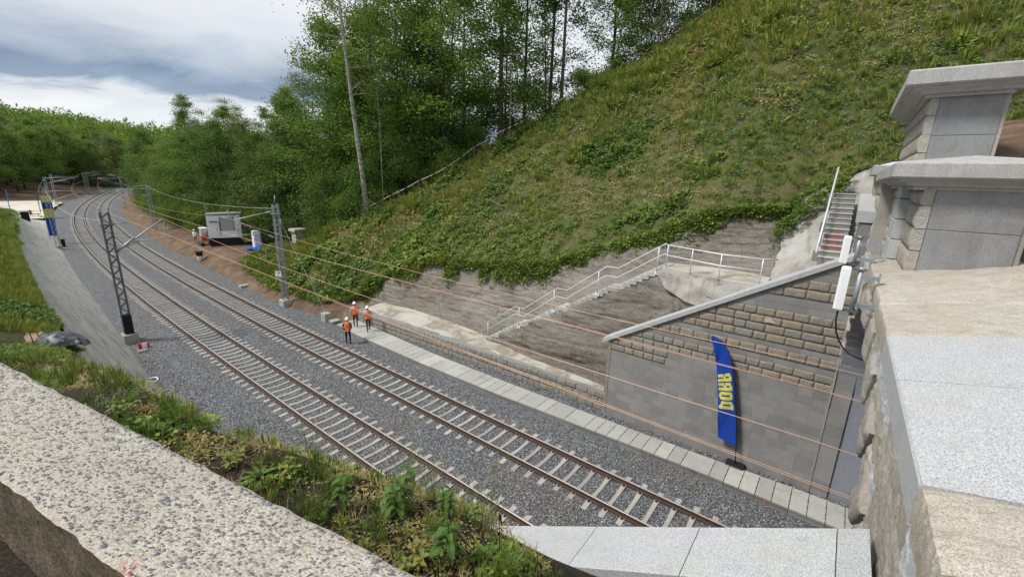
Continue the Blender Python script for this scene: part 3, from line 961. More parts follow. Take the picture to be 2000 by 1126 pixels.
def rail_part(track, o_c, s0, s1, name='rail'):
    # EUR-type rail section
    prof = [(-.0745, -.172), (-.0745, -.162), (-.012, -.148), (-.009, -.05), (-.034, -.038), (-.034, -.006), (-.025, 0), (.025, 0), (.034, -.006), (.034, -.038), (.009, -.05), (.012, -.148), (.0745, -.162), (.0745, -.172)]
    S = np.concatenate([np.arange(s0, 60, 1.0), np.arange(60, s1, 2.5)])
    n = len(prof); po = np.array([p[0] for p in prof]); pz = np.array([p[1] for p in prof])
    V = P(S[:, None] + 0 * po, o_c + po[None, :], pz[None, :] + 0 * S[:, None]).reshape(-1, 3)
    F = []; m = []
    for i in range(len(S) - 1):
        for j in range(n - 1):
            F.append((i * n + j, (i + 1) * n + j, (i + 1) * n + j + 1, i * n + j + 1)); m.append(0 if 5 <= j <= 7 else 1)
    return obj(name, V, F, [M['rail_top'], M['rail_side']], track, fmat=m)


def make_track(oc, label, n_single):
    t = thing('railway_track', label, 'railway track', P(0, oc, -.2), 'electrified railway tracks')
    V, F, m = sleeper_mesh()
    me = mesh('sleeper', V, F, [M['conc_sleeper'], M['clip']], fmat=m)
    s = -11.6; k = 0; rest = MB()
    while s < 300:
        a = head(s) + random.uniform(-.006, .006)
        c = P(s, oc, random.uniform(-.006, .004))
        if k < n_single:
            o = bpy.data.objects.new('sleeper', me); COL.objects.link(o); o.parent = t
            o.location = c - OFF[t.name]; o.rotation_euler = (0, 0, a)
        else:
            ca, sa = math.cos(a), math.sin(a)
            v = np.array([(-.09, -1.3, -.19), (.09, -1.3, -.19), (.09, 1.3, -.19), (-.09, 1.3, -.19), (-.12, -1.3, -.3), (.12, -1.3, -.3), (.12, 1.3, -.3), (-.12, 1.3, -.3)])
            rest.add(np.stack([v[:, 0] * ca - v[:, 1] * sa + c[0], v[:, 0] * sa + v[:, 1] * ca + c[1], v[:, 2] + c[2]], -1), [(0, 1, 2, 3), (0, 4, 5, 1), (2, 6, 7, 3), (1, 5, 6, 2), (3, 7, 4, 0)])
        s += .60; k += 1
    rest.obj('distant_sleepers', [M['conc_sleeper']], t, kind='stuff')
    rail_part(t, oc - .7525, -24, 320); rail_part(t, oc + .7525, -24, 320)
    return t


make_track(.7525, 'left track nearer the weedy embankment, curving away past the lattice mast', 250)
make_track(4.5825, 'right track beside the concrete walkway, curving away past the white shed', 250)

# loose ballast stones in the near part, real geometry
def near_stones():
    n = 20000
    s = RNG.uniform(-8.5, 24, n) ** 1.0; o = RNG.uniform(-3.3, 9.1, n)
    onwalk = (o > 6.6) & (o < 8.7)
    rails = (np.abs(np.abs(o - .7525) - .7525) < .12) | (np.abs(np.abs(o - 4.5825) - .7525) < .12)
    k = ~(onwalk | rails) & ~((o > 8.6) & (s > 11))
    s, o = s[k], o[k]; n = len(s)
    dm = np.minimum(np.abs(o - .7525), np.abs(o - 4.5825))
    ph = (s + 11.6) / .6; near_sl = np.abs(ph - np.round(ph)) * .6 < .12
    k = ~(near_sl & (dm < 1.35)); s, o, dm = s[k], o[k], dm[k]; n = len(s)
    z = -.245 + .058 * np.clip((dm - .55) / .5, 0, 1)
    z = np.where(o > 7.3, .0, z)
    c = P(s, o, z + .004)
    base = np.array([(1, 0, 0), (0, 1, 0), (-1, 0, 0), (0, -1, 0), (0, 0, .8), (0, 0, -.8)], float)
    sz = RNG.uniform(.020, .040, n)
    J = base[None] * (1 + RNG.uniform(-.4, .4, (n, 6, 3))) + RNG.uniform(-.2, .2, (n, 6, 3))
    a = RNG.uniform(0, 6.28, n); ca, sa = np.cos(a)[:, None], np.sin(a)[:, None]
    V = np.stack([J[..., 0] * ca - J[..., 1] * sa, J[..., 0] * sa + J[..., 1] * ca, J[..., 2]], -1) * sz[:, None, None] + c[:, None, :]
    f = np.array([(0, 1, 4), (1, 2, 4), (2, 3, 4), (3, 0, 4), (1, 0, 5), (2, 1, 5), (3, 2, 5), (0, 3, 5)])
    F = (f[None] + (np.arange(n) * 6)[:, None, None]).reshape(-1, 3)
    o_ = obj('ballast_stones', V.reshape(-1, 3), F, M['stone_chip'], kind='stuff', tint=np.repeat(RNG.uniform(0, 1, n), 8))
    return o_


near_stones()
tagit(bpy.data.objects['ballast_stones'], 'loose grey ballast stones lying round the sleepers', 'ballast')

# ------------------------------------------------------------------ WALKWAY
def walkway():
    t = thing('concrete_walkway', 'pale slab walkway running beside the right track into the tunnel', 'walkway', W(5, 7.6, -.2))
    near = lin([(-24, 7.5, 0), (-5, 7.45, 0), (-2, 7.32, 0), (4, 7.05, 0), (10, 6.95, 0), (16, 7.05, 0), (19.4, 7.3, 0)])
    far = lin([(-24, 8.75, 0), (-8, 8.68, 0), (-5, 8.5, 0), (1, 8.32, 0), (7, 8.25, 0), (10, 8.25, 0), (14, 8.45, 0), (19.4, 8.75, 0)])
    s = -16.0; k = 0
    me_h = 0
    while s < 19.0:
        w = .5 if s < 0 else random.choice([.5, .5, .5, 1.0, 1.0])
        if random.random() < .14: w = 1.0
        w = min(w, 19.1 - s)
        if w < .1: break
        g = .012; dz = random.uniform(-.004, .004)
        zt = .10 + dz; zb = .03
        V = []
        for ss in (s + g, s + w - g):
            a, b = float(near(ss, 1)) - .02, float(far(ss, 1))
            V += [(ss, a, zb), (ss, b, zb), (ss, b, zt - .012), (ss, b - .012, zt), (ss, a + .012, zt), (ss, a, zt - .012)]
        V = np.array(V)
        F = [tuple(range(6)), tuple(range(6, 12))[::-1]] + [(i, i + 6, (i + 1) % 6 + 6, (i + 1) % 6) for i in range(6)]
        mb = MB().add(W(V[:, 0], V[:, 1], V[:, 2]), F)
        # lifting notches at the joint
        for fr in (.3, .62):
            oo = float(near(s, 1)) * (1 - fr) + float(far(s, 1)) * fr
            mb.add(box8(W, s + .002, s + .028, oo - .03, oo + .03, zt - .02, zt + .0015), BOXF, 1)
        mb.obj('slab', [M['conc_slab'], M['black']], t)
        s += w; k += 1
    s = -16.0
    while s < 19.0:
        w = 1.0; e = min(s + w, 19.05)
        V, F = [], []
        for ss in (s + .006, e - .006):
            a = float(near(ss, 1)); b = float(far(ss, 1)) - .03
            V += [(ss, a + .03, -.45), (ss, b, -.45), (ss, b, .028), (ss, a, .028), (ss, a, -.05), (ss, a + .02, -.07)]
        V = np.array(V)
        F = [tuple(range(6)), tuple(range(6, 12))[::-1]] + [(i, i + 6, (i + 1) % 6 + 6, (i + 1) % 6) for i in range(6)]
        obj('trough_unit', W(V[:, 0], V[:, 1], V[:, 2]), F, M['conc_kerb'], t)
        s += w
    # orange paint marks on the trough face
    mk = MB()
    for s in (-7.35, -5.2, -3.3):
        a = float(near(s, 1))
        mk.add(box8(W, s, s + .03, a - .0035, a + .01, -.12, .0), BOXF)
    mk.obj('paint_mark', [M['orange']], t)


walkway()

# ------------------------------------------------------------------ STONEWORK
def stone(mapf, u0, u1, v0, v1, mats, parent, name='stone', bulge=.035, rough=.03, depth=.10, gap=.012, step=.13, top=None, seed=None, crisp=False):
    """one split-faced or dressed block; mapf(u, v, w) with w outwards; top(u) optionally cuts the block"""
    u0 += gap; u1 -= gap; v0 += gap; v1 -= gap
    if top is not None:
        ts = np.linspace(u0, u1, 9); ok = top(ts) > v0 + .03
        if not ok.any(): return None
        if not ok.all():
            g = ts[ok]; u0, u1 = g.min(), g.max()
            if u1 - u0 < .05: return None
    nu = max(3, min(22, int((u1 - u0) / step) + 2)); nv = max(3, min(12, int((v1 - v0) / step) + 2))
    U, Vv = np.meshgrid(np.linspace(0, 1, nu), np.linspace(0, 1, nv), indexing='ij')
    uu = u0 + (u1 - u0) * U
    vt = v1 if top is None else np.minimum(v1, top(uu) - .01)
    vv = v0 + (vt - v0) * Vv
    e = np.minimum(np.minimum(U, 1 - U) * (u1 - u0), np.minimum(Vv, 1 - Vv) * (v1 - v0))
    prof = np.clip(e / .04, 0, 1) ** .6
    sd = random.random() * 100 if seed is None else seed
    w = bulge * prof + rough * (3.2 * (fbm(uu * 7 + sd, vv * 7, 5, 4) - .5) + .35 * RNG.uniform(-1, 1, U.shape)) * (.3 + .7 * prof)
    if rough > .004:
        uu = uu + RNG.uniform(-.006, .006, U.shape); vv = vv + RNG.uniform(-.006, .006, U.shape)
    if crisp:
        # split granite: broken planes with sharp breaks between them
        q_ = np.floor(3.2 * (uu + .35 * vv + .5 * fbm(uu * 3, vv * 3, 6, 3)) * 2.2); w = w * .45 + .022 * (_hash(q_, np.floor(vv * 5 + fbm(uu * 4, vv * 2, 8, 2) * 2), 3) - .4) * prof + .010 * (fbm(uu * 22, vv * 22, 9, 2) - .5)
    front = mapf(uu, vv, w).reshape(-1, 3)
    # rim going back into the wall
    idx = [i * nv for i in range(nu)] + [(nu - 1) * nv + j for j in range(1, nv)] + [i * nv + nv - 1 for i in range(nu - 2, -1, -1)] + [j for j in range(nv - 2, 0, -1)]
    back = mapf(uu.ravel()[idx], vv.ravel()[idx], np.full(len(idx), -depth))
    F = [tuple(f) for f in gridF(nu, nv)]
    n = len(front); L = len(idx)
    for i in range(L):
        j = (i + 1) % L
        F.append((idx[i], n + i, n + j, idx[j]))
    return obj(name, np.concatenate([front, back]), F, mats, parent, smooth=([True] * ((nu - 1) * (nv - 1)) + [False] * L) if rough > .004 and not crisp else False)


def courses(v0, v1, h, jitter=.0):
    out = []; v = v0
    while v < v1 - .02:
        hh = h * random.uniform(1 - jitter, 1 + jitter)
        out.append((v, min(v + hh, v1))); v += hh
    return out


def split(u0, u1, wmin, wmax):
    out = []; u = u0
    while u < u1 - .01:
        w = random.uniform(wmin, wmax)
        if u1 - (u + w) < wmin * .6: w = u1 - u
        out.append((u, min(u + w, u1))); u += w
    return out


# far wing wall
FW_TOP = lambda s: 3.77 - .6013 * (np.asarray(s) + .48)


def far_wing():
    t = thing('wing_wall', 'tall masonry wing wall behind the blue flag with a sloping white coping', 'wall', W(-4, 9.2, 0))
    fo = 9.0
    mp = lambda u, v, w: W(u, fo - w, v)
    top = lambda u: FW_TOP(u) - .20
    # backing of mortar
    z0 = -.3
    S = np.linspace(-8.47, -.62, 12)
    V = []
    for s in S:
        for o in (fo + .015, fo + .6):
            V += [W(s, o, z0), W(s, o, float(top(s)) - .01)]
    V = np.array(V); F = []
    for i in range(len(S) - 1):
        a = i * 4; b = a + 4
        F += [(a, b, b + 1, a + 1), (a + 2, a + 3, b + 3, b + 2), (a + 1, b + 1, b + 3, a + 3)]
    F += [(0, 1, 3, 2), (44, 46, 47, 45)]
    obj('mortar_core', V, F, M['mortar'], t)
    s0, s1 = -8.47, -.62
    rows = []
    for a, b in courses(-.3, 3.15, .30): rows.append((a, b, 'g', .35, .62))
    for a, b in courses(3.15, 4.35, .30): rows.append((a, b, 'm', .38, .62))
    rows += [(4.35, 4.55, 'g', .35, .55), (4.55, 4.90, 't', .35, .6), (4.90, 5.08, 'g', .3, .5)]
    for a, b in courses(5.08, 6.28, .30): rows.append((a, b, 't', .38, .62))
    rows += [(6.28, 6.52, 'G', .9, 1.6), (6.52, 6.78, 'G', .9, 1.6)]
    for a, b in courses(6.78, 7.44, .33): rows.append((a, b, 't', .45, .75))
    rows += [(7.44, 7.70, 'G', .8, 1.3), (7.70, 8.10, 'd', .5, .9)]
    for k, (a, b, ty, wn, wx) in enumerate(rows):
        for u, v in split(s0 - random.uniform(0, .3) * 0, s1, wn, wx):
            u_ = u; v_ = v
            if float(top(u_)) < a + .05 and float(top(v_)) < a + .05 and float(top(u_)) < a: continue
            kind = ty
            if ty == 'm': kind = 't' if (a > 3.7 or (u_ > -3.5 and a > 3.1)) else 'g'
            if kind == 't':
                stone(mp, u_, v_, a, b, M['rock_tan'], t, bulge=.009, rough=.015, gap=random.uniform(.006, .012), step=.08, top=top)
            elif kind == 'd':
                stone(mp, u_, v_, a, b, M['rock_tan'], t, bulge=.008, rough=.002, gap=.007, top=top)
            else:
                stone(mp, u_, v_, a, b, M['ashlar'], t, bulge=.002, rough=.0, gap=.0022 if kind == 'g' else .004, step=.5, top=top)
    z = -.3
    while z < 7.9:
        h = random.uniform(.18, .42); w_ = random.uniform(.03, .085)
        V, F = bevbox(W, -8.472 , -8.472 + w_, 8.972 if z < 3.2 else 8.955, 9.03, z, min(z + h, 8.0), .004)
        obj('pointing', V, F, M['mortar'], t); z += h
    # end quoins at the low end
    z = -.3
    while z < 3.6:
        h = random.uniform(.16, .3)
        V, F = bevbox(W, -.615, -.615 + random.uniform(.12, .17), 8.985, 9.5, z + .008, min(z + h, 3.64) - .008, .015)
        obj('quoin', V, F, M['rock_low'], t); z += h
    # coping slabs, sloping
    s = -8.28
    edges = [-8.30, -6.95, -5.62, -4.30, -2.96, -1.62, -.22]
    for a, b in zip(edges[:-1], edges[1:]):
        a_, b_ = a + .003, b - .003
        q = []
        for ss in (a_, b_):
            zt = float(FW_TOP(ss))
            q += [(ss, 8.90, zt - .19), (ss, 9.64, zt - .19), (ss, 9.64, zt - .012), (ss, 9.628, zt), (ss, 8.915, zt), (ss, 8.90, zt - .015)]
        q = np.array(q)
        F = [tuple(range(6)), tuple(range(6, 12))[::-1]] + [(i, i + 6, (i + 1) % 6 + 6, (i + 1) % 6) for i in range(6)]
        obj('coping_slab', W(q[:, 0], q[:, 1], q[:, 2]), F, M['gran_white'], t)
    return t


far_wing()


def near_wing():
    t = thing('wing_wall', 'near wing wall sloping down under the camera with a broad pale granite coping', 'wall', W(-5, -3.8, 0))
    top = lambda s: 7.55 - .602 * (np.asarray(s) + 8.2)
    S = np.linspace(-8.47, .3, 10); V = []
    for s in S:
        for o in (-3.58, -4.15):
            V += [W(s, o, -.4), W(s, o, float(top(s)) - .24)]
    V = np.array(V); F = []
    for i in range(len(S) - 1):
        a = i * 4; b = a + 4
        F += [(a, a + 1, b + 1, b), (a + 2, b + 2, b + 3, a + 3), (a + 1, a + 3, b + 3, b + 1)]
    n = len(S) * 4
    F += [(0, 2, 3, 1), (n - 4, n - 3, n - 1, n - 2)]
    obj('mortar_core', V, F, M['mortar'], t)
    mp = lambda u, v, w: W(u, -3.57 + w, v)
    for a, b in courses(-.3, 7.8, .42):
        for u, v in split(-8.45, .3, .7, 1.1):
            stone(mp, u, v, a, b, M['ashlar'], t, bulge=.01, rough=.002, gap=.007, step=.5, top=lambda x: top(x) - .24)
    edges = [-8.42, -8.22, -7.16, -6.02, -4.75, -3.45, -2.15, -.85, .45]
    for a, b in zip(edges[:-1], edges[1:]):
        q = []
        for ss in (a + .004, b - .004):
            zt = float(top(ss))
            q += [(ss, -4.23, zt - .22), (ss, -3.50, zt - .22), (ss, -3.50, zt - .012), (ss, -3.512, zt), (ss, -4.218, zt), (ss, -4.23, zt - .012)]
        q = np.array(q)
        F = [tuple(range(6))[::-1], tuple(range(6, 12))] + [(i, (i + 1) % 6, (i + 1) % 6 + 6, i + 6) for i in range(6)]
        obj('coping_slab', W(q[:, 0], q[:, 1], q[:, 2]), F, M['gran_white'], t)
    return t


near_wing()

# portal
ARC_O, ARC_A, ARC_B, ARC_Z = 2.75, 6.32, 4.5, 3.25
ARC_N = 2.8


def arc(ang, r=0.0):
    c, s = np.cos(ang), np.sin(ang)
    return ARC_O - (ARC_A + r) * np.sign(c) * np.abs(c) ** (2 / ARC_N), ARC_Z + (ARC_B + r) * np.abs(s) ** (2 / ARC_N)


FACE = -8.50


def portal():
    t = thing('tunnel_portal', 'granite tunnel portal headwall rising in steps at the right edge', 'tunnel portal', W(-8.6, 2.7, 0))
    mp = lambda u, v, w: W(FACE + w, u, v)
    # core above and beside the arch
    O = np.concatenate([np.linspace(-7.6, ARC_O - ARC_A, 3), ARC_O - ARC_A * np.cos(np.linspace(.02, math.pi - .02, 40)), np.linspace(ARC_O + ARC_A, 17, 6)])
    def zin(o):
        x = np.clip(1 - np.abs((o - ARC_O) / ARC_A) ** ARC_N, 0, None)
        return np.where(np.abs(o - ARC_O) < ARC_A - .001, ARC_Z + ARC_B * x ** (1 / ARC_N), -.4)
    ztop = np.where(O > 9.0, 8.4, 8.46)
    V = []; F = []
    for o, zt in zip(O, ztop):
        zi = float(zin(o))
        V += [W(FACE - .03, o, zi), W(FACE - .03, o, zt), W(FACE - 1.6, o, zi), W(FACE - 1.6, o, zt)]
    for i in range(len(O) - 1):
        a = i * 4; b = a + 4
        F += [(a, b, b + 1, a + 1), (a + 1, b + 1, b + 3, a + 3)]
    F.append((0, 1, 3, 2))
    obj('wall_core', V, F, M['mortar'], t)
    # voussoirs, alternately proud
    th = np.linspace(.10, math.pi - .10, 31)
    for i in range(30):
        a, b = th[i], th[i + 1]
        pr = .05 if i % 2 else .0
        ext = .62 if i % 2 else .48
        def vm(u, v, w, a=a, b=b, pr=pr, ext=ext):
            ang = a + (b - a) * u
            r = v * ext
            o, z = arc(ang, r)
            return W(FACE + w + pr, o, z)
        stone(vm, 0, 1, -.02, 1, M['rock_pale'], t, name='arch_stone', bulge=.035, rough=.02, gap=.018, step=.10, depth=.3)
    # split-faced courses of the face
    for r, (a, b) in enumerate(courses(-.3, 8.46, .438)):
        for u, v in split(-7.6, 17, .6, 1.05):
            c = [(uu, vv) for uu in (u + .1, v - .1) for vv in (a + .08, b - .08)]
            inside = [abs((x - ARC_O) / (ARC_A + .5)) ** ARC_N + (max(0, y - ARC_Z) / (ARC_B + .5)) ** ARC_N < 1 for x, y in c]
            if all(inside): continue
            if v > 9.4 and a < 7.0: continue
            if any(inside):
                # shorten towards the outside of the ring
                if (u + v) / 2 < ARC_O: v = min(v, max(u + .12, ARC_O - (ARC_A + .5) * max(0, 1 - (max(0, b - ARC_Z) / (ARC_B + .5)) ** ARC_N) ** (1 / ARC_N)))
                else: u = max(u, min(v - .12, ARC_O + (ARC_A + .5) * max(0, 1 - (max(0, b - ARC_Z) / (ARC_B + .5)) ** ARC_N) ** (1 / ARC_N)))
                if b > ARC_Z + ARC_B + .45: pass
            vis = v < 6 and b > 5.2
            stone(mp, u, v, a, b, M['rock_pale'] if random.random() < .8 else M['gran_white'], t, bulge=.034, rough=.026, gap=.006, step=.05 if vis else .16, crisp=vis)
    obj('wall_core', *[box8(W, FACE - .62, FACE - .03, 9.7, 13.5, 8.40, 10.82), BOXF], M['mortar'], t)
    for a, b in courses(8.46, 10.82, .43):
        for u, v in split(9.7, 13.5, .6, 1.05):
            stone(mp, u, v, a, b, M['rock_pale'], t, bulge=.03, rough=.022, gap=.007, step=.12)
    # tunnel lining
    ang = np.linspace(0, math.pi, 40)
    ao, az_ = arc(ang); po = np.concatenate([[ARC_O - ARC_A], ao, [ARC_O + ARC_A]]); pz = np.concatenate([[-.4], az_, [-.4]])
    S = np.array([FACE - .02, -9.6, -12, -15, -18.5, -26])
    V = np.concatenate([W(np.full_like(po, s), po, pz) for s in S]); n = len(po)
    F = [(i * n + j, (i + 1) * n + j, (i + 1) * n + j + 1, i * n + j + 1) for i in range(len(S) - 1) for j in range(n - 1)]
    obj('tunnel_lining', V, F, M['lining'], t)
    # jamb at the far side: narrow dressed strip in front of the lining
    z = -.3
    while z < 6.6:
        V, F = bevbox(W, -8.98, -8.475, 9.0, 9.5, z + .002, z + .428, .004)
        obj('jamb_stone', V, F, M['ashlar'], t); z += .43
    # coping of the low part of the headwall
    cuts = [(-7.6, -5.3, 'gran_tan', 1), (-5.3, -4.57, 'gran_tan', 1), (-4.57, -2.80, 'gran_white', 0), (-2.80, -1.30, 'gran_white', 0), (-1.30, .35, 'gran_tan', 1), (.35, 2.35, 'gran_tan', 1), (2.35, 5.2, 'gran_tan', 1)]
    for a, b, m, rnd in cuts:
        a_, b_ = a + .006, b - .006
        if rnd:
            # weathered stone with rounded, uneven top
            nu, nv = 25, 44
            U, Vv = np.meshgrid(np.linspace(0, 1, nu), np.linspace(0, 1, nv), indexing='ij')
            L = b_ - a_
            o = a_ + L * U
            # profile from the foot of the front face over the arris to the back
            fs = np.interp(Vv, [0, .10, .15, .17, 1], [FACE + .06, FACE + .085, FACE + .085, FACE + .07, -10.4])
            fz = np.interp(Vv, [0, .10, .15, .17, 1], [8.44, 8.62, 8.76, 8.79, 9.22])
            e = np.clip(np.minimum(U, 1 - U) * L / .07, 0, 1) ** .6
            nz = .05 * (fbm(o * 2.5, fs * 2.5, 17) - .5) + .03 * (fbm(o * 9, fs * 9, 18) - .5) + RNG.uniform(-.004, .004, U.shape)
            fz = fz + (nz - .016 * (1 - e) + .012 * e * np.sin(np.pi * np.clip(Vv, .2, 1))) * (Vv > .12)
            fs = fs + nz * (Vv < .2) * 1.0
            V = W(fs, o, fz).reshape(-1, 3)
            F = [tuple(f) for f in gridF(nu, nv)]
            base = len(V)
            V = np.concatenate([V, W(np.array([FACE, -10.4, FACE, -10.4]), np.array([a_, a_, b_, b_]), np.array([8.44] * 4))])
            F.append(tuple([base, base + 1] + [j for j in range(nv - 1, -1, -1)]))
            F.append(tuple([(nu - 1) * nv + j for j in range(nv)] + [base + 3, base + 2]))
            obj('coping_stone', V, F, M[m], t)
        else:
            q = []
            for oo in (a_, b_):
                q += [(FACE - .02, oo, 8.44), (FACE + .085, oo, 8.50), (FACE + .085, oo, 8.765), (FACE + .070, oo, 8.785), (-10.4, oo, 9.22), (-10.4, oo, 8.44)]
            q = np.array(q)
            F = [tuple(range(6)), tuple(range(6, 12))[::-1]] + [(i, i + 6, (i + 1) % 6 + 6, (i + 1) % 6) for i in range(6)]
            obj('coping_stone', W(q[:, 0], q[:, 1], q[:, 2]), F, M[m], t)

    def block(o0, o1, s0, s1, z0, z1, joints, rows, wn, wx):
        """raised parapet block: smooth grey near side, split-faced front"""
        obj('wall_core', *[box8(W, s0 + .02, s1 - .03, o0 + .03, o1 - .02, z0, z1 - .004), BOXF], M['mortar'], t)
        zz = [z0] + joints + [z1]
        for a, b in zip(zz[:-1], zz[1:]):
            V, F = bevbox(W, s0 + .1, s1 - .17, o0, o0 + .12, a + .006, b - .006, .012)
            obj('panel_stone', V, F, M['gran_grey'], t)
        ml = lambda u, v, w: W(s1 + w, u, v)
        for a, b in courses(z0, z1, rows):
            for u, v in split(o0, o1, wn, wx):
                stone(ml, u, v, a, b, M['rock_pale'], t, bulge=.03, rough=.02, depth=.16, gap=.009, step=.12)

    def cap(o0, o1, s0, s1, z0, zl, z1, ridge, over):
        """moulded cap: bed mould, fascia, weathered top; cut in stones along o"""
        cuts_ = [o0] + [o0 + 2.6 * i for i in range(1, int((o1 - o0) / 2.6) + 1) if o0 + 2.6 * i < o1 - .6] + [o1]
        sm = (s0 + s1) / 2
        for i, (a, b) in enumerate(zip(cuts_[:-1], cuts_[1:])):
            fa = over if i == 0 else .0
            prof = [(over, z0), (over, z0 + .07), (over * .74, z0 + .075), (over * .70, z0 + .12), (over * .34, zl - .035), (over * .30, zl - .005), (.03, zl), (0.0, zl + .03), (0.0, z1 - .035), (.03, z1)]
            V = []
            for d, z in prof:
                oa = a + (d if i == 0 else 0) + (.0 if i == 0 else .005); ob_ = b - .005
                V += [(s0 + d, oa, z), (s1 - d, oa, z), (s1 - d, ob_, z), (s0 + d, ob_, z)]
            k = len(prof)
            F = [(0, 3, 2, 1)]
            for r in range(k - 1):
                for q in range(4):
                    w = (q + 1) % 4
                    F.append((r * 4 + q, r * 4 + w, r * 4 + 4 + w, r * 4 + 4 + q))
            # hipped weathering
            r = (k - 1) * 4
            oa = a + (min(1.4, (s1 - s0) / 2) if i == 0 else 0.005)
            V += [(sm, oa, z1 + ridge), (sm, b - .005, z1 + ridge)]
            F += [(r, r + 1, r + 8 - 4), ]
            F[-1] = (r, r + 1, r + 4)
            F += [(r + 1, r + 2, r + 5, r + 4), (r + 3, r, r + 4, r + 5), (r + 2, r + 3, r + 5)]
            V = np.array(V)
            obj('cap_stone', W(V[:, 0], V[:, 1], V[:, 2]), F, M['gran_cap'], t)

    block(3.3, 13.4, -10.3, -8.85, 8.46, 10.44, [9.72], .42, .6, 1.0)
    cap(2.95, 12.6, -10.7, -8.335, 10.42, 10.62, 10.91, .16, .36)
    block(6.8, 11.9, -10.2, -8.88, 10.85, 12.52, [11.66], .42, .6, 1.0)
    cap(6.3, 12.3, -10.6, -8.36, 12.50, 12.72, 13.06, .12, .40)
    # pilaster strip and small corner cap seen below the lower cap
    for z in np.arange(8.46, 10.3, .44):
        V, F = bevbox(W, -8.86, -8.66, 5.0, 6.2, z + .008, z + .43, .02)
        obj('pilaster_stone', V, F, M['gran_white'], t)
    for z in np.arange(8.46, 10.3, .44):
        V, F = bevbox(W, -8.70, -8.38, 12.2, 13.4, z + .008, z + .43, .02)
        obj('pilaster_stone', V, F, M['rock_pale'], t)
    V, F = bevbox(W, -9.3, -8.20, 10.6, 13.6, 10.825, 11.12, .03)
    obj('string_course', V, F, M['gran_cap'], t)
    return t


portal()
# low pier with white cap next to the steps
t = thing('stone_pier', 'low pier with a sloping white granite cap at the head of the lettered steps', 'pier', W(-8.4, 10.5, 8))
obj('shaft', *[box8(W, -8.60, -8.18, 10.0, 12.4, 7.8, 9.30, 7.8, 9.8), BOXF], M['conc_grey'], t)
for k in range(3):
    oa, ob_ = 9.95 + k * .87, 10.82 + k * .87
    za, zb_ = 9.70 + (oa - 9.95) * .19, 9.70 + (ob_ - 9.95) * .19
    obj('cap_stone', *[box8(W, -8.60, -8.06, oa + .004, ob_ - .004, za - .36, za, zb_ - .36, zb_), BOXF], M['gran_white'], t)

# low rubble wall carrying the ledge
def low_wall():
    t = thing('rubble_wall', 'low rubble retaining wall between walkway and pale ledge', 'wall', W(8, 9.0, 0))
    fo = lambda s: np.interp(s, [-1, 0, 8, 17, 18.6], [9.22, 9.20, 9.0, 8.66, 8.80])
    mp = lambda u, v, w: W(u, fo(u) - w, v)
    S = np.linspace(-.5, 18.7, 30); V = []
    for s in S:
        o = float(fo(s))
        V += [W(s, o + .015, -.35), W(s, o + .015, .885), W(s, o + .5, .885)]
    F = []
    for i in range(len(S) - 1):
        a = i * 3; b = a + 3
        F += [(a, b, b + 1, a + 1), (a + 1, b + 1, b + 2, a + 2)]
    obj('mortar_core', V, F, M['conc_grey'], t)
    cnt = 0
    for r, (a, b) in enumerate([(-.08, .24), (.24, .54), (.54, .87)]):
        for u, v in split(-.48, 18.6, .28, .62) if cnt < 400 else []:
            if b > .8: bb = b + random.uniform(-.06, .03)
            else: bb = b
            stone(mp, u, v, a + random.uniform(-.02, .02), bb, M['rock_low'], t, bulge=.006, rough=.026, gap=random.uniform(.001, .005), step=.09, depth=.05); cnt += 1


low_wall()

# ------------------------------------------------------------------ STAIRS AND RAILS
def text_mesh(body, size=1.0, bold=0.0):
    cu = bpy.data.curves.new('lettering', 'FONT'); cu.body = body; cu.size = size; cu.align_x = 'CENTER'; cu.align_y = 'CENTER'
    cu.offset = bold; cu.resolution_u = 3
    o = bpy.data.objects.new('lettering', cu); COL.objects.link(o)
    bpy.context.view_layer.update()
    ev = o.evaluated_get(bpy.context.evaluated_depsgraph_get())
    me = ev.to_mesh()
    V = np.array([v.co[:] for v in me.vertices]); F = [tuple(p.vertices) for p in me.polygons]
    ev.to_mesh_clear(); bpy.data.objects.remove(o); bpy.data.curves.remove(cu)
    return V, F


def main_stairs():
    t = thing('concrete_stairs', 'long flight of pale concrete steps climbing the rock face', 'stairs', W(7.8, 10.9, 1))
    for a, b, z in STEPS:
        e = b - .10
        V, F = bevbox(W, e, a, SO0, SO1, z - .20, z, .012)
        obj('step', V, F, M['conc_slab'], t)
    V = []
    S = np.linspace(7.9, STAIR_TOP_S, 12)
    for s in S:
        zz = float(z_stair(s)) - .30
        V += [W(s, SO0 + .05, zz - .45), W(s, SO0 + .05, zz + .05), W(s, SO1, zz - .4), W(s, SO1, zz + .1)]
    F = []
    for i in range(11):
        a = i * 4; b = a + 4
        F += [(a, b, b + 1, a + 1), (a + 1, b + 1, b + 3, a + 3)]
    obj('stringer', V, F, M['conc_grey'], t)


main_stairs()


def tube_rail(name, label, paths, posts, r=.024, group=None, m='rail_white'):
    base = posts[0][0] if posts else paths[0][0]
    t = thing(name, label, 'handrail', base, group)
    for p in paths:
        V, F = tube(p, r, 8); obj('rail', V, F, M[m], t, smooth=True)
    for a, b in posts:
        V, F = tube([a, b], r * .95, 8); obj('post', V, F, M[m], t, smooth=True)
    return t


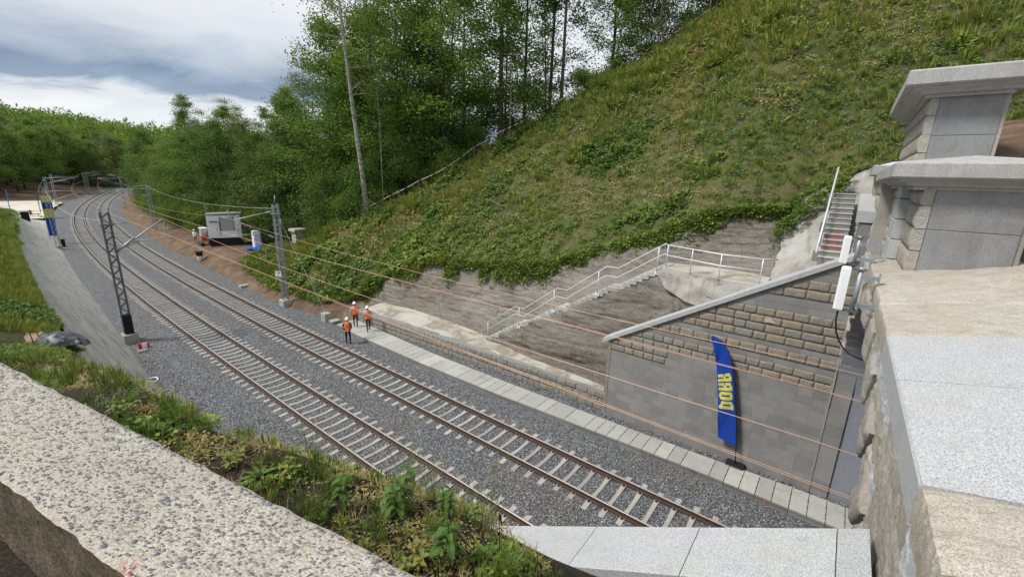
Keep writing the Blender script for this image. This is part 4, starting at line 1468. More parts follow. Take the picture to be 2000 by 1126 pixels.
def stair_rail():
    H, Hm = .95, .52
    o = SO0 - .03
    xs = [7.80]
    def zs(s): return float(z_stair(s))
    # top rail: follows flights, level over the double treads
    lv = []
    pts = [(7.80, 1.12)]
    for i in (8, 17, 26):
        a, b, z = STEPS[i]
        pts += [(a + .05, z), (b, z + .0)]
    pts += [(STAIR_TOP_S + .1, STAIR_TOP_Z)]
    land = [(-2.15, 10.33), (-3.25, 9.93), (-4.4, 9.53), (-5.75, 9.60)]
    paths = []
    for h in (H, Hm):
        q = [W(s, o, z + h) for s, z in pts] + [W(s, oo, STAIR_TOP_Z - .03 + h) for s, oo in land]
        if h == H: q.append(W(-6.15, 9.9, STAIR_TOP_Z + h - .03))
        paths.append(np.array(q))
    posts = []
    for s in (7.80, 5.55, 3.35, .95, -1.75):
        z = float(np.interp(-s, [-p[0] for p in pts], [p[1] for p in pts]))
        posts.append((W(s, o, z - .25), W(s, o, z + H)))
    for s, oo in land:
        posts.append((W(s, oo, STAIR_TOP_Z - .05), W(s, oo, STAIR_TOP_Z + H - .03)))
    t = tube_rail('stair_railing', 'pale tubular railing along the long steps and the landing', paths, posts, .022)
    for s in (5.55, 3.35, .95, -1.75):
        z = float(np.interp(-s, [-p[0] for p in pts], [p[1] for p in pts]))
        V, F = bevbox(W, s - .09, s + .09, o - .012, o + .02, z - .26, z - .10, .004)
        obj('fixing_plate', V, F, M['offwhite'], t)


stair_rail()


def lettered_steps():
    t = thing('concrete_steps', 'steep concrete steps with red lettering on the risers beside the portal', 'steps', W(-7.6, 10, 8))
    o0, z0 = 9.50, 8.02
    words_ = {5: 'TEREN', 4: 'KOLEJOWY', 3: 'WSTĘP', 2: 'WZBRONIONY'}
    n = 13
    for i in range(n):
        oa = o0 + i * .27; zt = z0 + (i + 1) * .166
        V, F = bevbox(W, -7.96, -7.30, oa, oa + .36, zt - .30, zt - .035, .004)
        obj('riser', V, F, M['conc_grey'], t)
        V, F = bevbox(W, -7.975, -7.285, oa - .022, oa + .36, zt - .035, zt, .006)
        obj('tread', V, F, M['conc_slab'], t)
        if i in words_:
            w = words_[i]
            V, F = text_mesh(w, .135, .0025)
            ext = V[:, 0].max() - V[:, 0].min()
            want = {'TEREN': .34, 'KOLEJOWY': .60, 'WSTĘP': .38, 'WZBRONIONY': .62}[w]
            k = want / ext
            # reader stands on the track side looking up the steps: text runs towards -s
            VV = W(-7.63 - V[:, 0] * k, np.full(len(V), oa - .003), zt - .105 + V[:, 1] * .92)
            obj('lettering', VV, F, M['red'], t)
    # stub blocks left of the flight
    for k, (oo, zz) in enumerate([(12.9, 10.15), (11.2, 9.18), (9.9, 8.30)]):
        V, F = bevbox(W, -7.29, -7.12, oo, oo + .25, zz - .35, zz, .01)
        obj('kerb_block', V, F, M['conc_grey'], t)
    tube_rail('step_handrail', 'single thick pale handrail rising beside the lettered steps', [np.array([W(-7.24, 9.05, 8.35), W(-7.24, 13.2, 11.12)])],
              [(W(-7.24, 10.4, 8.4), W(-7.24, 10.4, 9.25)), (W(-7.24, 12.6, 9.9), W(-7.24, 12.6, 10.72))], .032)


lettered_steps()

# antennas
def antenna(name_label, s, o, z0, z1, face_s):
    t = thing('panel_antenna', name_label, 'antenna', W(s - .2, o, z0))
    # white radome: rounded box
    a = np.array([(-.085, -.05), (-.05, -.085), (.05, -.085), (.085, -.05), (.085, .06), (-.085, .06)])
    V = []
    for z, k in ((z0, .8), (z0 + .03, 1), (z1 - .03, 1), (z1, .8)):
        V += [(s + p[1] * k * -1, o + p[0] * k, z) for p in a]
    V = np.array(V)
    F = [tuple(range(6))] + [tuple(range(18, 24))[::-1]] + [(r * 6 + i, r * 6 + 6 + i, r * 6 + 6 + (i + 1) % 6, r * 6 + (i + 1) % 6) for r in range(3) for i in range(6)]
    obj('radome', W(V[:, 0], V[:, 1], V[:, 2]), F, M['white'], t)
    V, F = tube([W(s - .2, o, z0 - .06), W(s - .2, o, z1 + .02)], .038, 10); obj('mast_tube', V, F, M['galv'], t, smooth=True)
    for z in (z1 - .16, z0 + .14):
        V, F = bar(W(s - .22, o, z), W(face_s, o + .02, z + .0), .07, .07); obj('arm', V, F, M['galv'], t)
        V, F = bar(W(face_s + .012, o, z - .10), W(face_s + .012, o, z + .10), .16, .02, up=_T); obj('wall_plate', V, F, M['galv'], t)
    for z in (z1 - .03, z0 + .02):
        V, F = bar(W(s - .06, o, z), W(s - .28, o, z), .10, .035); obj('clamp', V, F, M['galv_dark'], t)
    return t


antenna('larger white panel antenna on the nearer wall bracket', -7.98, 1.9, 8.25, 9.06, -8.46)
antenna('smaller white panel antenna behind, above the upper end of the white coping', -7.93, 4.6, 8.72, 9.36, -8.46)
pts = [W(-7.98, 1.9, 8.24), W(-7.985, 1.93, 8.05), W(-8.03, 2.0, 7.8), W(-8.11, 2.05, 7.62), W(-8.20, 2.05, 7.50), W(-8.32, 2.0, 7.42), W(-8.52, 1.9, 7.40)]
V, F = tube(pts, .014, 6); oneobj('antenna_cable', 'black cable hanging in a loop below the larger antenna', 'cable', V, F, M['black'], smooth=True)

# ------------------------------------------------------------------ FLAGS
def block_letters(word):
    """heavy condensed capitals with slit counters; the word fills the unit square"""
    G = {'P': [(0, .4, 0, 1), (.4, .62, .80, 1), (.4, .62, .10, .28), (.62, .92, .16, .94), (.92, 1, .24, .86)],
         'O': [(.08, .4, .04, .96), (0, .08, .14, .86), (.4, .62, .80, 1), (.4, .62, 0, .20), (.62, .92, .04, .96), (.92, 1, .14, .86)],
         'R': [(0, .4, 0, 1), (.4, .62, .82, 1), (.4, .62, .42, .58), (.62, .92, .50, .94), (.92, 1, .56, .88), (.62, 1, 0, .44), (.52, .62, .30, .42)]}
    V = []; F = []; n = len(word); cw = 1.0 / n
    for k, ch in enumerate(word):
        for x0, x1, y0, y1 in G[ch]:
            xs = np.linspace(x0, x1, 3); ys = np.linspace(y0, y1, 5)
            for i in range(2):
                for j in range(4):
                    b = len(V)
                    for x, y in ((xs[i], ys[j]), (xs[i + 1], ys[j]), (xs[i + 1], ys[j + 1]), (xs[i], ys[j + 1])):
                        V.append((k * cw + x * cw * .86, y, 0))
                    F.append((b, b + 1, b + 2, b + 3))
    return np.array(V, float), F


def feather_flag(label, base, pole_pts, edge_pts, mats, text=None, frame=W, group=None, plate=True):
    """pole_pts/edge_pts: matching (s, z) lists bottom to top in the plane o"""
    s0, o0, z0 = base
    t = thing('feather_flag', label, 'flag', frame(s0, o0, z0), group)
    pp = np.array([frame(s, o0, z) for s, z in [(s0, z0 + .12)] + pole_pts])
    V, F = tube(pp, np.linspace(.02, .010, len(pp)), 6); obj('pole', V, F, M['black'], t, smooth=True)
    n = 26; m_ = 7
    pz = np.array(pole_pts); ez = np.array(edge_pts)
    tt = np.linspace(0, 1, n)
    q = np.linspace(0, 1, len(pz)); q2 = np.linspace(0, 1, len(ez))
    ps = np.interp(tt, q, pz[:, 0]); pzv = np.interp(tt, q, pz[:, 1]); es = np.interp(tt, q2, ez[:, 0]); ezv = np.interp(tt, q2, ez[:, 1])
    U = np.linspace(0, 1, m_)
    s = ps[:, None] * (1 - U) + es[:, None] * U; z = pzv[:, None] * (1 - U) + ezv[:, None] * U
    def ripple(tv, uv): return .05 * np.sin(tv * 9 + uv * 3) * uv + .03 * np.sin(tv * 23 + uv * 7) * uv
    o = o0 + ripple(tt[:, None] * np.ones(m_), U[None, :] * np.ones((n, 1)))
    obj('banner', frame(s, o, z).reshape(-1, 3), gridF(n, m_), mats[0], t, smooth=True)
    if text:
        V, F = block_letters(text)
        x, y = V[:, 0], V[:, 1]
        tv = .262 + x * .275; uv = .93 - y * .80      # printed along the banner, seen from the back: mirrored
        S_ = np.interp(tv, tt, ps) * (1 - uv) + np.interp(tv, tt, es) * uv
        Z_ = np.interp(tv, tt, pzv) * (1 - uv) + np.interp(tv, tt, ezv) * uv
        O_ = o0 + ripple(tv, uv)
        obj('lettering', frame(S_, O_ - .006, Z_), F, mats[1], t)
    if plate:
        V, F = bevbox(frame, s0 - .32, s0 + .32, o0 - .24, o0 + .24, z0, z0 + .12, .03); obj('base_weight', V, F, M['black'], t)
    return t


feather_flag('blue flag with yellow PORR lettering standing against the wing wall', (-6.13, 8.72, .01),
             [(-6.06, .86), (-5.96, 1.6), (-5.82, 2.4), (-5.66, 3.2), (-5.49, 3.96), (-5.30, 4.43), (-5.02, 4.80), (-4.70, 4.93)],
             [(-5.40, .95), (-5.32, 1.6), (-5.22, 2.3), (-5.10, 3.0), (-4.97, 3.65), (-4.86, 4.2), (-4.72, 4.62), (-4.62, 4.90)], [M['blue'], M['yellow']], 'PORR')
feather_flag('left of the two far pale blue flags, beside the grass bank', (129, -9.6, .17), [(129, .9), (129.1, 2.5), (129.3, 4.2), (129.8, 4.8)], [(130.2, 1.2), (130.6, 2.5), (130.9, 4.2), (130.8, 4.7)], [M['blue_pale'], M['yellow']], None, P)
feather_flag('right of the two far pale blue flags, just left of the lattice mast', (115.5, -4.4, .17), [(115.5, .9), (115.6, 2.5), (115.8, 4.2), (116.2, 4.8)], [(117.4, 1.2), (117.6, 2.5), (117.6, 4.2), (117.4, 4.7)], [M['blue_pale'], M['yellow']], None, P)

# ------------------------------------------------------------------ MASTS AND WIRES
def lattice(mb, base, a_dir, b_dir, w, d, h, n, leg=.09, th=.05, m=0):
    """two-channel mast with lacing: w along a_dir, d along b_dir"""
    up = np.array([0, 0, 1.0]); L = []
    for i in (-1, 1):
        for j in (-1, 1):
            L.append(base + a_dir * i * w / 2 + b_dir * j * d / 2)
    for p in L:
        mb.add(*bar(p, p + up * h, th, leg, up=a_dir), m)
    for k in range(n):
        z0, z1 = h * k / n, h * (k + 1) / n
        for (i, j) in ((0, 2), (1, 3)):
            a, b = (L[i], L[j]) if k % 2 else (L[j], L[i])
            mb.add(*bar(a + up * z0, b + up * z1, .045, .02, up=b_dir), m)
        for (i, j) in ((0, 1), (2, 3)):
            a, b = (L[i], L[j]) if k % 2 else (L[j], L[i])
            mb.add(*bar(a + up * z0, b + up * z1, .04, .02, up=a_dir), m)


def mast(s, o, h, label, tgt=None, dark=False, zb=-.2, w=.36, d=.22, arm=None, arm2=None, group='overhead line masts', cover=False, detail=True):
    t = thing('catenary_mast', label, 'catenary mast', P(s, o, zb), group)
    th = head(s); T_ = np.array([math.cos(th), math.sin(th), 0]); N_ = np.array([math.sin(th), -math.cos(th), 0])
    b = P(s, o, zb); mt = M['galv_dark'] if dark else M['galv']
    fh = .55
    fr = lambda x, y, z: b + np.asarray(x)[..., None] * T_ + np.asarray(y)[..., None] * N_ + np.asarray(z)[..., None] * np.array([0, 0, 1.0])
    V, F = bevbox(fr, -.42, .42, -.36, .36, -.4, fh, .03); obj('foundation', V, F, M['conc'], t)
    mb = MB(); lattice(mb, b + np.array([0, 0, fh]), N_, T_, w, d, h - fh, 22 if detail else 10, .075, .05)
    mb.obj('lattice_post', [mt], t)
    V, F = bevbox(fr, -.2, .2, -w / 2 - .1, w / 2 + .1, h - .75, h - .67, .01); obj('head_plate', V, F, mt, t)
    if cover:
        for sg in (-1, 1):
            V, F = bevbox(fr, sg * .17 - .02, sg * .17 + .02, -.22, .22, fh, 1.75, .01); obj('cover_panel', V, F, M['tar'], t)
    for a in (arm or []):
        pa, pb = P(s, a[0], a[1]), P(s, a[2], a[3])
        V, F = tube([pa, pb], a[4] if len(a) > 4 else .035, 7); obj('cantilever', V, F, M['galv'], t, smooth=True)
        if a[0] != a[2] and abs(a[0] - a[2]) > 1.5:
            f0, f1 = .05, .05 + .38 / math.hypot(a[2] - a[0], a[3] - a[1])
            V, F = tube([pa + (pb - pa) * (f0 + (f1 - f0) * k_ / 6) for k_ in range(7)], [.05, .075, .05, .075, .05, .075, .05], 7); obj('insulator', V, F, M['grey_panel'], t)
    return t


mast(26.0, -2.62, 7.95, 'dark lattice mast standing at the foot of the left concrete bank', dark=True, cover=True,
     arm=[(-2.4, 5.45, .05, 7.25, .05), (-2.4, 5.45, -1.5, 6.2, .07), (-2.35, 5.55, -1.3, 5.95, .03), (-1.75, 5.98, .45, 6.02, .028), (-2.4, 7.1, -1.7, 7.1, .03), (.05, 7.25, .1, 6.6, .03)])
mast(26.8, 7.15, 8.05, 'grey lattice mast with a white number plate right of the tracks', arm=[(6.9, 7.35, 4.2, 6.83, .045), (4.2, 6.83, 3.55, 7.05, .04), (6.9, 5.3, 4.3, 6.8, .03), (5.9, 5.7, 4.0, 5.75, .03), (4.1, 6.8, 3.9, 7.6, .02), (7.1, 7.9, 7.2, 8.5, .03)])
# number plate
t = bpy.data.objects['catenary_mast.001']
th = head(26.8); b0 = P(26.55, 6.72, 2.55)
T26 = np.array([math.cos(th), math.sin(th), 0]); N26 = np.array([math.sin(th), -math.cos(th), 0])
nrm = -T26 * .55 - N26 * .83; nrm /= np.linalg.norm(nrm); xr = np.cross(np.array([0, 0, 1.0]), nrm)
V, F = bar(b0 - xr * .24, b0 + xr * .24, .02, .42, up=(0, 0, 1)); pl = obj('number_plate', V, F, M['white'], t)
for body, dz, k in (('174', .08, .22), ('8', -.10, .16)):
    V, F = text_mesh(body, k, .006)
    obj('digits', b0 + nrm * .018 + xr * V[:, 0:1] + np.array([0, 0, 1.0]) * (V[:, 1:2] + dz), F, M['black'], pl)
mast(77.8, 8.45, 7.7, 'lattice mast in front of the woods left of the white shed', arm=[(8.2, 7.0, 5.0, 6.9), (8.2, 5.9, 4.6, 6.9)])
mast(138, 8.6, 8.2, 'blue-grey lattice mast on the inside of the far curve', arm=[(8.3, 7.0, 4.6, 7.1), (8.3, 5.8, 4.7, 7.0)], detail=False)
mast(190, 8.8, 8.2, 'far right mast half hidden by the roadside trees', arm=[(8.5, 7.0, 4.6, 7.1), (8.5, 5.8, 4.7, 7.0)], detail=False)
mast(70, -2.5, 7.8, 'lattice mast left of the tracks with a blue and yellow flag behind it', arm=[(-2.3, 7.0, .6, 7.1), (-2.3, 5.8, .7, 7.0)])
mast(137.5, -4.2, 7.5, 'second mast left of the tracks by the pale gravel yard', arm=[(-4, 7.0, .6, 7.1), (-4, 5.8, .7, 7.0)], detail=False)
mast(152, -4.4, 7.8, 'third mast left of the far curve, at the end of the yard', arm=[(-4.2, 7.0, .6, 7.1), (-4.2, 5.8, .7, 7.0)], detail=False)
mast(212, -3.9, 7.6, 'nearer one of the close pair of masts outside the far curve', arm=[(-3.7, 7.0, .6, 7.1), (-3.7, 5.8, .7, 7.0)], detail=False)
mast(219, -3.9, 7.6, 'farther one of the close pair of masts outside the far curve', arm=[(-3.7, 7.0, 2.6, 8.1), (-3.7, 5.8, .7, 7.0)], detail=False)
mast(246, 8.6, 7.8, 'farthest mast at the end of the visible line', arm=[(8.4, 7.0, 4.6, 7.1)], detail=False)


def wire(name, label, cat, pts_list, mats, r=.012, group=None, droppers=None, seg=10):
    mb = MB()
    for pts in pts_list:
        mb.add(*tube(pts, r, 5, caps=False))
    if droppers:
        for a, b in droppers: mb.add(*tube([a, b], .006, 4, caps=False))
    return mb.one(name, label, cat, [mats], group=group, smooth=False)


def span(s0, s1, oa, ob, za, zb, sag, n=14):
    t = np.linspace(0, 1, n); s = s0 + (s1 - s0) * t
    return P(s, oa + (ob - oa) * t, za + (zb - za) * t - sag * 4 * t * (1 - t))


SUP = [-22, 26, 70, 138, 200, 262]


def chain(vals, sag, off=0.0, n=14):
    out = []
    for (s0, o0, z0), (s1, o1, z1) in zip(vals[:-1], vals[1:]):
        p = span(s0, s1, o0 + off, o1 + off, z0, z1, sag * ((s1 - s0) / 55.0) ** 2, n)
        out.append(p if not out else p[1:])
    return np.concatenate(out)


c1 = [(-22, .78, 5.25), (-8, .76, 5.30), (26, .55, 5.95), (70, .9, 5.75), (138, .6, 5.7), (205, .8, 5.7), (262, .75, 5.7)]
m1 = [(-22, .78, 5.9), (-8, .76, 6.12), (26, .10, 7.2), (70, .7, 7.0), (138, .75, 7.0), (205, .75, 7.0), (262, .75, 7.0)]
c2 = [(-22, 4.58, 5.35), (-8, 4.58, 5.55), (26.8, 4.1, 5.75), (77.8, 4.7, 5.75), (138, 4.4, 5.7), (190, 4.6, 5.7), (246, 4.6, 5.7)]
m2 = [(-22, 4.58, 6.1), (-8, 4.58, 6.2), (26.8, 3.7, 7.05), (77.8, 4.7, 6.9), (138, 4.58, 7.0), (190, 4.58, 7.0), (246, 4.58, 7.0)]
wire('contact_wire', 'twin copper contact wires over the left track, lowest wires at the portal', 'overhead wire', [chain(c1, .06, -.035), chain(c1, .06, .035)], M['copper'], .0062)
wire('messenger_wire', 'single copper messenger wire over the left track', 'overhead wire', [chain(m1, .75)], M['copper'], .0075)
dr = []
for s in (0.2, 14.5):
    pass
wire('contact_wire', 'twin copper contact wires over the right track, crossing the middle of the flag', 'overhead wire', [chain(c2, .06, -.035), chain(c2, .06, .035)], M['copper'], .0062)
ms = chain(m2, .75)
drops = []
for s, in ((-.6,), (-4.8,)):
    zm = 6.2 + (7.05 - 6.2) * (s + 8) / 34.8 - .75 * (34.8 / 55) ** 2 * 4 * ((s + 8) / 34.8) * (1 - (s + 8) / 34.8)
    drops.append((P(s, 4.52, zm), P(s, 4.52, 5.6)))
wire('messenger_wire', 'single copper messenger wire over the right track, highest wire at the portal', 'overhead wire', [ms], M['copper'], .0075, droppers=drops)
wire('feeder_wire', 'pale sagging wire between the tops of the right-hand masts', 'overhead wire', [span(26.8, 77.8, 7.0, 8.2, 7.55, 7.5, .75), span(77.8, 138, 8.2, 8.4, 7.5, 7.6, 1.0), span(138, 190, 8.4, 8.5, 7.6, 7.6, .9)], M['wire_pale'], .013)
wire('feeder_wire', 'pale sagging wire from the dark left mast to the mast with the banner', 'overhead wire', [span(26, 70, -2.7, -2.5, 7.3, 7.3, .9), span(70, 137.5, -2.5, -4.2, 7.3, 7.0, 1.3), span(137.5, 212, -4.2, -3.9, 7.0, 7.2, 1.2)], M['wire_pale'], .013)
# anchor guy of the right mast
t = thing('anchor_guy', 'stay wire running from the grey mast down to a small concrete block', 'stay wire', P(21.0, 7.45, -.2))
V, F = tube([P(26.7, 7.35, 6.6), P(21.05, 7.45, .35)], .014, 5); obj('wire', V, F, M['galv'], t)
V, F = bevbox(lambda a, b, c: P(a, b, c), 20.75, 21.35, 7.2, 7.7, -.3, .42, .03); obj('anchor_block', V, F, M['conc'], t)
V, F = bar(P(26.7, 7.35, 6.75), P(26.7, 7.35, 6.45), .09, .09, up=(1, 0, 0)); obj('insulator', V, F, M['offwhite'], t)
V, F = bevbox(P, 20.0, 20.55, 7.35, 8.0, -.15, .0, .02); oneobj('concrete_slab', 'flat concrete slab lying beside the small anchor block', 'slab', V, F, M['conc'])
V, F = bevbox(P, 34.9, 35.5, 6.7, 7.4, -.2, .05, .03); oneobj('concrete_block', 'flat concrete block on the edge of the ballast below the soil', 'block', V, F, M['conc'])

# ------------------------------------------------------------------ PEOPLE
def skin_mesh(nodes, edges, radii, root=0, sub=1):
    me = bpy.data.meshes.new('body'); me.from_pydata([tuple(map(float, n)) for n in nodes], edges, []); me.update()
    o = bpy.data.objects.new('body_tmp', me); COL.objects.link(o)
    sk = o.modifiers.new('skin', 'SKIN'); sk.use_smooth_shade = True
    if not me.skin_vertices: me.attributes.new
    sv = me.skin_vertices[0].data if me.skin_vertices else None
    if sv is None:
        bpy.context.view_layer.objects.active = o
        sv = me.skin_vertices[0].data
    for i, r in enumerate(radii):
        sv[i].radius = (r, r) if not hasattr(r, '__len__') else r
        sv[i].use_root = (i == root)
    su = o.modifiers.new('sub', 'SUBSURF'); su.levels = sub; su.render_levels = sub
    bpy.context.view_layer.update()
    ev = o.evaluated_get(bpy.context.evaluated_depsgraph_get()); m2 = ev.to_mesh()
    V = np.array([v.co[:] for v in m2.vertices]); F = [tuple(p.vertices) for p in m2.polygons]
    ev.to_mesh_clear(); bpy.data.objects.remove(o); bpy.data.meshes.remove(me)
    return V, F


def person(label, base, yaw, pose, mats, vest=True, helmet='white', fr=P, extra=None, height=1.76, group=None):
    """body frame: +y is where the person faces, z up, feet at 0"""
    top, sleeve, legs_m, vest_m = mats
    k = height / 1.76
    n = {}
    n['pelvis'] = (0, 0, .96); n['belly'] = (0, .0, 1.10); n['chest'] = (0, .0, 1.30); n['neckb'] = (0, -.01, 1.45); n['neck'] = (0, .0, 1.52); n['head'] = (0, .02, 1.60); n['crown'] = (0, .015, 1.70)
    for sg, w in ((-1, 'l'), (1, 'r')):
        n['hip' + w] = (sg * .095, 0, .90); n['sh' + w] = (sg * .19, -.005, 1.41)
    n.update(pose)
    rad = {'pelvis': (.14, .10), 'belly': (.135, .095), 'chest': (.16, .11), 'neckb': (.075, .07), 'neck': .052, 'head': (.078, .09), 'crown': (.062, .075), 'hip': .095, 'knee': .06, 'ankle': .042, 'toe': .036, 'heel': .04, 'sh': .066, 'elbow': .046, 'wrist': .028, 'palm': (.036, .018)}
    E = [('pelvis', 'belly'), ('belly', 'chest'), ('chest', 'neckb'), ('neckb', 'neck'), ('neck', 'head'), ('head', 'crown')]
    for w in 'lr':
        E += [('pelvis', 'hip' + w), ('hip' + w, 'knee' + w), ('knee' + w, 'ankle' + w), ('ankle' + w, 'toe' + w), ('chest', 'sh' + w), ('sh' + w, 'elbow' + w), ('elbow' + w, 'wrist' + w), ('wrist' + w, 'palm' + w)]
        pa = np.array(n['palm' + w]); wr = np.array(n['wrist' + w]); d = pa - wr; d /= np.linalg.norm(d)
        sd, q = basis(d)
        for fi, (off, L) in enumerate(((-.028, .062), (-.010, .075), (.008, .07), (.026, .055))):
            a = 'f%d%s' % (fi, w); n[a] = tuple(pa + sd * off + d * .03); n[a + 'b'] = tuple(pa + sd * off * 1.05 + d * (.03 + L * .55) + q * .010); n[a + 'c'] = tuple(pa + sd * off + d * (.03 + L) + q * .035)
            E += [('palm' + w, a), (a, a + 'b'), (a + 'b', a + 'c')]
        a = 't' + w; n[a] = tuple(wr + d * .045 - sd * .040 + q * .01); n[a + 'b'] = tuple(wr + d * .085 - sd * .055 + q * .03)
        E += [('wrist' + w, a), (a, a + 'b')]
    names = list(n); idx = {a: i for i, a in enumerate(names)}
    def rr(a):
        for key in (a, a[:-1]):
            if key in rad: return rad[key]
        return .0095
    R_ = [tuple(x * 1.0 for x in (rr(a) if hasattr(rr(a), '__len__') else (rr(a),) * 2)) for a in names]
    V, F = skin_mesh([n[a] for a in names], [(idx[a], idx[b]) for a, b in E], R_)
    # dress the body by nearest limb
    segs = [(np.array(n[a]), np.array(n[b]), a) for a, b in E]
    C_ = np.array([V[list(f)].mean(0) for f in F])
    best = np.full(len(C_), 1e9); lab = np.zeros(len(C_), int)
    for a, b, nm in segs:
        ab = b - a; t_ = np.clip(((C_ - a) @ ab) / (ab @ ab), 0, 1); d_ = np.linalg.norm(C_ - (a + t_[:, None] * ab), axis=1)
        if nm in ('neckb', 'neck', 'head') or nm.startswith(('palm', 'f', 't', 'wrist')): mi = 2
        elif nm.startswith(('hip', 'knee')) or nm == 'pelvis': mi = 1
        elif nm.startswith('ankle'): mi = 3
        elif nm.startswith(('sh', 'elbow')): mi = 4
        else: mi = 0
        u = d_ < best; best[u] = d_[u]; lab[u] = mi
    c, s_ = math.cos(yaw), math.sin(yaw)
    base = np.asarray(base, float)
    def tr(v):
        v = np.asarray(v, float).reshape(-1, 3) * k
        return np.stack([v[:, 0] * c - v[:, 1] * s_, v[:, 0] * s_ + v[:, 1] * c, v[:, 2]], -1) + base
    t = thing('person', label, 'person', base, group)
    obj('body', tr(V), F, [M[top], M[legs_m], M['skin'], M['blackcloth'], M[sleeve]], t, smooth=True, fmat=lab)
    h = np.array(n['head']); cr = np.array(n['crown'])
    # face
    f = MB()
    for sg in (-1, 1):
        f.add(*tube([h + (sg * .03, .085, .012), h + (sg * .03, .094, .012)], .010, 6))
    f.obj('eye', [M['black']], t)
    f = MB(); f.add(*tube([h + (0, .082, .0), h + (0, .112, -.022)], [.008, .014], 5)); f.add(*tube([h + (-.02, .088, -.05), h + (.02, .088, -.05)], .006, 4))
    for sg in (-1, 1): f.add(*tube([h + (sg * .078, 0, .02), h + (sg * .092, -.01, -.02)], .014, 5))
    f.obj('face_features', [M['skin']], t)
    # hair at the back of the neck
    a = np.linspace(0, math.pi, 9); V2 = []
    for z, r in ((-.035, .078), (.03, .094)):
        V2 += [h + (r * math.cos(q + math.pi), r * 1.05 * math.sin(q + math.pi), z) for q in a]
    obj('hair', tr(V2), [(i, i + 1, i + 10, i + 9) for i in range(8)], M['hair'], t)
    if helmet:
        V2 = []; nn = 14
        prof = [(.150, .0), (.122, .012), (.118, .05), (.10, .095), (.065, .125), (.02, .137)]
        for r, z in prof:
            for i in range(nn):
                q = i * 2 * math.pi / nn
                ex = .035 if (r > .14 and math.sin(q) > .3) else 0
                V2.append(cr + (r * .92 * math.cos(q), (r + ex) * 1.08 * math.sin(q), z - .04))
        F2 = [(r * nn + i, r * nn + (i + 1) % nn, (r + 1) * nn + (i + 1) % nn, (r + 1) * nn + i) for r in range(len(prof) - 1) for i in range(nn)] + [tuple((len(prof) - 1) * nn + i for i in range(nn))]
        obj('hard_hat', tr(V2), F2, M[helmet], t, smooth=True)
    if vest:
        pe, ch, nb = (np.array(n[q]) for q in ('pelvis', 'chest', 'neckb'))
        rows_ = [(.00, .205, .155, 0), (.10, .195, .150, 0), (.14, .196, .150, 1), (.20, .196, .150, 1), (.30, .20, .150, 0), (.36, .205, .15, 0), (.45, .205, .14, 0), (.52, .17, .12, 0), (.555, .10, .09, 0)]
        V2 = []; nn = 18
        for dz, a_, b_, _ in rows_:
            tt_ = min(1, dz / .42); cen = pe * (1 - tt_) + ch * tt_ if tt_ < 1 else ch + (nb - ch) * (dz - .42) / .2
            cen = np.array([cen[0], cen[1], pe[2] - .06 + dz])
            V2 += [cen + (a_ * math.cos(i * 2 * math.pi / nn), b_ * math.sin(i * 2 * math.pi / nn), .006 * math.sin(i * 3)) for i in range(nn)]
        F2 = []; m2 = []
        for r in range(len(rows_) - 1):
            for i in range(nn):
                F2.append((r * nn + i, r * nn + (i + 1) % nn, (r + 1) * nn + (i + 1) % nn, (r + 1) * nn + i)); m2.append(1 if rows_[r][3] and rows_[r + 1][3] else 0)
        obj('safety_vest', tr(V2), F2, [M[vest_m], M['reflect']], t, smooth=True, fmat=m2)
    for e in (extra or []):
        obj(e[0], tr(e[1]), e[2], M[e[3]], t)
    return t


STAND = {'kneel': (-.11, .02, .49), 'kneer': (.11, .02, .49), 'anklel': (-.12, -.01, .08), 'ankler': (.12, -.01, .08), 'toel': (-.14, .15, .035), 'toer': (.14, .15, .035)}
clasp = dict(STAND, elbowl=(-.27, -.10, 1.14), wristl=(-.10, -.20, .98), palml=(-.03, -.215, .95), elbowr=(.27, -.10, 1.14), wristr=(.10, -.20, .99), palmr=(.04, -.22, .96))
walk1 = {'kneel': (-.10, .10, .50), 'anklel': (-.10, .02, .09), 'toel': (-.11, .17, .04), 'kneer': (.10, -.06, .50), 'ankler': (.11, -.33, .15), 'toer': (.12, -.24, .04),
         'elbowl': (-.26, -.08, 1.17), 'wristl': (-.24, .02, .96), 'palml': (-.235, .05, .89), 'elbowr': (.33, .10, 1.24), 'wristr': (.46, .24, 1.30), 'palmr': (.50, .29, 1.31)}
stride = {'kneel': (-.12, -.10, .50), 'anklel': (-.13, -.26, .12), 'toel': (-.14, -.12, .04), 'kneer': (.12, .15, .51), 'ankler': (.14, .24, .08), 'toer': (.15, .40, .04),
          'elbowl': (-.28, .04, 1.15), 'wristl': (-.25, .17, .98), 'palml': (-.24, .21, .93), 'elbowr': (.28, -.08, 1.16), 'wristr': (.27, -.08, .93), 'palmr': (.268, -.07, .86)}
person('person in orange vest and white helmet standing on the ballast with hands clasped behind', P(15.9, 6.12, -.20), R(12), clasp, ('blackcloth', 'blackcloth', 'navy', 'orange'))
paper = np.array([(.44, .22, 1.30), (.80, .30, 1.36), (.80, .30, 1.27), (.44, .22, 1.22), (.44, .235, 1.30), (.80, .315, 1.36), (.80, .315, 1.27), (.44, .235, 1.22)])
person('person in orange vest walking on the walkway holding out a rolled paper', W(17.6, 7.85, .10), R(18), walk1, ('shirt', 'shirt', 'navy', 'orange'), extra=[('rolled_paper', paper, BOXF, 'conc_slab')])
person('person in orange vest and pale blue shirt striding on the walkway by the low wall', W(16.15, 7.88, .10), R(35), stride, ('shirt', 'shirt', 'navy', 'orange'))
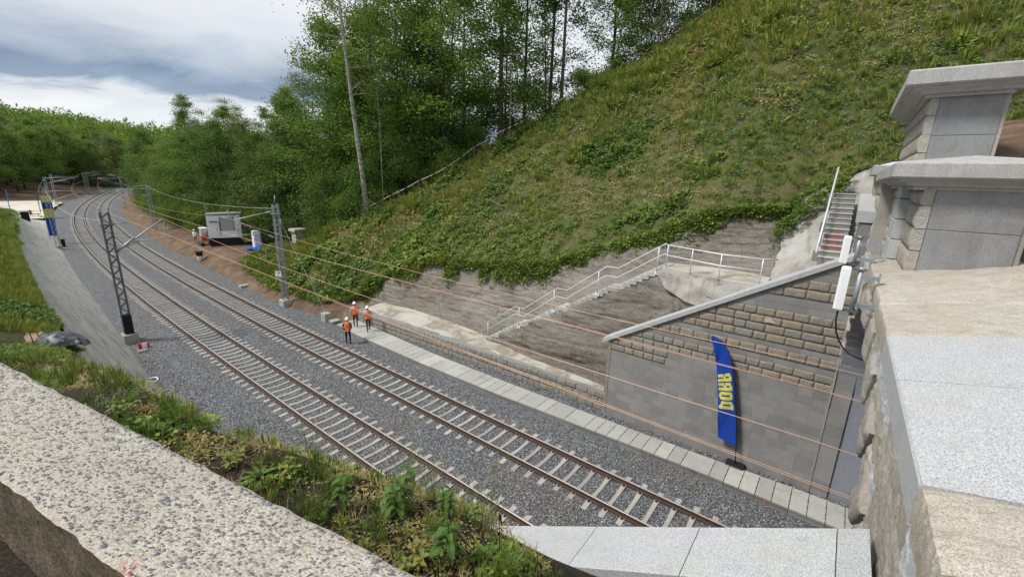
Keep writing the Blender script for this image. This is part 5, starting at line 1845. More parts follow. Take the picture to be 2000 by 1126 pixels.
person('person in grey work clothes and white helmet standing left of the white shed', P(58.5, 9.4, .86), R(10), dict(STAND, elbowl=(-.27, .02, 1.15), wristl=(-.15, .2, 1.1), palml=(-.10, .24, 1.1), elbowr=(.27, .02, 1.15), wristr=(.15, .2, 1.1), palmr=(.1, .24, 1.1)), ('shirt', 'shirt', 'grey_cloth', 'offwhite'), vest=True, height=1.8)
sit = {'pelvis': (0, 0, .55), 'belly': (0, 0, .70), 'chest': (0, .02, .90), 'neckb': (0, .03, 1.05), 'neck': (0, .04, 1.12), 'head': (0, .06, 1.20), 'crown': (0, .06, 1.30), 'hipl': (-.1, 0, .50), 'hipr': (.1, 0, .50), 'shl': (-.19, .02, 1.01), 'shr': (.19, .02, 1.01),
       'kneel': (-.12, .42, .52), 'anklel': (-.12, .44, .09), 'toel': (-.13, .6, .04), 'kneer': (.12, .42, .52), 'ankler': (.12, .46, .09), 'toer': (.13, .62, .04), 'elbowl': (-.25, .14, .78), 'wristl': (-.14, .34, .66), 'palml': (-.12, .40, .64), 'elbowr': (.25, .14, .78), 'wristr': (.14, .34, .66), 'palmr': (.12, .40, .64)}
person('person in red jacket sitting on the dark bench in the pale yard', P(118, -5.9, .17), head(118) - R(90), sit, ('redcloth', 'redcloth', 'navy', 'redcloth'), vest=False, helmet=None)
t = thing('bench', 'long dark bench on the pale gravel yard beyond the grass bank', 'bench', P(118, -6.2, .17))
V, F = bevbox(P, 117.2, 117.7, -7.8, -4.6, .52, .62, .01); obj('seat', V, F, M['black'], t)
V, F = bevbox(P, 118.35, 118.42, -8.0, -6.2, .5, 1.25, .01); obj('side_panel', V, F, M['offwhite'], t)
for o in (-7.6, -4.9):
    V, F = bevbox(P, 117.3, 117.6, o, o + .08, .17, .52, .01); obj('leg', V, F, M['black'], t)
# person-like dark figure on the ballast edge near the far banner, and the banner itself
person('person in dark clothes standing at the ballast edge beside the far banner', P(108, -3.2, -.25), R(0), dict(STAND, elbowl=(-.27, .0, 1.14), wristl=(-.27, .05, .90), palml=(-.27, .06, .84), elbowr=(.27, .0, 1.14), wristr=(.27, .05, .9), palmr=(.27, .06, .84)), ('blackcloth', 'blackcloth', 'blackcloth', 'orange'), vest=False, helmet=None)
t = thing('banner', 'blue and yellow banner hanging down the left lattice mast', 'banner', P(76, -3.0, 0))
for k, (z0, z1, m) in enumerate(((5.3, 6.2, 'yellow'), (4.45, 5.3, 'blue'), (3.3, 4.45, 'yellow'), (.9, 3.3, 'blue'))):
    S_, Z_ = np.meshgrid(np.linspace(0, 1, 6), np.linspace(z0, z1, 6), indexing='ij')
    o_ = -2.95 + 1.0 * S_ ** 1.0 * (1 - .25 * (6.2 - Z_) / 5.3); V = P(76 + .25 * np.sin(S_ * 5 + Z_ * 1.3), o_, Z_).reshape(-1, 3)
    obj('stripe', V, gridF(6, 6), M[m], t, smooth=True)
V, F = tube([P(76, -2.97, -.2), P(76, -2.97, 6.4)], .04, 6); obj('pole', V, F, M['galv'], t)
t_ = thing('dark_panel', 'dark upright panel standing on top of the concrete bank', 'panel', P(93, -5.2, 2.0))
V, F = bevbox(P, 92.9, 93.0, -5.6, -4.7, 1.2, 2.9, .01); obj('board', V, F, M['tar'], t_)
V, F = bevbox(P, 92.86, 92.9, -5.5, -5.4, .8, 1.4, .01); obj('foot', V, F, M['galv_dark'], t_)
t_ = thing('cable_box', 'small dark box on the ballast at the foot of the concrete bank', 'box', P(72.5, -1.95, -.2))
V, F = bevbox(P, 72.3, 72.7, -2.15, -1.75, -.25, .75, .02); obj('housing', V, F, M['tar'], t_)
V, F = bevbox(P, 72.27, 72.73, -2.18, -1.72, .75, .80, .01); obj('lid', V, F, M['tar'], t_)

# ------------------------------------------------------------------ SHED AND OTHER EQUIPMENT
def shed():
    s0, o0 = 55.0, 12.0; th = head(s0) + R(-20)
    bx = P(s0, o0, .9)
    T_ = np.array([math.cos(th), math.sin(th), 0]); N_ = np.array([math.sin(th), -math.cos(th), 0])
    fr = lambda x, y, z: bx + np.asarray(x, float)[..., None] * T_ + np.asarray(y, float)[..., None] * N_ + np.asarray(z, float)[..., None] * np.array([0, 0, 1.0])
    t = thing('equipment_shed', 'white equipment shed on a black plinth at the edge of the woods', 'shed', bx)
    # x: along the line (front face at x=-1.3 looks towards the portal), y: away from the line
    V, F = bevbox(fr, -1.25, 1.25, -1.7, 1.7, -.4, 1.05, .02); obj('plinth', V, F, M['tar'], t)
    V, F = bevbox(fr, -1.32, 1.32, -1.78, 1.78, 1.05, 3.85, .02); obj('wall', V, F, M['offwhite'], t)
    V, F = box8(fr, -1.45, 1.45, -1.9, 1.9, 3.86, 3.96, 3.98, 4.08), BOXF; rf = obj('roof', V, F, M['conc_grey'], t)
    V, F = box8(fr, -1.48, 1.48, -1.94, -1.9, 3.82, 3.98), BOXF; obj('fascia', V, F, M['tar'], rf)
    V, F = bevbox(fr, -1.37, -1.33, -.35, .95, 1.95, 3.6, .005); p = obj('hatch', V, F, M['grey_panel'], t)
    for y in (-.42, 1.02):
        V, F = bevbox(fr, -1.40, -1.33, y - .035, y + .035, 1.9, 3.7, .005); obj('frame', V, F, M['galv_dark'], p)
    V, F = bevbox(fr, -1.37, -1.33, -1.45, -.72, 1.15, 3.0, .005); d = obj('door', V, F, M['offwhite'], t)
    V, F = bevbox(fr, -1.43, -1.37, -.86, -.80, 1.9, 2.15, .005); obj('handle', V, F, M['black'], d)
    V, F = bevbox(fr, -1.55, -1.33, -1.5, -.65, 3.05, 3.12, .005); obj('door_canopy', V, F, M['galv_dark'], t)
    V, F = tube([fr(-1.36, -.5, 1.3), fr(-1.36, -.5, 3.1)], .03, 6); obj('conduit', V, F, M['galv_dark'], t)
    V, F = tube([fr(.9, -1.9, 3.9), fr(.9, -1.9, 5.1)], .03, 6); a = obj('aerial', V, F, M['galv'], t)
    V, F = bar(fr(.9, -2.2, 4.9), fr(.9, -1.6, 4.9), .03, .03); obj('crossbar', V, F, M['galv'], a)


shed()
t = thing('equipment_cabinet', 'tall narrow white cabinet standing right of the shed', 'cabinet', P(49.5, 13.6, 1))
V, F = bevbox(P, 49.2, 49.9, 13.2, 14.0, .95, 3.1, .02); obj('housing', V, F, M['white'], t)
V, F = bevbox(P, 49.13, 49.2, 13.3, 13.9, 1.2, 2.9, .01); d = obj('door', V, F, M['offwhite'], t)
V, F = bevbox(P, 49.10, 49.13, 13.35, 13.42, 2.0, 2.2, .005); obj('handle', V, F, M['black'], d)
S_, T_ = np.meshgrid(np.linspace(0, 1, 8), np.linspace(0, 2 * math.pi, 15), indexing='ij')
oneobj('tarpaulin', 'bright blue tarpaulin spread on the soil under the white cabinet', 'tarpaulin', P(48.3 + S_ * 1.0 * np.cos(T_) * (1 + .15 * np.sin(3 * T_)), 13.2 + S_ * 1.35 * np.sin(T_), 1.16 + .12 * np.sin(T_ * 5) * S_ + .1 * (1 - S_)).reshape(-1, 3), gridF(8, 15), M['blue_tarp'])
t = thing('mini_excavator', 'small orange and grey digger parked left of the shed', 'digger', P(56.5, 10.0, .95))
for dy in (-.5, .5):
    V, F = bevbox(P, 55.6, 57.3, 10.0 + dy - .14, 10.0 + dy + .14, .9, 1.32, .08); tr_ = obj('crawler_track', V, F, M['black'], t)
    for k in range(4):
        V, F = tube([P(55.85 + k * .4, 10.0 + dy - .16, 1.1), P(55.85 + k * .4, 10.0 + dy + .16, 1.1)], .12, 8); obj('roller', V, F, M['galv_dark'], tr_)
V, F = bevbox(P, 55.9, 57.0, 9.5, 10.5, 1.4, 2.15, .1); obj('engine_cover', V, F, M['dead_fern'], t)
V, F = bevbox(P, 55.9, 56.8, 9.55, 10.2, 2.15, 3.0, .08); obj('cab', V, F, M['grey_panel'], t)
V, F = bevbox(P, 55.85, 56.85, 9.5, 10.25, 3.0, 3.08, .03); obj('cab_roof', V, F, M['white'], t)
V, F = bar(P(55.9, 10.0, 1.9), P(54.6, 9.8, 2.7), .16, .2); bo = obj('boom', V, F, M['dead_fern'], t)
V, F = bar(P(54.6, 9.8, 2.7), P(54.1, 9.7, 1.3), .12, .15); obj('dipper', V, F, M['dead_fern'], bo)
t = thing('round_sign', 'small round white sign on a short post by the wood edge', 'sign', P(70.5, 8.6, .8))
V, F = tube([P(70.5, 8.6, .6), P(70.5, 8.6, 1.9)], .035, 6); obj('post', V, F, M['galv'], t)
V, F = tube([P(70.42, 8.6, 1.75), P(70.46, 8.6, 1.75)], .26, 14); obj('disc', V, F, M['white'], t)
t = thing('signal_bucket', 'black and white bucket-shaped marker at the edge of the ballast', 'marker', P(50.5, 7.75, .2))
for (z0, z1, r0, r1, m, nm) in ((.1, .55, .24, .30, 'white', 'lower_shell'), (.55, 1.0, .30, .38, 'black', 'upper_shell'), (1.0, 1.06, .42, .42, 'black', 'rim')):
    V, F = tube([P(50.5, 7.75, z0), P(50.5, 7.75, z1)], [r0, r1], 12); obj(nm, V, F, M[m], t)
# old stone pillar
t = thing('stone_pillar', 'old square stone pillar with a slab cap at the foot of the green slope', 'pillar', W(41.2, 15.9, 1.5))
_tp = (15.9 - float(LOWG(41.2, 1))) / (float(CREST(41.2, 1)) - float(LOWG(41.2, 1)))
z = float(slope_uv(np.array([41.2]), np.array([_tp]))[1][0]) + .55
for h in (.36, .34, .36, .34):
    for dy in (0, 1):
        if z < 2.3 or True:
            j = random.uniform(-.05, .05)
            V, F = bevbox(W, 40.7 + j * .5, 41.65 + j, 15.35 + dy * .5 + .01, 15.85 + dy * .5 - .01, z + .012, z + h - .012, .05); obj('stone', V, F, M['rock_pale'], t)
    z += h
V, F = bevbox(W, 40.5, 41.9, 15.15, 16.55, z, z + .30, .07); obj('cap_stone', V, F, M['gran_tan'], t)

# ------------------------------------------------------------------ ODDMENTS ON THE LEFT
t = thing('covered_timber_stack', 'pile of boards under a crumpled grey plastic sheet on the left bank', 'timber pile', P(15, -5.9, 4))
for k in range(6):
    V, F = bevbox(P, 13.0 - .1 * k, 16.2 - .12 * k, -7.05 + .18 * (k % 3), -6.9 + .18 * (k % 3), 3.95 + .07 * (k // 3) + .0, 4.02 + .07 * (k // 3) + .12, .008); obj('board', V, F, M['wood'], t)
S_, T_ = np.meshgrid(np.linspace(0, 1, 46), np.linspace(0, 1, 26), indexing='ij')
hh = np.clip(np.minimum(S_, 1 - S_) * 7, 0, 1) ** .5 * .50 * np.sin(np.pi * T_) ** .55 * (.65 + .6 * np.sin(np.pi * np.clip(S_ * .9 + .1, 0, 1))) + .16 * (fbm(S_ * 7, T_ * 6, 5) - .5) + .10 * np.abs(fbm(S_ * 14, T_ * 4, 8) - .5)
V = P(12.6 + 4.2 * S_ + .25 * (fbm(S_ * 4, T_ * 4, 9) - .5), -7.0 + 1.4 * T_ + .3 * (fbm(S_ * 5, T_ * 3, 19) - .5), 4.52 - .27 * 4.2 * S_ - .10 * T_ + hh - .16)
obj('plastic_sheet', V.reshape(-1, 3), gridF(46, 26), M['tarp'], t, smooth=True)
V, F = bevbox(P, 24.2, 24.35, -2.6, -2.1, -.25, .12, .01); t = thing('road_marker_board', 'small red and white board on a grey block lying by the dark mast', 'board', P(24.2, -2.4, -.2))
obj('board', V, F, M['red'], t); V, F = bevbox(P, 24.15, 24.2, -2.45, -2.2, -.2, .10, .005); obj('stripe', V, F, M['white'], t)
V, F = bevbox(P, 23.5, 23.9, -2.75, -2.3, -.3, -.12, .02); obj('block', V, F, M['conc_grey'], t)
a = np.linspace(0, 2 * math.pi, 19)
V, F = tube(P(18.8 + .28 * np.cos(a), -3.15 + .22 * np.sin(a), -.18 + .02 * np.sin(a * 2)), .035, 6, caps=False); oneobj('hose_ring', 'small ring of pale hose lying on the ballast below the weeds', 'hose', V, F, M['offwhite'])

# ------------------------------------------------------------------ EXPOSED-AGGREGATE WALL IN FRONT
A0 = np.array([-6.86, -6.97]); AD = np.array([.9781, -.2082]); AN = np.array([-.2082, -.9781])      # along and across (towards the camera side)
AZ, AW = 9.10, .462


def AF(u, v, z):
    u = np.asarray(u, float); v = np.asarray(v, float)
    return W(A0[0] + AD[0] * u + AN[0] * v, A0[1] + AD[1] * u + AN[1] * v, z)


def agg_wall():
    t = thing('aggregate_wall', 'low wall of exposed-aggregate concrete crossing the lower left corner', 'wall', AF(2, .2, 8.3))
    U, Vv = np.meshgrid(np.arange(-1.0, 14, .02), np.linspace(0, AW, 26), indexing='ij')
    ev = np.minimum(Vv, AW - Vv)
    wob = .018 * (fbm(U * 7, Vv * 0 + 3, 5) - .5)
    z = AZ - .015 * (1 - np.clip(ev / .03, 0, 1)) ** 2 + .006 * (fbm(U * 30, Vv * 30, 6) - .5)
    vv = Vv + np.where(Vv < .01, wob, 0) + np.where(Vv > AW - .01, wob * 1.4, 0)
    obj('wall_top', AF(U, vv, z).reshape(-1, 3), gridF(*U.shape), M['aggregate'], t, smooth=True)
    for side, v0 in (('outer_face', 0.0), ('inner_face', AW)):
        U2, Z2 = np.meshgrid(np.arange(-1.0, 14, .03), np.linspace(8.1, AZ - .014, 18), indexing='ij')
        wob = .018 * (fbm(U2 * 7, 0 * U2 + 3, 5) - .5) * (1.4 if v0 else 1)
        k = np.clip((AZ - Z2) / .05, 0, 1)
        sgn = -1 if v0 == 0 else 1
        vv2 = v0 + wob * (1 - k) + sgn * .03 * (fbm(U2 * 11, Z2 * 11, 9) - .5) * k - sgn * .004
        obj(side, AF(U2, vv2, Z2).reshape(-1, 3), gridF(*U2.shape), M['wall_side'], t, smooth=True)
    # embedded flat stones, real and slightly proud
    n = 7200
    u = RNG.uniform(-.9, 1, n) ** 1 * 1.0
    u = -.9 + 6.0 * RNG.uniform(0, 1, n) ** 1.35
    v = RNG.uniform(.012, AW - .012, n)
    r = .0024 + .0055 * RNG.beta(1.3, 5.0, n) * 2.0
    big = RNG.uniform(0, 1, n) < .05
    r = np.where(big, RNG.uniform(.008, .0145, n), r)
    asp = RNG.uniform(.32, .75, n); ang = RNG.normal(R(28), R(24), n)
    k = 8; a = np.arange(k) * 2 * np.pi / k
    rad = 1 + RNG.uniform(-.28, .28, (n, k))
    px_ = r[:, None] * rad * np.cos(a) * 1.35; py_ = r[:, None] * rad * np.sin(a) * asp[:, None]
    ca, sa = np.cos(ang)[:, None], np.sin(ang)[:, None]
    X = u[:, None] + px_ * ca - py_ * sa; Y = v[:, None] + px_ * sa + py_ * ca
    X2 = u[:, None] + (px_ * ca - py_ * sa) * .82; Y2 = v[:, None] + (px_ * sa + py_ * ca) * .82
    z0 = np.full_like(X, AZ - .004); z1 = np.full_like(X, AZ + .0030) + RNG.uniform(-.0008, .001, n)[:, None]
    V = np.concatenate([AF(X, Y, z0), AF(X2, Y2, z1)], 1).reshape(-1, 3)
    side_f = []; b = np.arange(n)[:, None] * (2 * k)
    for i in range(k):
        j = (i + 1) % k
        side_f.append(b + np.array([[i, j, k + j, k + i]]))
    top = np.concatenate([b + np.array([[k, k + 1, k + 2, k + 3]]), b + np.array([[k, k + 3, k + 4, k + 7]]), b + np.array([[k + 4, k + 5, k + 6, k + 7]])])
    F = np.concatenate(side_f + [top])
    tn = RNG.uniform(0, 1, n) ** 1.2
    tint = np.concatenate([tn] * k + [tn] * 3)
    obj('embedded_stones', V, F, M['agg_chip'], t, kind='stuff', tint=tint)


agg_wall()

# ------------------------------------------------------------------ VEGETATION
def kites(c, d, n, L, w):
    """leaf quads: centre, long direction, normal, length, width -> (N,4,3)"""
    d = d / (np.linalg.norm(d, axis=-1, keepdims=True) + 1e-9)
    s = np.cross(d, n); s /= (np.linalg.norm(s, axis=-1, keepdims=True) + 1e-9)
    L = np.broadcast_to(np.asarray(L, float), (len(c),))[:, None]; w = np.broadcast_to(np.asarray(w, float), (len(c),))[:, None]
    return np.stack([c - d * L * .5, c + s * w * .5 - d * L * .05, c + d * L * .5, c - s * w * .5 - d * L * .05], 1)


def runit(rng, n):
    v = rng.normal(0, 1, (n, 3)); return v / np.linalg.norm(v, axis=1, keepdims=True)


def make_tree(seed, H, cb, cr, n_leaf, leaf, tr, sparse=.0, mats=('bark', 'leaf_dark'), nb=34, lean=0.0, top_r=.25, cl=.42, stems=1):
    """returns (trunk mesh, crown mesh); crown_base cb and radius cr in metres"""
    rng = np.random.default_rng(seed); rr = random.Random(seed)
    mb = MB(); clusters = []
    for st_ in range(stems):
        k = 9; zz = np.linspace(0, H * (1 if st_ == 0 else rr.uniform(.75, .95)), k)
        ln = lean + (0 if stems == 1 else rr.uniform(-.12, .12)); az0 = rr.uniform(0, 6.28)
        wob = np.cumsum(rng.normal(0, .012 * H / 10, (k, 2)), 0)
        tp = np.stack([wob[:, 0] + ln * zz * math.cos(az0), wob[:, 1] + ln * zz * math.sin(az0), zz], -1)
        rad = tr * (1 - .88 * (zz / zz[-1]) ** .9); rad[0] *= 1.25
        if stems > 1: rad *= .6
        mb.add(*tube(tp, rad, 8))
        for b in range(nb // stems):
            f = rr.uniform(cb / H, .97); h = f * zz[-1]
            p0 = np.array([np.interp(h, zz, tp[:, 0]), np.interp(h, zz, tp[:, 1]), h])
            g = (f - cb / H) / (1 - cb / H)
            prof = (math.sin(math.pi * min(1, .12 + .88 * g) ** .75) ** .7) * (1 - top_r) + top_r * (1 - g)
            L = cr * prof * rr.uniform(.55, 1.12); az = rr.uniform(0, 6.28)
            up = .25 + .55 * g + rr.uniform(-.15, .25)
            q = np.linspace(0, 1, 5)
            pts = p0 + np.stack([np.cos(az + .3 * q * rr.uniform(-1, 1)) * L * q, np.sin(az) * L * q, L * up * q ** 1.25 - .10 * L * q ** 3], -1)
            rb = max(.02, .30 * np.interp(h, zz, rad)) * np.linspace(1, .2, 5)
            mb.add(*tube(pts, rb, 5, caps=False))
            for s_ in range(4):
                t_ = rr.uniform(.35, .95); pa = np.array([np.interp(t_, q, pts[:, i]) for i in range(3)])
                a2 = az + rr.choice((-1, 1)) * rr.uniform(.4, 1.3); l2 = L * rr.uniform(.22, .5)
                pb = pa + np.array([math.cos(a2) * l2, math.sin(a2) * l2, l2 * rr.uniform(-.1, .6)])
                mb.add(*tube([pa, (pa + pb) / 2 + (0, 0, .04 * l2), pb], [rb[2] * .5, rb[3] * .45, .008], 4, caps=False))
                for t2 in (.45, .75, 1.0):
                    if rr.random() > sparse: clusters.append(pa + (pb - pa) * t2)
            if rr.random() > sparse * .7: clusters.append(pts[-1]); clusters.append(pts[-2])
    cl_ = np.array(clusters); per = max(3, n_leaf // len(cl_)); N = per * len(cl_)
    off = rng.normal(0, 1, (N, 3)) * np.array([cl, cl, cl * .62]) * (1 + .5 * rng.uniform(0, 1, (N, 1)))
    c = np.repeat(cl_, per, 0) + off
    d = runit(rng, N) * np.array([1, 1, .5]) + off * .8
    nr = runit(rng, N) * .75 + np.array([0, 0, .75])
    Q = kites(c, d, nr, leaf * rng.uniform(.6, 1.35, N), leaf * .62 * rng.uniform(.7, 1.2, N))
    F = np.arange(N * 4).reshape(-1, 4)
    ct = np.repeat(rng.uniform(.0, .75, len(cl_)), per)
    tint = np.clip(ct + rng.uniform(-.15, .3, N), 0, 1)
    tm = mesh('trunk', mb.verts(), mb.F, M[mats[0]], True)
    cm = mesh('crown', Q.reshape(-1, 3), F, M[mats[1]], False, tint=tint)
    return tm, cm


PROTO = {}
# key: seed, H, crown base, crown radius, leaves, leaf size, trunk r
for key, a in {
    'tall_a': dict(seed=1, H=24, cb=4.5, cr=5.2, n_leaf=11500, leaf=.25, tr=.24, mats=('bark', 'leaf_dark'), nb=44, sparse=.25),
    'tall_b': dict(seed=2, H=27, cb=8, cr=4.6, n_leaf=12000, leaf=.26, tr=.26, mats=('bark', 'leaf_mid'), nb=42, sparse=.22),
    'tall_c': dict(seed=3, H=22, cb=3, cr=5.4, n_leaf=12000, leaf=.25, tr=.22, mats=('bark', 'leaf_mid'), nb=48, sparse=.08, stems=2),
    'sparse_a': dict(seed=4, H=26, cb=11, cr=4.2, n_leaf=6500, leaf=.22, tr=.20, mats=('bark', 'leaf_olive'), nb=36, sparse=.40, cl=.5),
    'full_a': dict(seed=5, H=16, cb=1.0, cr=5.0, n_leaf=15000, leaf=.27, tr=.20, mats=('bark', 'leaf_mid'), nb=52, stems=2, cl=.5),
    'full_b': dict(seed=6, H=19, cb=1.4, cr=5.6, n_leaf=16000, leaf=.30, tr=.25, mats=('bark', 'leaf_dark'), nb=54, cl=.55),
    'full_c': dict(seed=7, H=15, cb=.8, cr=4.6, n_leaf=13000, leaf=.26, tr=.18, mats=('bark', 'leaf_olive'), nb=50, stems=3, cl=.5),
    'aspen': dict(seed=8, H=27, cb=9.5, cr=5.0, n_leaf=6000, leaf=.20, tr=.23, mats=('bark_pale', 'leaf_olive'), nb=34, sparse=.35, cl=.5, lean=.0),
    'pole': dict(seed=9, H=15, cb=7.0, cr=1.9, n_leaf=1800, leaf=.20, tr=.075, mats=('bark_pale', 'leaf_mid'), nb=18, sparse=.2, cl=.4),
    'bush': dict(seed=10, H=5.0, cb=.3, cr=2.7, n_leaf=5200, leaf=.19, tr=.06, mats=('bark', 'leaf_mid'), nb=34, stems=4, cl=.4),
    'bush_d': dict(seed=12, H=6.5, cb=.3, cr=3.0, n_leaf=6000, leaf=.20, tr=.07, mats=('bark', 'leaf_dark'), nb=36, stems=4, cl=.42),
    'far_a': dict(seed=13, H=20, cb=2.5, cr=6.0, n_leaf=5200, leaf=.55, tr=.3, mats=('bark', 'leaf_dark'), nb=44, cl=.75),
    'far_b': dict(seed=14, H=19, cb=2.0, cr=5.6, n_leaf=5200, leaf=.52, tr=.3, mats=('bark', 'leaf_mid'), nb=44, cl=.75),
    'far_c': dict(seed=15, H=21, cb=3.0, cr=5.2, n_leaf=4600, leaf=.52, tr=.3, mats=('bark', 'leaf_olive'), nb=40, cl=.75),
}.items():
    PROTO[key] = make_tree(**a)


def plant_tree(key, loc, sc=1.0, rz=None, label=None, cat='tree', group=None, name='tree', tilt=(0, 0), sz=None):
    tm, cm = PROTO[key]
    t = bpy.data.objects.new(name, None); COL.objects.link(t)
    t.location = tuple(map(float, loc)); s = sc
    t.scale = (s, s, s if sz is None else s * sz)
    t.rotation_euler = (tilt[0], tilt[1], random.uniform(0, 6.28) if rz is None else rz)
    OFF[t.name] = np.array(loc, float)
    tagit(t, label, cat, group)
    for nm, me in (('trunk', tm), ('crown', cm)):
        o = bpy.data.objects.new(nm, me); COL.objects.link(o); o.parent = t
    return t


# single trees one can point to, along the crest of the grass slope
def crest_pt(s, beyond=1.0):
    oc, zc = float(CREST(s, 1)), float(CREST(s, 2))
    return W(s, oc + beyond, zc - .15 - beyond * .30 * min(1, max(.1, zc / 14)))


plant_tree('aspen', crest_pt(26.6, .3), 1.0, 1.0, 'tall pale-barked tree leaning left at the lower end of the rope fence', name='aspen_tree', tilt=(0, 0))
PALE = bpy.context.scene.objects['aspen_tree']
PALE.rotation_euler = (R(-1.0), R(-4.2), 1.0)
plant_tree('pole', crest_pt(25.9, 1.2), .8, 2.0, 'thin young stem right behind the tall pale trunk', name='young_tree')
plant_tree('pole', crest_pt(16.8, .4), .62, 0.4, 'short pale stem with a leafy bush round its foot beside the fence', name='young_tree')
plant_tree('tall_b', crest_pt(18.3, 2.2), 1.0, 2.2, 'tall dark trunk standing upright behind the middle of the fence', name='broadleaf_tree')
plant_tree('tall_a', crest_pt(19.2, 8), 1.02, 0.6, 'broad leafy tree left of the tall dark upright trunk', name='broadleaf_tree')
plant_tree('sparse_a', crest_pt(14.6, 3.0), .95, 1.6, 'thin-crowned tree with sky showing through, right of the dark upright trunk', name='broadleaf_tree')
plant_tree('full_a', crest_pt(11.5, 3.2), .72, 1.1, 'dark bushy tree against the sky at the upper middle of the fence', name='broadleaf_tree')
plant_tree('full_c', crest_pt(9.6, 4.0), .70, 3.1, 'rounded dark tree just right of the bushy one, close to the fence', name='broadleaf_tree')
plant_tree('pole', crest_pt(7.9, .9), .8, 1.3, 'pair of thin pale stems by the upper fence, the lower one', name='young_tree')
plant_tree('pole', crest_pt(4.9, .9), .85, 4.3, 'thin pale stem by the fence nearest the top of the picture', name='young_tree')
plant_tree('pole', crest_pt(4.5, 1.1), .8, 5.3, 'thin pale stem standing just above the topmost one', name='young_tree')
GC = 'trees of the wood behind the fence'
rt = random.Random(5)
lst = [('tall_a', 24.0, 5.5, 1.0), ('tall_c', 22.3, 3.0, 1.05), ('full_b', 26.5, 6.5, 1.0), ('tall_c', 17.4, 8, .95), ('sparse_a', 16.4, 5.5, 1.0), ('sparse_a', 13.0, 8, .9),
        ('full_a', 7.4, 5.0, .75), ('full_c', 6.2, 8, .9), ('full_a', 5.3, 3.5, .7), ('tall_c', 4.2, 9, .8), ('full_b', 3.0, 5.5, .7), ('full_c', 1.0, 6, .8), 
       ('tall_c', 38.5, 3.0, 1.15), ('tall_a', 42, 3.5, 1.1), ('tall_c', 45, 6, 1.1), ('tall_b', 46, 11, 1.05), ('tall_a', 28.5, 9.5, 1.02), ('tall_c', 31, 6.0, 1.05), ('tall_b', 33, 10, 1.05), ('full_b', 34, 4.5, .95), ('tall_a', 37, 8, 1.0), ('tall_c', 40, 6, 1.0), ('tall_b', 29, 16, 1.05), ('tall_a', 25, 17, 1.05), ('tall_a', 35, 18, 1.05), ('full_b', 40, 14, 1.1)]
for i, (k, s, b, sc) in enumerate(lst):
    plant_tree(k, crest_pt(s, b), sc * rt.uniform(.93, 1.06), rt.uniform(0, 6.28), 'leafy tree of the dense wood behind the rope fence', group=GC, name='broadleaf_tree')
for i, (s, b) in enumerate([(27.2, 1.5), (29.5, 1.2), (31.5, 2.4), (33.5, 1.2), (35.5, 1.6), (38, 1.0), (24.2, 1.8), (22.8, 2.2), (21, 1.6), (19.6, 2.0), (16.2, 1.4), (17.4, 2.4), (12.8, 1.4), (10.6, 1.3), (8.8, 1.6), (6.6, 1.4), (5.6, 1.5), (28.2, 4), (30.3, 4.6), (36.5, 4.2), (14.0, 1.8), (3.2, 1.6)]):
    far_up = s < 15
    plant_tree('bush' if i % 3 else 'bush_d', crest_pt(s, b), (.55 if far_up else .85) * rt.uniform(.7, 1.15), rt.uniform(0, 6.28), 'low leafy shrub growing along the rope fence', 'shrub', 'shrubs along the rope fence', 'shrub')

# wood edge to the right of the line, from the stone pillar into the far curve
GE = 'trees along the right-hand wood edge'


def gz_right(s, o):
    return .9 + max(0, o - 12) * .03 + np.clip((s - 100) / 100, 0, 1) * max(0, o - 10) * .05


edge = []
s = 44.0
while s < 262:
    oe = np.interp(s, [44, 50, 58, 66, 78, 100, 140, 200, 262], [20.5, 17.5, 16.8, 14.5, 13.2, 13.0, 13.8, 14.0, 14.0])
    edge.append((s + rt.uniform(-1, 1), oe + rt.uniform(0, 1.5)))
    s += 4.4 if s < 130 else 6.5
for s, o in edge:
    d = math.hypot(*P(s, o, 0)[:2])
    k = rt.choice(('full_a', 'full_c', 'full_b')) if d < 150 else rt.choice(('far_a', 'far_b', 'far_c'))
    sc = rt.uniform(.72, .92) if d < 150 else rt.uniform(.6, .8)
    plant_tree(k, P(s, o, gz_right(s, o)), sc, rt.uniform(0, 6.28), 'tree with leaves down to the ground on the right-hand wood edge', group=GE, name='broadleaf_tree')
cnt = 0
for row in range(1, 7):
    s = 42 + row * 2.0
    while s < 275:
        oe = np.interp(s, [44, 50, 58, 66, 78, 100, 140, 200, 262], [20.5, 17.5, 16.8, 14.5, 13.2, 13.0, 13.8, 14.0, 14.0])
        o = oe + row * (5.2 + row * .35) + rt.uniform(-1.5, 1.5); ss = s + rt.uniform(-2, 2)
        d = math.hypot(*P(ss, o, 0)[:2])
        near = d < 120
        if near: k = rt.choice(('tall_a', 'tall_b', 'tall_c', 'full_b', 'sparse_a'))
        else: k = rt.choice(('far_a', 'far_b', 'far_c'))
        sc = rt.uniform(.70, .86) if near else rt.uniform(.72, .95)
        if ss < 56: sc *= 1.12
        plant_tree(k, P(ss, o, gz_right(ss, o)), sc, rt.uniform(0, 6.28), 'tree of the deep wood on the right of the line', group='trees deep in the right-hand wood', name='broadleaf_tree'); cnt += 1
        s += 8 if near else 11
# undergrowth at the wood edge
s = 50.0
while s < 130:
    oe = np.interp(s, [44, 50, 58, 66, 78, 100, 140], [18.6, 15.8, 15.2, 12.6, 11.8, 11.8, 12.4])
    plant_tree('bush' if rt.random() < .6 else 'bush_d', P(s, oe + rt.uniform(-.6, .8), gz_right(s, oe)), rt.uniform(.5, .95), rt.uniform(0, 6.28), 'shrub at the foot of the right-hand wood edge', 'shrub', 'shrubs at the right-hand wood edge', 'shrub')
    s += rt.uniform(1.8, 3.2)
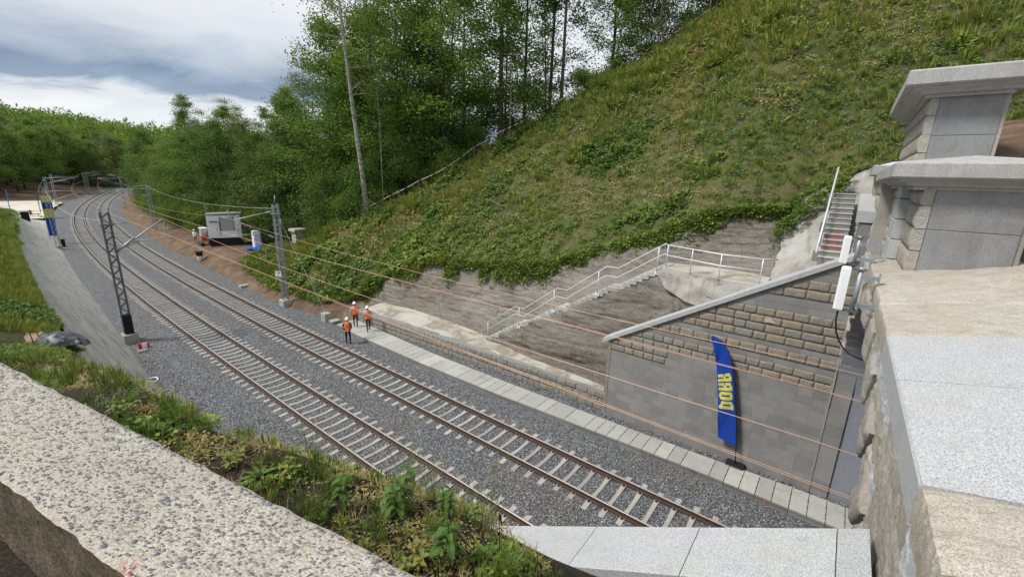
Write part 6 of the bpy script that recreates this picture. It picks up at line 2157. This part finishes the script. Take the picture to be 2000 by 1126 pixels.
# far left wood beyond the yard
for row in range(0, 6):
    x0 = 0
    s = 150 - row * 0
    while s < 285:
        o = -26 - max(0, (172 - s)) * 1.0 - row * 8.5 + rt.uniform(-2.5, 2.5)
        if s > 178: o = -15 - row * 8.5 + rt.uniform(-2, 2) - max(0, 200 - s) * .35
        z = np.clip((s - 172) / 60, 0, 1) * 4 + .2
        k = rt.choice(('far_a', 'far_b', 'far_b', 'far_c'))
        plant_tree(k, P(s + rt.uniform(-2, 2), o, z), rt.uniform(.82, 1.05), rt.uniform(0, 6.28), 'tree of the wood beyond the pale yard on the left', group='trees of the far left wood', name='broadleaf_tree')
        s += 8.5
# closing wood at the end of the line
for i in range(60):
    a = rt.uniform(-56, -34); d = rt.uniform(268, 345)
    x, y = d * math.sin(R(a)), d * math.cos(R(a))
    pl_ = P(262, 0, 0)
    z = float(ground_height(x, y)) - 2.2
    plant_tree(rt.choice(('far_a', 'far_b', 'far_c')), (x, y, z), rt.uniform(.8, 1.1), rt.uniform(0, 6.28), 'tree at the end of the visible line', group='trees closing the far end of the line', name='broadleaf_tree')
# a dead-looking, thin tree that stands above the others
p = P(92, 24, 1.0)
plant_tree('sparse_a', p, .86, 0.5, 'thin-leaved tree whose bare top rises above the right-hand wood', name='broadleaf_tree')


# far wooded hillside, one mass of crowns
def hill_wood():
    rng = np.random.default_rng(77)
    n = 2600
    a = np.radians(rng.uniform(-68, -12, n)); d = 300 + 420 * rng.uniform(0, 1, n) ** .8
    x = d * np.sin(a); y = d * np.cos(a); z = ground_height(x, y) - 3
    per = 150; N = n * per
    h = rng.uniform(12, 18, n); rr_ = rng.uniform(4.0, 6.0, n)
    u = runit(rng, N); u[:, 2] = np.abs(u[:, 2]) * 1.0
    # lobes make the outline uneven
    lob = 1 + .22 * np.sin(u[:, 0] * 5 + np.repeat(rng.uniform(0, 6, n), per)) * np.cos(u[:, 1] * 6 + np.repeat(rng.uniform(0, 6, n), per))
    rad = np.repeat(rr_, per) * lob * rng.uniform(.75, 1.05, N)
    c = np.stack([np.repeat(x, per) + u[:, 0] * rad, np.repeat(y, per) + u[:, 1] * rad, np.repeat(z + h * .45, per) + u[:, 2] * np.repeat(h * .58, per) * lob], -1)
    dd = runit(rng, N); nn = u * .6 + runit(rng, N) * .5 + np.array([0, 0, .4])
    Q = kites(c, dd, nn, rng.uniform(.9, 1.7, N), rng.uniform(.7, 1.2, N))
    tint = np.clip(np.repeat(rng.uniform(0, .8, n), per) + rng.uniform(-.1, .25, N), 0, 1)
    o = obj('hillside_wood', Q.reshape(-1, 3), np.arange(N * 4).reshape(-1, 4), M['leaf_mid'], kind='stuff', tint=tint)
    tagit(o, 'distant green wood covering the hill behind the end of the line', 'wood')


hill_wood()


# ---- ground cover on the grass slope
def proto_clump(rng, n, r, h, L, w, upright):
    az = rng.uniform(0, 6.28, n); q = rng.uniform(0, 1, n) ** .6 * r
    c = np.stack([np.cos(az) * q, np.sin(az) * q, h * (1 - (q / r) ** 2 * .6) * rng.uniform(.35, 1.0, n)], -1)
    d = np.stack([np.cos(az), np.sin(az), np.full(n, upright)], -1) + runit(rng, n) * .5
    nr = np.array([0, 0, 1.0]) + runit(rng, n) * .55
    return kites(c, d, nr, L * rng.uniform(.7, 1.3, n), w * rng.uniform(.7, 1.3, n))


def proto_tuft(rng, n, r, L, w):
    az = rng.uniform(0, 6.28, n)
    b = np.stack([np.cos(az) * r * .3, np.sin(az) * r * .3, np.zeros(n)], -1)
    tip = b + np.stack([np.cos(az) * r * rng.uniform(.3, 1.2, n), np.sin(az) * r * rng.uniform(.3, 1.2, n), L * rng.uniform(.6, 1.1, n)], -1)
    d = tip - b; c = (tip + b) / 2
    return kites(c, d, np.stack([np.cos(az), np.sin(az), np.full(n, .4)], -1), np.linalg.norm(d, axis=1), w)


def scatter(name, label, cat, pts, nrm, protos, which, scale, tint0, mat_, jit=.22, seed=0):
    """copy small leaf clumps onto points as one mass of real faces"""
    rng = np.random.default_rng(seed); QS = []; TS = []
    for k, pr in enumerate(protos):
        m = which == k
        if not m.any(): continue
        p, nn, sc, tt = pts[m], nrm[m], scale[m], tint0[m]; n = len(p)
        a = rng.uniform(0, 6.28, n)
        up = nn * .6 + np.array([0, 0, .6]); up /= np.linalg.norm(up, axis=1, keepdims=True)
        x = np.stack([np.cos(a), np.sin(a), np.zeros(n)], -1); x -= up * (x * up).sum(1, keepdims=True); x /= np.linalg.norm(x, axis=1, keepdims=True)
        y = np.cross(up, x)
        B = np.stack([x, y, up], 1) * sc[:, None, None]            # n,3(axis),3
        Q = np.einsum('fvk,nkc->nfvc', pr, B) + p[:, None, None, :]
        QS.append(Q.reshape(-1, 4, 3)); TS.append(np.clip(np.repeat(tt, len(pr)) + rng.uniform(-jit, jit, n * len(pr)) * .6, 0, 1))
    Q = np.concatenate(QS); T_ = np.concatenate(TS)
    o = obj(name, Q.reshape(-1, 3), np.arange(len(Q) * 4).reshape(-1, 4), mat_, kind='stuff', tint=T_)
    return tagit(o, label, cat)


_g = np.random.default_rng(3)
LEAFY = [proto_clump(_g, 20, .26, .20, .115, .085, .2), proto_clump(_g, 16, .22, .26, .14, .085, .35)]
FERN = [proto_clump(_g, 22, .34, .26, .20, .05, .5)]
TUFT = [proto_tuft(_g, 18, .16, .36, .020), proto_tuft(_g, 16, .13, .27, .018)]
BRUSH = [proto_clump(_g, 12, .30, .10, .34, .014, .1)]
LITTER = [proto_clump(_g, 10, .22, .05, .09, .05, .0)]
PR = LEAFY + FERN + TUFT + BRUSH + LITTER


def slope_cover():
    global _dbg
    rng = np.random.default_rng(9)
    n = 60000
    S = rng.uniform(-24, 46.5, n); T = rng.uniform(0, 1, n) ** 1.0
    ol, oc = LOWG(S, 1), CREST(S, 1)
    L = oc - ol
    keep = rng.uniform(0, 1, n) < L / 48.0            # even density over the surface
    S, T = S[keep], T[keep]
    p = surf_slope(S, T)
    dist = np.linalg.norm(p - np.array([0, 0, CAM_H]), axis=1)
    o, z = slope_uv(S, T)
    # out of the picture above the frame: thin out
    q_ = W(41.2, 15.85, 0)[:2]; d_ = q_ / np.linalg.norm(q_); al = p[:, :2] @ d_; la = np.abs(p[:, 0] * d_[1] - p[:, 1] * d_[0])
    keep = (z - CAM_H < dist * .62) & ~((np.abs(al - np.linalg.norm(q_) + 1.0) < 1.8) & (la < .9))
    S, T, p, dist, o = S[keep], T[keep], p[keep], dist[keep], o[keep]
    e = .15
    a = surf_slope(S + e, T); b = surf_slope(S, np.clip(T + .01, 0, 1)); c = surf_slope(S, np.clip(T - .01, 0, 1))
    nn = np.cross(a - p, b - c); nn *= np.sign(nn[:, 2:3]); nn /= np.linalg.norm(nn, axis=1, keepdims=True)
    f1 = fbm(S * .11 + 3, o * .11, 101, 4); f2 = fbm(S * .45, o * .45, 102, 3); f3 = fbm(S * .07, o * .07 + 5, 103, 3)
    # the lower left part is leafy, the upper right drier
    dry = .035 + f1 * .9 + f2 * .35 + np.clip((8 - S) / 60, -.35, .2) * .55 + np.clip((o - 14) / 60, 0, .3) * .3
    dry = dry + .012
    r = rng.uniform(0, 1, len(S))
    which = np.where(dry < .62, np.where(r < .45, 0, np.where(r < .85, 1, np.where(r < .93, 2, 3))), 3)
    which = np.where(dry >= .62, np.where(r < .22, 0, np.where(r < .34, 2, np.where(r < .66, 3, np.where(r < .88, 4, np.where(r < .96, 5, 6))))), which)
    bare = (f2 > .66) | (fbm(S * .3 + 40, o * .3, 108, 3) > .68)
    which = np.where(bare & (rng.uniform(0, 1, len(S)) < .75), np.where(r < .6, 6, 5), which)
    tint = np.where(which <= 2, .10 + .42 * f2 + rng.uniform(-.08, .12, len(S)), np.where(which <= 4, .42 + .36 * f3 + rng.uniform(-.12, .15, len(S)), .85 + rng.uniform(-.08, .15, len(S))))
    tint = tint + np.where((which <= 2) & (f3 > .58), .12, 0)
    sc = rng.uniform(.55, 1.35, len(S)) * np.clip(dist / 28, .8, 1.6) * np.where(which >= 3, 1.25, 1.0)
    sc = sc * np.where(fbm(S * .55, o * .55, 109, 2) > .64, 1.55, 1.0)
    scatter('ground_cover', 'mass of brambles, nettles and grass covering the cut slope', 'ground cover', p, nn, PR, which.astype(int), sc, np.clip(tint, 0, 1), M['cover'], seed=4)
    return len(S)


N_COVER = slope_cover()


def edge_cover():
    """greenery hanging over the top edge of the rock face, and the left bank"""
    rng = np.random.default_rng(19)
    pts = []; nr = []; wh = []; sc = []; ti = []
    n = 3600
    S = rng.uniform(-6.5, 22, n); ol, zl = LOWG(S, 1), LOWG(S, 2)
    ov = np.abs(rng.normal(0, .35, n)) * np.where(fbm(S * .9, S * 0, 5) > .45, 1.6, .5)
    pts.append(W(S, ol - ov * .55 + .15, zl - ov * .9 + .08)); nr.append(np.tile(-_N * .5 + np.array([0, 0, .8]), (n, 1)))
    wh.append(rng.choice([0, 1, 1, 2, 3], n)); sc.append(rng.uniform(.7, 1.35, n)); ti.append(rng.uniform(.05, .55, n))
    # lower left end of the slope down to the soil
    n = 2200
    S = rng.uniform(20.5, 47, n); ol, zl = LOWG(S, 1), LOWG(S, 2); q = rng.normal(0, .45, n)
    pts.append(W(S, ol + q, zl + np.clip(q, -.3, .3) * .6 + .05)); nr.append(np.tile(np.array([0, 0, 1.0]), (n, 1)))
    wh.append(rng.choice([0, 1, 2, 2, 3], n)); sc.append(rng.uniform(.8, 1.6, n)); ti.append(rng.uniform(.1, .6, n))
    # beside the chute and the stairs head
    n = 260
    S = rng.uniform(-7.6, -5.6, n); q = rng.uniform(0, 1, n)
    o_ = np.interp(S, [-8, -6.2, -5.6], [14.2, 13.4, 12.9]) + rng.normal(0, .35, n)
    pts.append(W(S, o_, np.interp(S, [-8, -6.2, -5.6], [10.6, 9.3, 8.7]) + (o_ - 13.5) * .5)); nr.append(np.tile(np.array([0, 0, 1.0]), (n, 1)))
    wh.append(rng.choice([0, 1, 3], n)); sc.append(rng.uniform(.5, 1.0, n)); ti.append(rng.uniform(.05, .5, n))
    p = np.concatenate(pts)
    scatter('edge_greenery', 'leafy growth hanging over the top edge of the rock face', 'greenery', p, np.concatenate(nr), PR, np.concatenate(wh).astype(int), np.concatenate(sc), np.concatenate(ti), M['cover'], seed=6)
    # left grass bank
    n = 22000
    S = rng.uniform(15.6, 104, n); T = np.clip(rng.uniform(0, 1, n) ** 1.7 * 2.9 + .22, 0, 4)
    keep = rng.uniform(0, 1, n) < np.clip(34 / (S + 8), .25, 1); S, T = S[keep], T[keep]; n = len(S)
    o, z = loft_uv(LEFTG, S, T)
    z = z + .22 * (fbm(S * .9, o * .9, 71) - .5)
    f = fbm(S * .2, o * .3, 33, 3)
    which = np.where(f > .5, rng.choice([3, 4, 3], n), rng.choice([0, 1, 2, 3, 3], n))
    tint = np.where(f > .5, .52 + .2 * rng.uniform(-1, 1, n), .25 + .25 * rng.uniform(-1, 1, n))
    scatter('bank_grass', 'rough grass and nettles on top of the left concrete bank', 'grass', P(S, o, z), np.tile(np.array([0, 0, 1.0]), (n, 1)), PR, which.astype(int), rng.uniform(.8, 1.5, n) * np.clip((S + 8) / 32, .8, 2.2), np.clip(tint, 0, 1), M['cover'], seed=8)


edge_cover()


# ---- the rope fence along the crest
def rope_fence():
    ss = [26.9, 24.6, 22.4, 20.4, 18.9, 17.2, 15.2, 13.2, 11.2, 9.2, 7.2, 5.2, 3.6, 1.8, 0.0]
    t = thing('rope_fence', 'red and white barrier tape on wooden stakes climbing the crest of the slope', 'fence', crest_pt(15, .1))
    tops = []
    for i, s in enumerate(ss):
        b = crest_pt(s, .1); h = .95 + random.uniform(-.1, .1)
        V, F = bar(b + (0, 0, -.1), b + (random.uniform(-.05, .05), 0, h), .05, .05); obj('stake', V, F, M['wood'], t)
        tops.append(b + np.array([0, 0, h - .06]))
    for i, (a, b) in enumerate(zip(tops[:-1], tops[1:])):
        n = 10
        q = np.linspace(0, 1, n + 1)[:, None]
        p = a * (1 - q) + b * q; p[:, 2] -= .06 * 4 * (q * (1 - q))[:, 0]
        V = np.concatenate([p + (0, 0, .028), p - (0, 0, .028)])
        F = [(k, k + 1, n + 2 + k, n + 1 + k) for k in range(n)]
        obj('tape', V, F, [M['white'], M['red']], t, fmat=[k % 2 if i > 4 else (0 if k % 5 else 1) for k in range(n)])


rope_fence()

# ---- things lying on the slope
def on_slope(s, o):
    ol, oc = float(LOWG(s, 1)), float(CREST(s, 1))
    return surf_slope(np.array([s]), np.array([(o - ol) / (oc - ol)]))[0]


for i, (s, o, lab) in enumerate([(10.6, 27.5, 'rust-brown dead bush near the crest in the upper middle of the slope'), (14.6, 24.8, 'small rust-brown dead fern lower down beside the crest')]):
    p = on_slope(s, o); rng = np.random.default_rng(40 + i)
    Q = proto_clump(rng, 60, .45, .5, .22, .06, .5) + p
    oneobj('dead_bush', lab, 'dead bush', Q.reshape(-1, 3), np.arange(240).reshape(-1, 4), M['dead_fern'])
for i, (s, o, lab) in enumerate([(8.5, 20.0, 'pale dry branch lying on the slope above the middle of the rock face'), (0.5, 23.0, 'pale forked branch lying in the middle of the dry grass'), (-1.5, 26.5, 'short upright pale stick in the upper part of the slope'), (3.5, 27.0, 'dry branch near the top of the slope'), (12.0, 16.5, 'pale cut log end in the bramble above the rock face'), (5.0, 17.0, 'dead grey branch close above the rock face'), (-4.5, 18.6, 'mossy pale root standing out of the slope above the landing')]):
    p = on_slope(s, o) + np.array([0, 0, .12]); rr_ = random.Random(60 + i); mb = MB()
    a = rr_.uniform(0, 6.28); L = rr_.uniform(.7, 1.5)
    d = np.array([math.cos(a), math.sin(a), .35]); q = p + d * L
    mb.add(*tube([p - d * .2, (p + q) / 2 + (0, 0, .12), q], [.05, .04, .02], 6))
    for k in range(3):
        r0 = p + d * L * rr_.uniform(.3, .8); mb.add(*tube([r0, r0 + np.array([rr_.uniform(-.5, .5), rr_.uniform(-.5, .5), rr_.uniform(.05, .4)])], [.022, .008], 5))
    mb.one('fallen_branch', lab, 'branch', [M['twig']])


# ---- weeds between the aggregate wall and the drop
def leaf2(base, d, up, L, w, droop=.25):
    """folded pointed leaf: two quads along the midrib"""
    d = d / np.linalg.norm(d); s = np.cross(d, up); s /= (np.linalg.norm(s) + 1e-9); n = np.cross(s, d)
    m1 = base + d * L * .38 - n * 0; m2 = base + d * L * .72 - n * L * droop * .35; tip = base + d * L - n * L * droop
    V = [base, m1 + s * w * .5 + n * w * .18, m2 + s * w * .38 + n * w * .12, tip, m2 - s * w * .38 + n * w * .12, m1 - s * w * .5 + n * w * .18, m1, m2]
    return V, [(0, 6, 1), (6, 7, 2, 1), (7, 3, 2), (0, 5, 6), (5, 4, 7, 6), (4, 3, 7)]


def weed_mesh(kind, seed):
    rng = random.Random(seed); V = []; F = []; M_ = []; T_ = []; N = [0]
    def add(v, f, m, t):
        for x in v: V.append(tuple(x))
        for q in f: F.append(tuple(i + N[0] for i in q)); M_.append(m); T_.append(t)
        N[0] += len(v)
    up = np.array([0, 0, 1.0])
    def unit(a, e): return np.array([math.cos(a) * math.cos(e), math.sin(a) * math.cos(e), math.sin(e)])
    if kind == 'nettle':
        for st_ in range(rng.choice((1, 2, 3))):
            H = rng.uniform(.30, .52); a0 = rng.uniform(0, 6.28); b = np.array([rng.uniform(-.05, .05), rng.uniform(-.05, .05), 0])
            top = b + np.array([math.cos(a0) * .10, math.sin(a0) * .10, H]); mid = (b + top) / 2 + (rng.uniform(-.02, .02), rng.uniform(-.02, .02), 0)
            v, f = tube([b, mid, top], [.005, .004, .0025], 5); add(v, f, 0, .2)
            for k in range(8):
                q = .22 + .78 * k / 8; p = b * (1 - q) ** 2 + 2 * q * (1 - q) * mid + q * q * top
                for j in (0, math.pi):
                    L = .115 * (1.15 - .55 * abs(q - .5)) * rng.uniform(.75, 1.2); a = a0 + k * 1.57 + j + rng.uniform(-.3, .3)
                    v, f = leaf2(p, unit(a, rng.uniform(-.35, .25)), up, L, L * .46, .45)
                    y = rng.random(); add(v, f, 0, .90 + .1 * rng.random() if (y < .10 and q < .6) else .18 + .32 * rng.random())
    elif kind == 'rosette':
        for k in range(17):
            a = k * 2.4; e = .15 + .85 * k / 17; L = rng.uniform(.16, .24) * (1.1 - .35 * k / 17)
            v, f = leaf2(np.array([0, 0, .02]), unit(a, e), up, L, L * .30, .35); add(v, f, 0, .42 + .18 * rng.random())
    elif kind == 'grass':
        for k in range(46):
            a = rng.uniform(0, 6.28); L = rng.uniform(.20, .48); b = np.array([rng.uniform(-.05, .05), rng.uniform(-.05, .05), 0]); lean = rng.uniform(.1, .75)
            d1 = unit(a, 1.35 - lean * .4); d2 = unit(a, 1.1 - lean)
            m = b + d1 * L * .55; t = m + d2 * L * .45; s = np.cross(d1, up); s = s / (np.linalg.norm(s) + 1e-6) * .0028
            add([b - s, b + s, m + s * .8, m - s * .8], [(0, 1, 2, 3)], 0, .6 + .2 * rng.random()); add([m - s * .8, m + s * .8, t], [(0, 1, 2)], 0, .66 + .2 * rng.random())
    elif kind == 'seedgrass':
        for k in range(30):
            a = rng.uniform(0, 6.28); L = rng.uniform(.35, .65); b = np.array([rng.uniform(-.06, .06), rng.uniform(-.06, .06), 0]); t = b + unit(a, rng.uniform(1.0, 1.45)) * L
            v, f = tube([b, (b + t) / 2 + (0, 0, .02), t], [.0016, .0013, .0008], 3); add(v, f, 0, .70)
            for j in range(5):
                p = b + (t - b) * (.78 + .045 * j); v, f = leaf2(p, unit(a + rng.uniform(-1, 1), rng.uniform(.2, 1.2)), up, .022, .006, .1); add(v, f, 0, .82)
    elif kind == 'yellow':
        for k in range(5):
            a = rng.uniform(0, 6.28); H = rng.uniform(.12, .26); t = np.array([math.cos(a) * .10, math.sin(a) * .10, H])
            v, f = tube([(0, 0, 0), t * .6 + (0, 0, .02), t], [.003, .0025, .001], 4); add(v, f, 0, .9)
            for j in range(9):
                q = .3 + .7 * j / 9; L = rng.uniform(.045, .085); v, f = leaf2(t * q, unit(a + j * 2.4, rng.uniform(-.1, .6)), up, L, L * .5, .3); add(v, f, 0, (.62 if rng.random() < .5 else .84) + .06 * rng.random())
    elif kind == 'stalk':
        H = rng.uniform(.35, .5); t = np.array([rng.uniform(-.06, .06), rng.uniform(-.06, .06), H])
        v, f = tube([(0, 0, 0), t * .5 + (.01, 0, 0), t], [.004, .003, .0015], 4); add(v, f, 1, 0)
        for j in range(7):
            q = .4 + .6 * j / 7; v, f = leaf2(t * q, unit(rng.uniform(0, 6.28), -.6), up, .05, .018, .6); add(v, f, 1, 0)
    elif kind == 'fern':
        for k in range(9):
            a = k * .7 + rng.uniform(-.2, .2); L = rng.uniform(.22, .36)
            for j in range(12):
                q = j / 12; p = unit(a, .95 - .7 * q) * L * q + np.array([0, 0, .02])
                for sg in (-1, 1):
                    l = .07 * (1 - q * .8); v, f = leaf2(p, unit(a + sg * 1.25, .1), up, l, l * .3, .2); add(v, f, 0, .30 + .2 * rng.random())
    elif kind == 'small':
        for k in range(26):
            a = rng.uniform(0, 6.28); p = np.array([rng.uniform(-.10, .10), rng.uniform(-.10, .10), rng.uniform(.01, .10)]); L = rng.uniform(.025, .055)
            v, f = leaf2(p, unit(a, rng.uniform(-.2, .7)), up, L, L * .5, .3); add(v, f, 0, .2 + .45 * rng.random())
    return mesh('weed', V, F, [M['weed'], M['blackcloth']], False, fmat=M_, tint=T_)


def emb(s, o):
    """height of the soil strip between the wall and the drop"""
    lo, lz = float(LIP(s, 1)), float(LIP(s, 2))
    if o > lo: return lz - (o - lo) * .9
    return lz + min(1.1, lo - o) / 1.1 * ((.22 if s > 2 else .02))


WM = {k: [weed_mesh(k, 100 + i * 7 + j) for j in range(3)] for i, k in enumerate(('nettle', 'rosette', 'grass', 'seedgrass', 'yellow', 'stalk', 'fern', 'small'))}
WLAB = {'nettle': ('nettle_plant', 'nettle'), 'rosette': ('mullein_rosette', 'plant'), 'grass': ('grass_tuft', 'grass'), 'seedgrass': ('seeding_grass', 'grass'), 'yellow': ('yellowing_weed', 'weed'), 'stalk': ('dead_stalk', 'dead plant'), 'fern': ('fern_plant', 'fern'), 'small': ('leafy_weed', 'weed')}


def weed(kind, s, o, sc, label, group=None, k=0):
    nm, cat = WLAB[kind]
    w = bpy.data.objects.new(nm, WM[kind][k % 3]); COL.objects.link(w)
    sc *= .68 if kind in ('nettle', 'rosette', 'yellow') else .85
    w.location = tuple(W(s, o, emb(s, o) - .01)); w.scale = (sc,) * 3; w.rotation_euler = (random.uniform(-.12, .12), random.uniform(-.12, .12), random.uniform(0, 6.28))
    tagit(w, label, cat, group)


for a in [('nettle', -6.48, -6.50, 1.05, 'tallest nettle at the bottom edge, in front of the left end of the granite coping', 0), ('nettle', -6.02, -6.45, .95, 'nettle with yellowing lower leaves left of the tallest one', 1),
          ('nettle', -5.72, -6.66, .85, 'nettle standing over the left rail in the middle of the strip', 2), ('nettle', -6.24, -6.26, .7, 'small nettle between the two big ones and the rail', 1),
          ('rosette', -5.08, -6.84, .95, 'pale green leaf rosette beside the wall in the middle of the strip', 0), ('rosette', -6.22, -6.06, .85, 'leaf rosette on the lip just above the coping end', 1), ('rosette', -4.05, -6.98, .6, 'small leaf rosette at the drop edge left of the middle', 2),
          ('rosette', -6.62, -6.36, .8, 'grey-green rosette low at the bottom edge beside the coping', 2),
          ('seedgrass', -6.42, -6.14, .9, 'bleached seeding grass in front of the coping end', 0), ('seedgrass', -5.36, -6.60, .8, 'seeding grass above the rosette in the middle', 1), ('seedgrass', -5.9, -6.30, .8, 'seeding grass on the lip in front of the rail', 2),
          ('grass', -5.55, -6.62, .9, 'green grass tuft left of the middle nettle', 0), ('grass', -2.75, -7.10, 1.1, 'tall green grass tuft at the far left drop edge', 1), ('grass', -6.1, -6.62, .8, 'yellow grass tuft between nettles and wall', 2),
          ('fern', -3.15, -7.14, 1.1, 'fern-like plant in the left part of the strip', 0), ('fern', -3.9, -7.0, .8, 'smaller fern-like plant at the drop edge', 1), ('yellow', -4.85, -6.90, 1.0, 'yellowing weed against the wall left of the rosette', 0), ('yellow', -3.45, -7.2, 1.1, 'yellowing weed beside the fern-like plant', 1), ('yellow', -5.2, -6.66, 1.0, 'bright yellow weed just above the rosette', 2), ('yellow', -6.35, -6.62, .9, 'yellowing weed at the foot of the tallest nettle', 0),
          ('stalk', -6.86, -6.20, 1.0, 'dark dead stalk standing in front of the granite coping', 0), ('stalk', -6.66, -6.30, .9, 'shorter dark dead stalk at the coping end', 1), ('stalk', -5.9, -6.7, .9, 'dark dead stalk close to the aggregate wall', 2)]:
    weed(a[0], a[1], a[2], a[3], a[4], None, a[5])
rw = random.Random(21)


def wall_front(s):
    return A0[1] + (s - A0[0]) * (-.2082 / .9781)


n_small = 0
while n_small < 70:
    s = -6.9 + 9.5 * rw.random() ** 1.5
    lo = float(LIP(s, 1)); wf = float(wall_front(s)) + .03
    if lo - wf < .05: continue
    o = wf + (lo - wf + .12) * rw.random()
    k = rw.choices(('small', 'grass', 'yellow', 'nettle', 'seedgrass', 'fern'), (7, 5, 2, .8, 3, .6))[0]
    weed(k, s, o, rw.uniform(.3, .7) if k != 'nettle' else rw.uniform(.25, .45), {'small': 'small leafy weed in the strip along the aggregate wall', 'grass': 'small grass tuft in the strip along the aggregate wall', 'yellow': 'small yellowing weed in the strip along the aggregate wall', 'nettle': 'young nettle in the strip along the aggregate wall', 'seedgrass': 'thin seeding grass in the strip along the aggregate wall', 'fern': 'small fern-like weed in the strip along the aggregate wall'}[k],
         {'small': 'small leafy weeds by the wall', 'grass': 'small grass tufts by the wall', 'yellow': 'small yellowing weeds by the wall', 'nettle': 'young nettles by the wall', 'seedgrass': 'thin seeding grasses by the wall', 'fern': 'small fern-like weeds by the wall'}[k], rw.randrange(3)); n_small += 1


def strip_cover():
    rng = np.random.default_rng(55)
    n = 5200
    S = -7.0 + 23.5 * rng.uniform(0, 1, n) ** 1.9
    wf = A0[1] + (S - A0[0]) * (-.2082 / .9781)
    lo, lz = LIP(S, 1), LIP(S, 2)
    wf = np.minimum(wf, lo - .3)
    q = rng.uniform(0, 1, n) * np.where(S < -4.2, 1.6, 1.12); o = wf + (lo - wf) * q + .02
    z = np.where(o > lo, lz - (o - lo) * .9, lz + np.clip(lo - o, 0, 1.1) / 1.1 * np.where(S > 2, .22, .02))
    f = fbm(S * 1.3, o * 1.3, 66, 3)
    r = rng.uniform(0, 1, n)
    which = np.where(S > 4, rng.choice([0, 1, 2, 3, 3, 4], n), np.where(f > .60, rng.choice([0, 3, 3, 6], n), rng.choice([5, 6, 6, 5, 6, 3], n)))
    tint = np.where(which >= 5, .78 + .22 * rng.uniform(0, 1, n), .15 + .55 * rng.uniform(0, 1, n))
    sc = np.where(S > 4, .62, .24 + .04 * np.clip(S + 7, 0, 11)) * rng.uniform(.5, 1.2, n)
    scatter('strip_litter', 'dry litter, moss and tiny weeds on the soil strip by the aggregate wall', 'litter', W(S, o, z), np.tile(np.array([0, 0, 1.0]), (n, 1)), PR, which.astype(int), sc, np.clip(tint, 0, 1), M['cover'], seed=12)
    # dry twigs
    mb = MB()
    for i in range(150):
        s = -6.9 + 7 * rw.random() ** 1.3; lo = float(LIP(s, 1)); wf = float(wall_front(s)) + .03
        o = wf + (lo - wf) * rw.random(); p = W(s, o, emb(s, o) + .012); a = rw.uniform(0, 6.28); L = rw.uniform(.05, .22)
        mb.add(*tube([p, p + np.array([math.cos(a) * L * .5, math.sin(a) * L * .5, .012]), p + np.array([math.cos(a) * L, math.sin(a) * L, rw.uniform(0, .04)])], [.003, .0025, .0015], 4))
    # mulch side
    for i in range(160):
        u = rw.uniform(-.8, 2.6); v = AW + rw.uniform(.02, .8); p = AF(u, v, 8.36); a = rw.uniform(0, 6.28); L = rw.uniform(.05, .3)
        mb.add(*tube([p, p + np.array([math.cos(a) * L, math.sin(a) * L, rw.uniform(0, .06)])], [.004, .002], 4))
    tagit(mb.obj('dry_twigs', [M['twig']], None, kind='stuff'), 'dry twigs scattered over the soil by the aggregate wall', 'twigs')


strip_cover()


# ---- give the countable members of a row their own place in the row
ORD = ['first', 'second', 'third', 'fourth', 'fifth', 'sixth', 'seventh', 'eighth', 'ninth', 'tenth', 'eleventh', 'twelfth', 'thirteenth', 'fourteenth', 'fifteenth', 'sixteenth', 'seventeenth', 'eighteenth', 'nineteenth', 'twentieth',
       'twenty-first', 'twenty-second', 'twenty-third', 'twenty-fourth', 'twenty-fifth', 'twenty-sixth', 'twenty-seventh', 'twenty-eighth', 'twenty-ninth', 'thirtieth', 'thirty-first', 'thirty-second', 'thirty-third', 'thirty-fourth', 'thirty-fifth', 'thirty-sixth', 'thirty-seventh', 'thirty-eighth', 'thirty-ninth', 'fortieth', 'forty-first', 'forty-second', 'forty-third', 'forty-fourth', 'forty-fifth']
for grp, text in (('shrubs along the rope fence', '%s low leafy shrub from the left along the rope fence'), ('trees of the wood behind the fence', '%s leafy tree from the left in the dense wood behind the rope fence'),
                  ('trees along the right-hand wood edge', '%s tree from the left along the front of the right-hand wood'), ('shrubs at the right-hand wood edge', '%s shrub from the left at the foot of the right-hand wood')):
    row = sorted([o for o in SC.objects if o.get('group') == grp], key=lambda o: math.atan2(o.location.x, o.location.y))
    for o, w_ in zip(row, ORD):
        o['label'] = text % w_
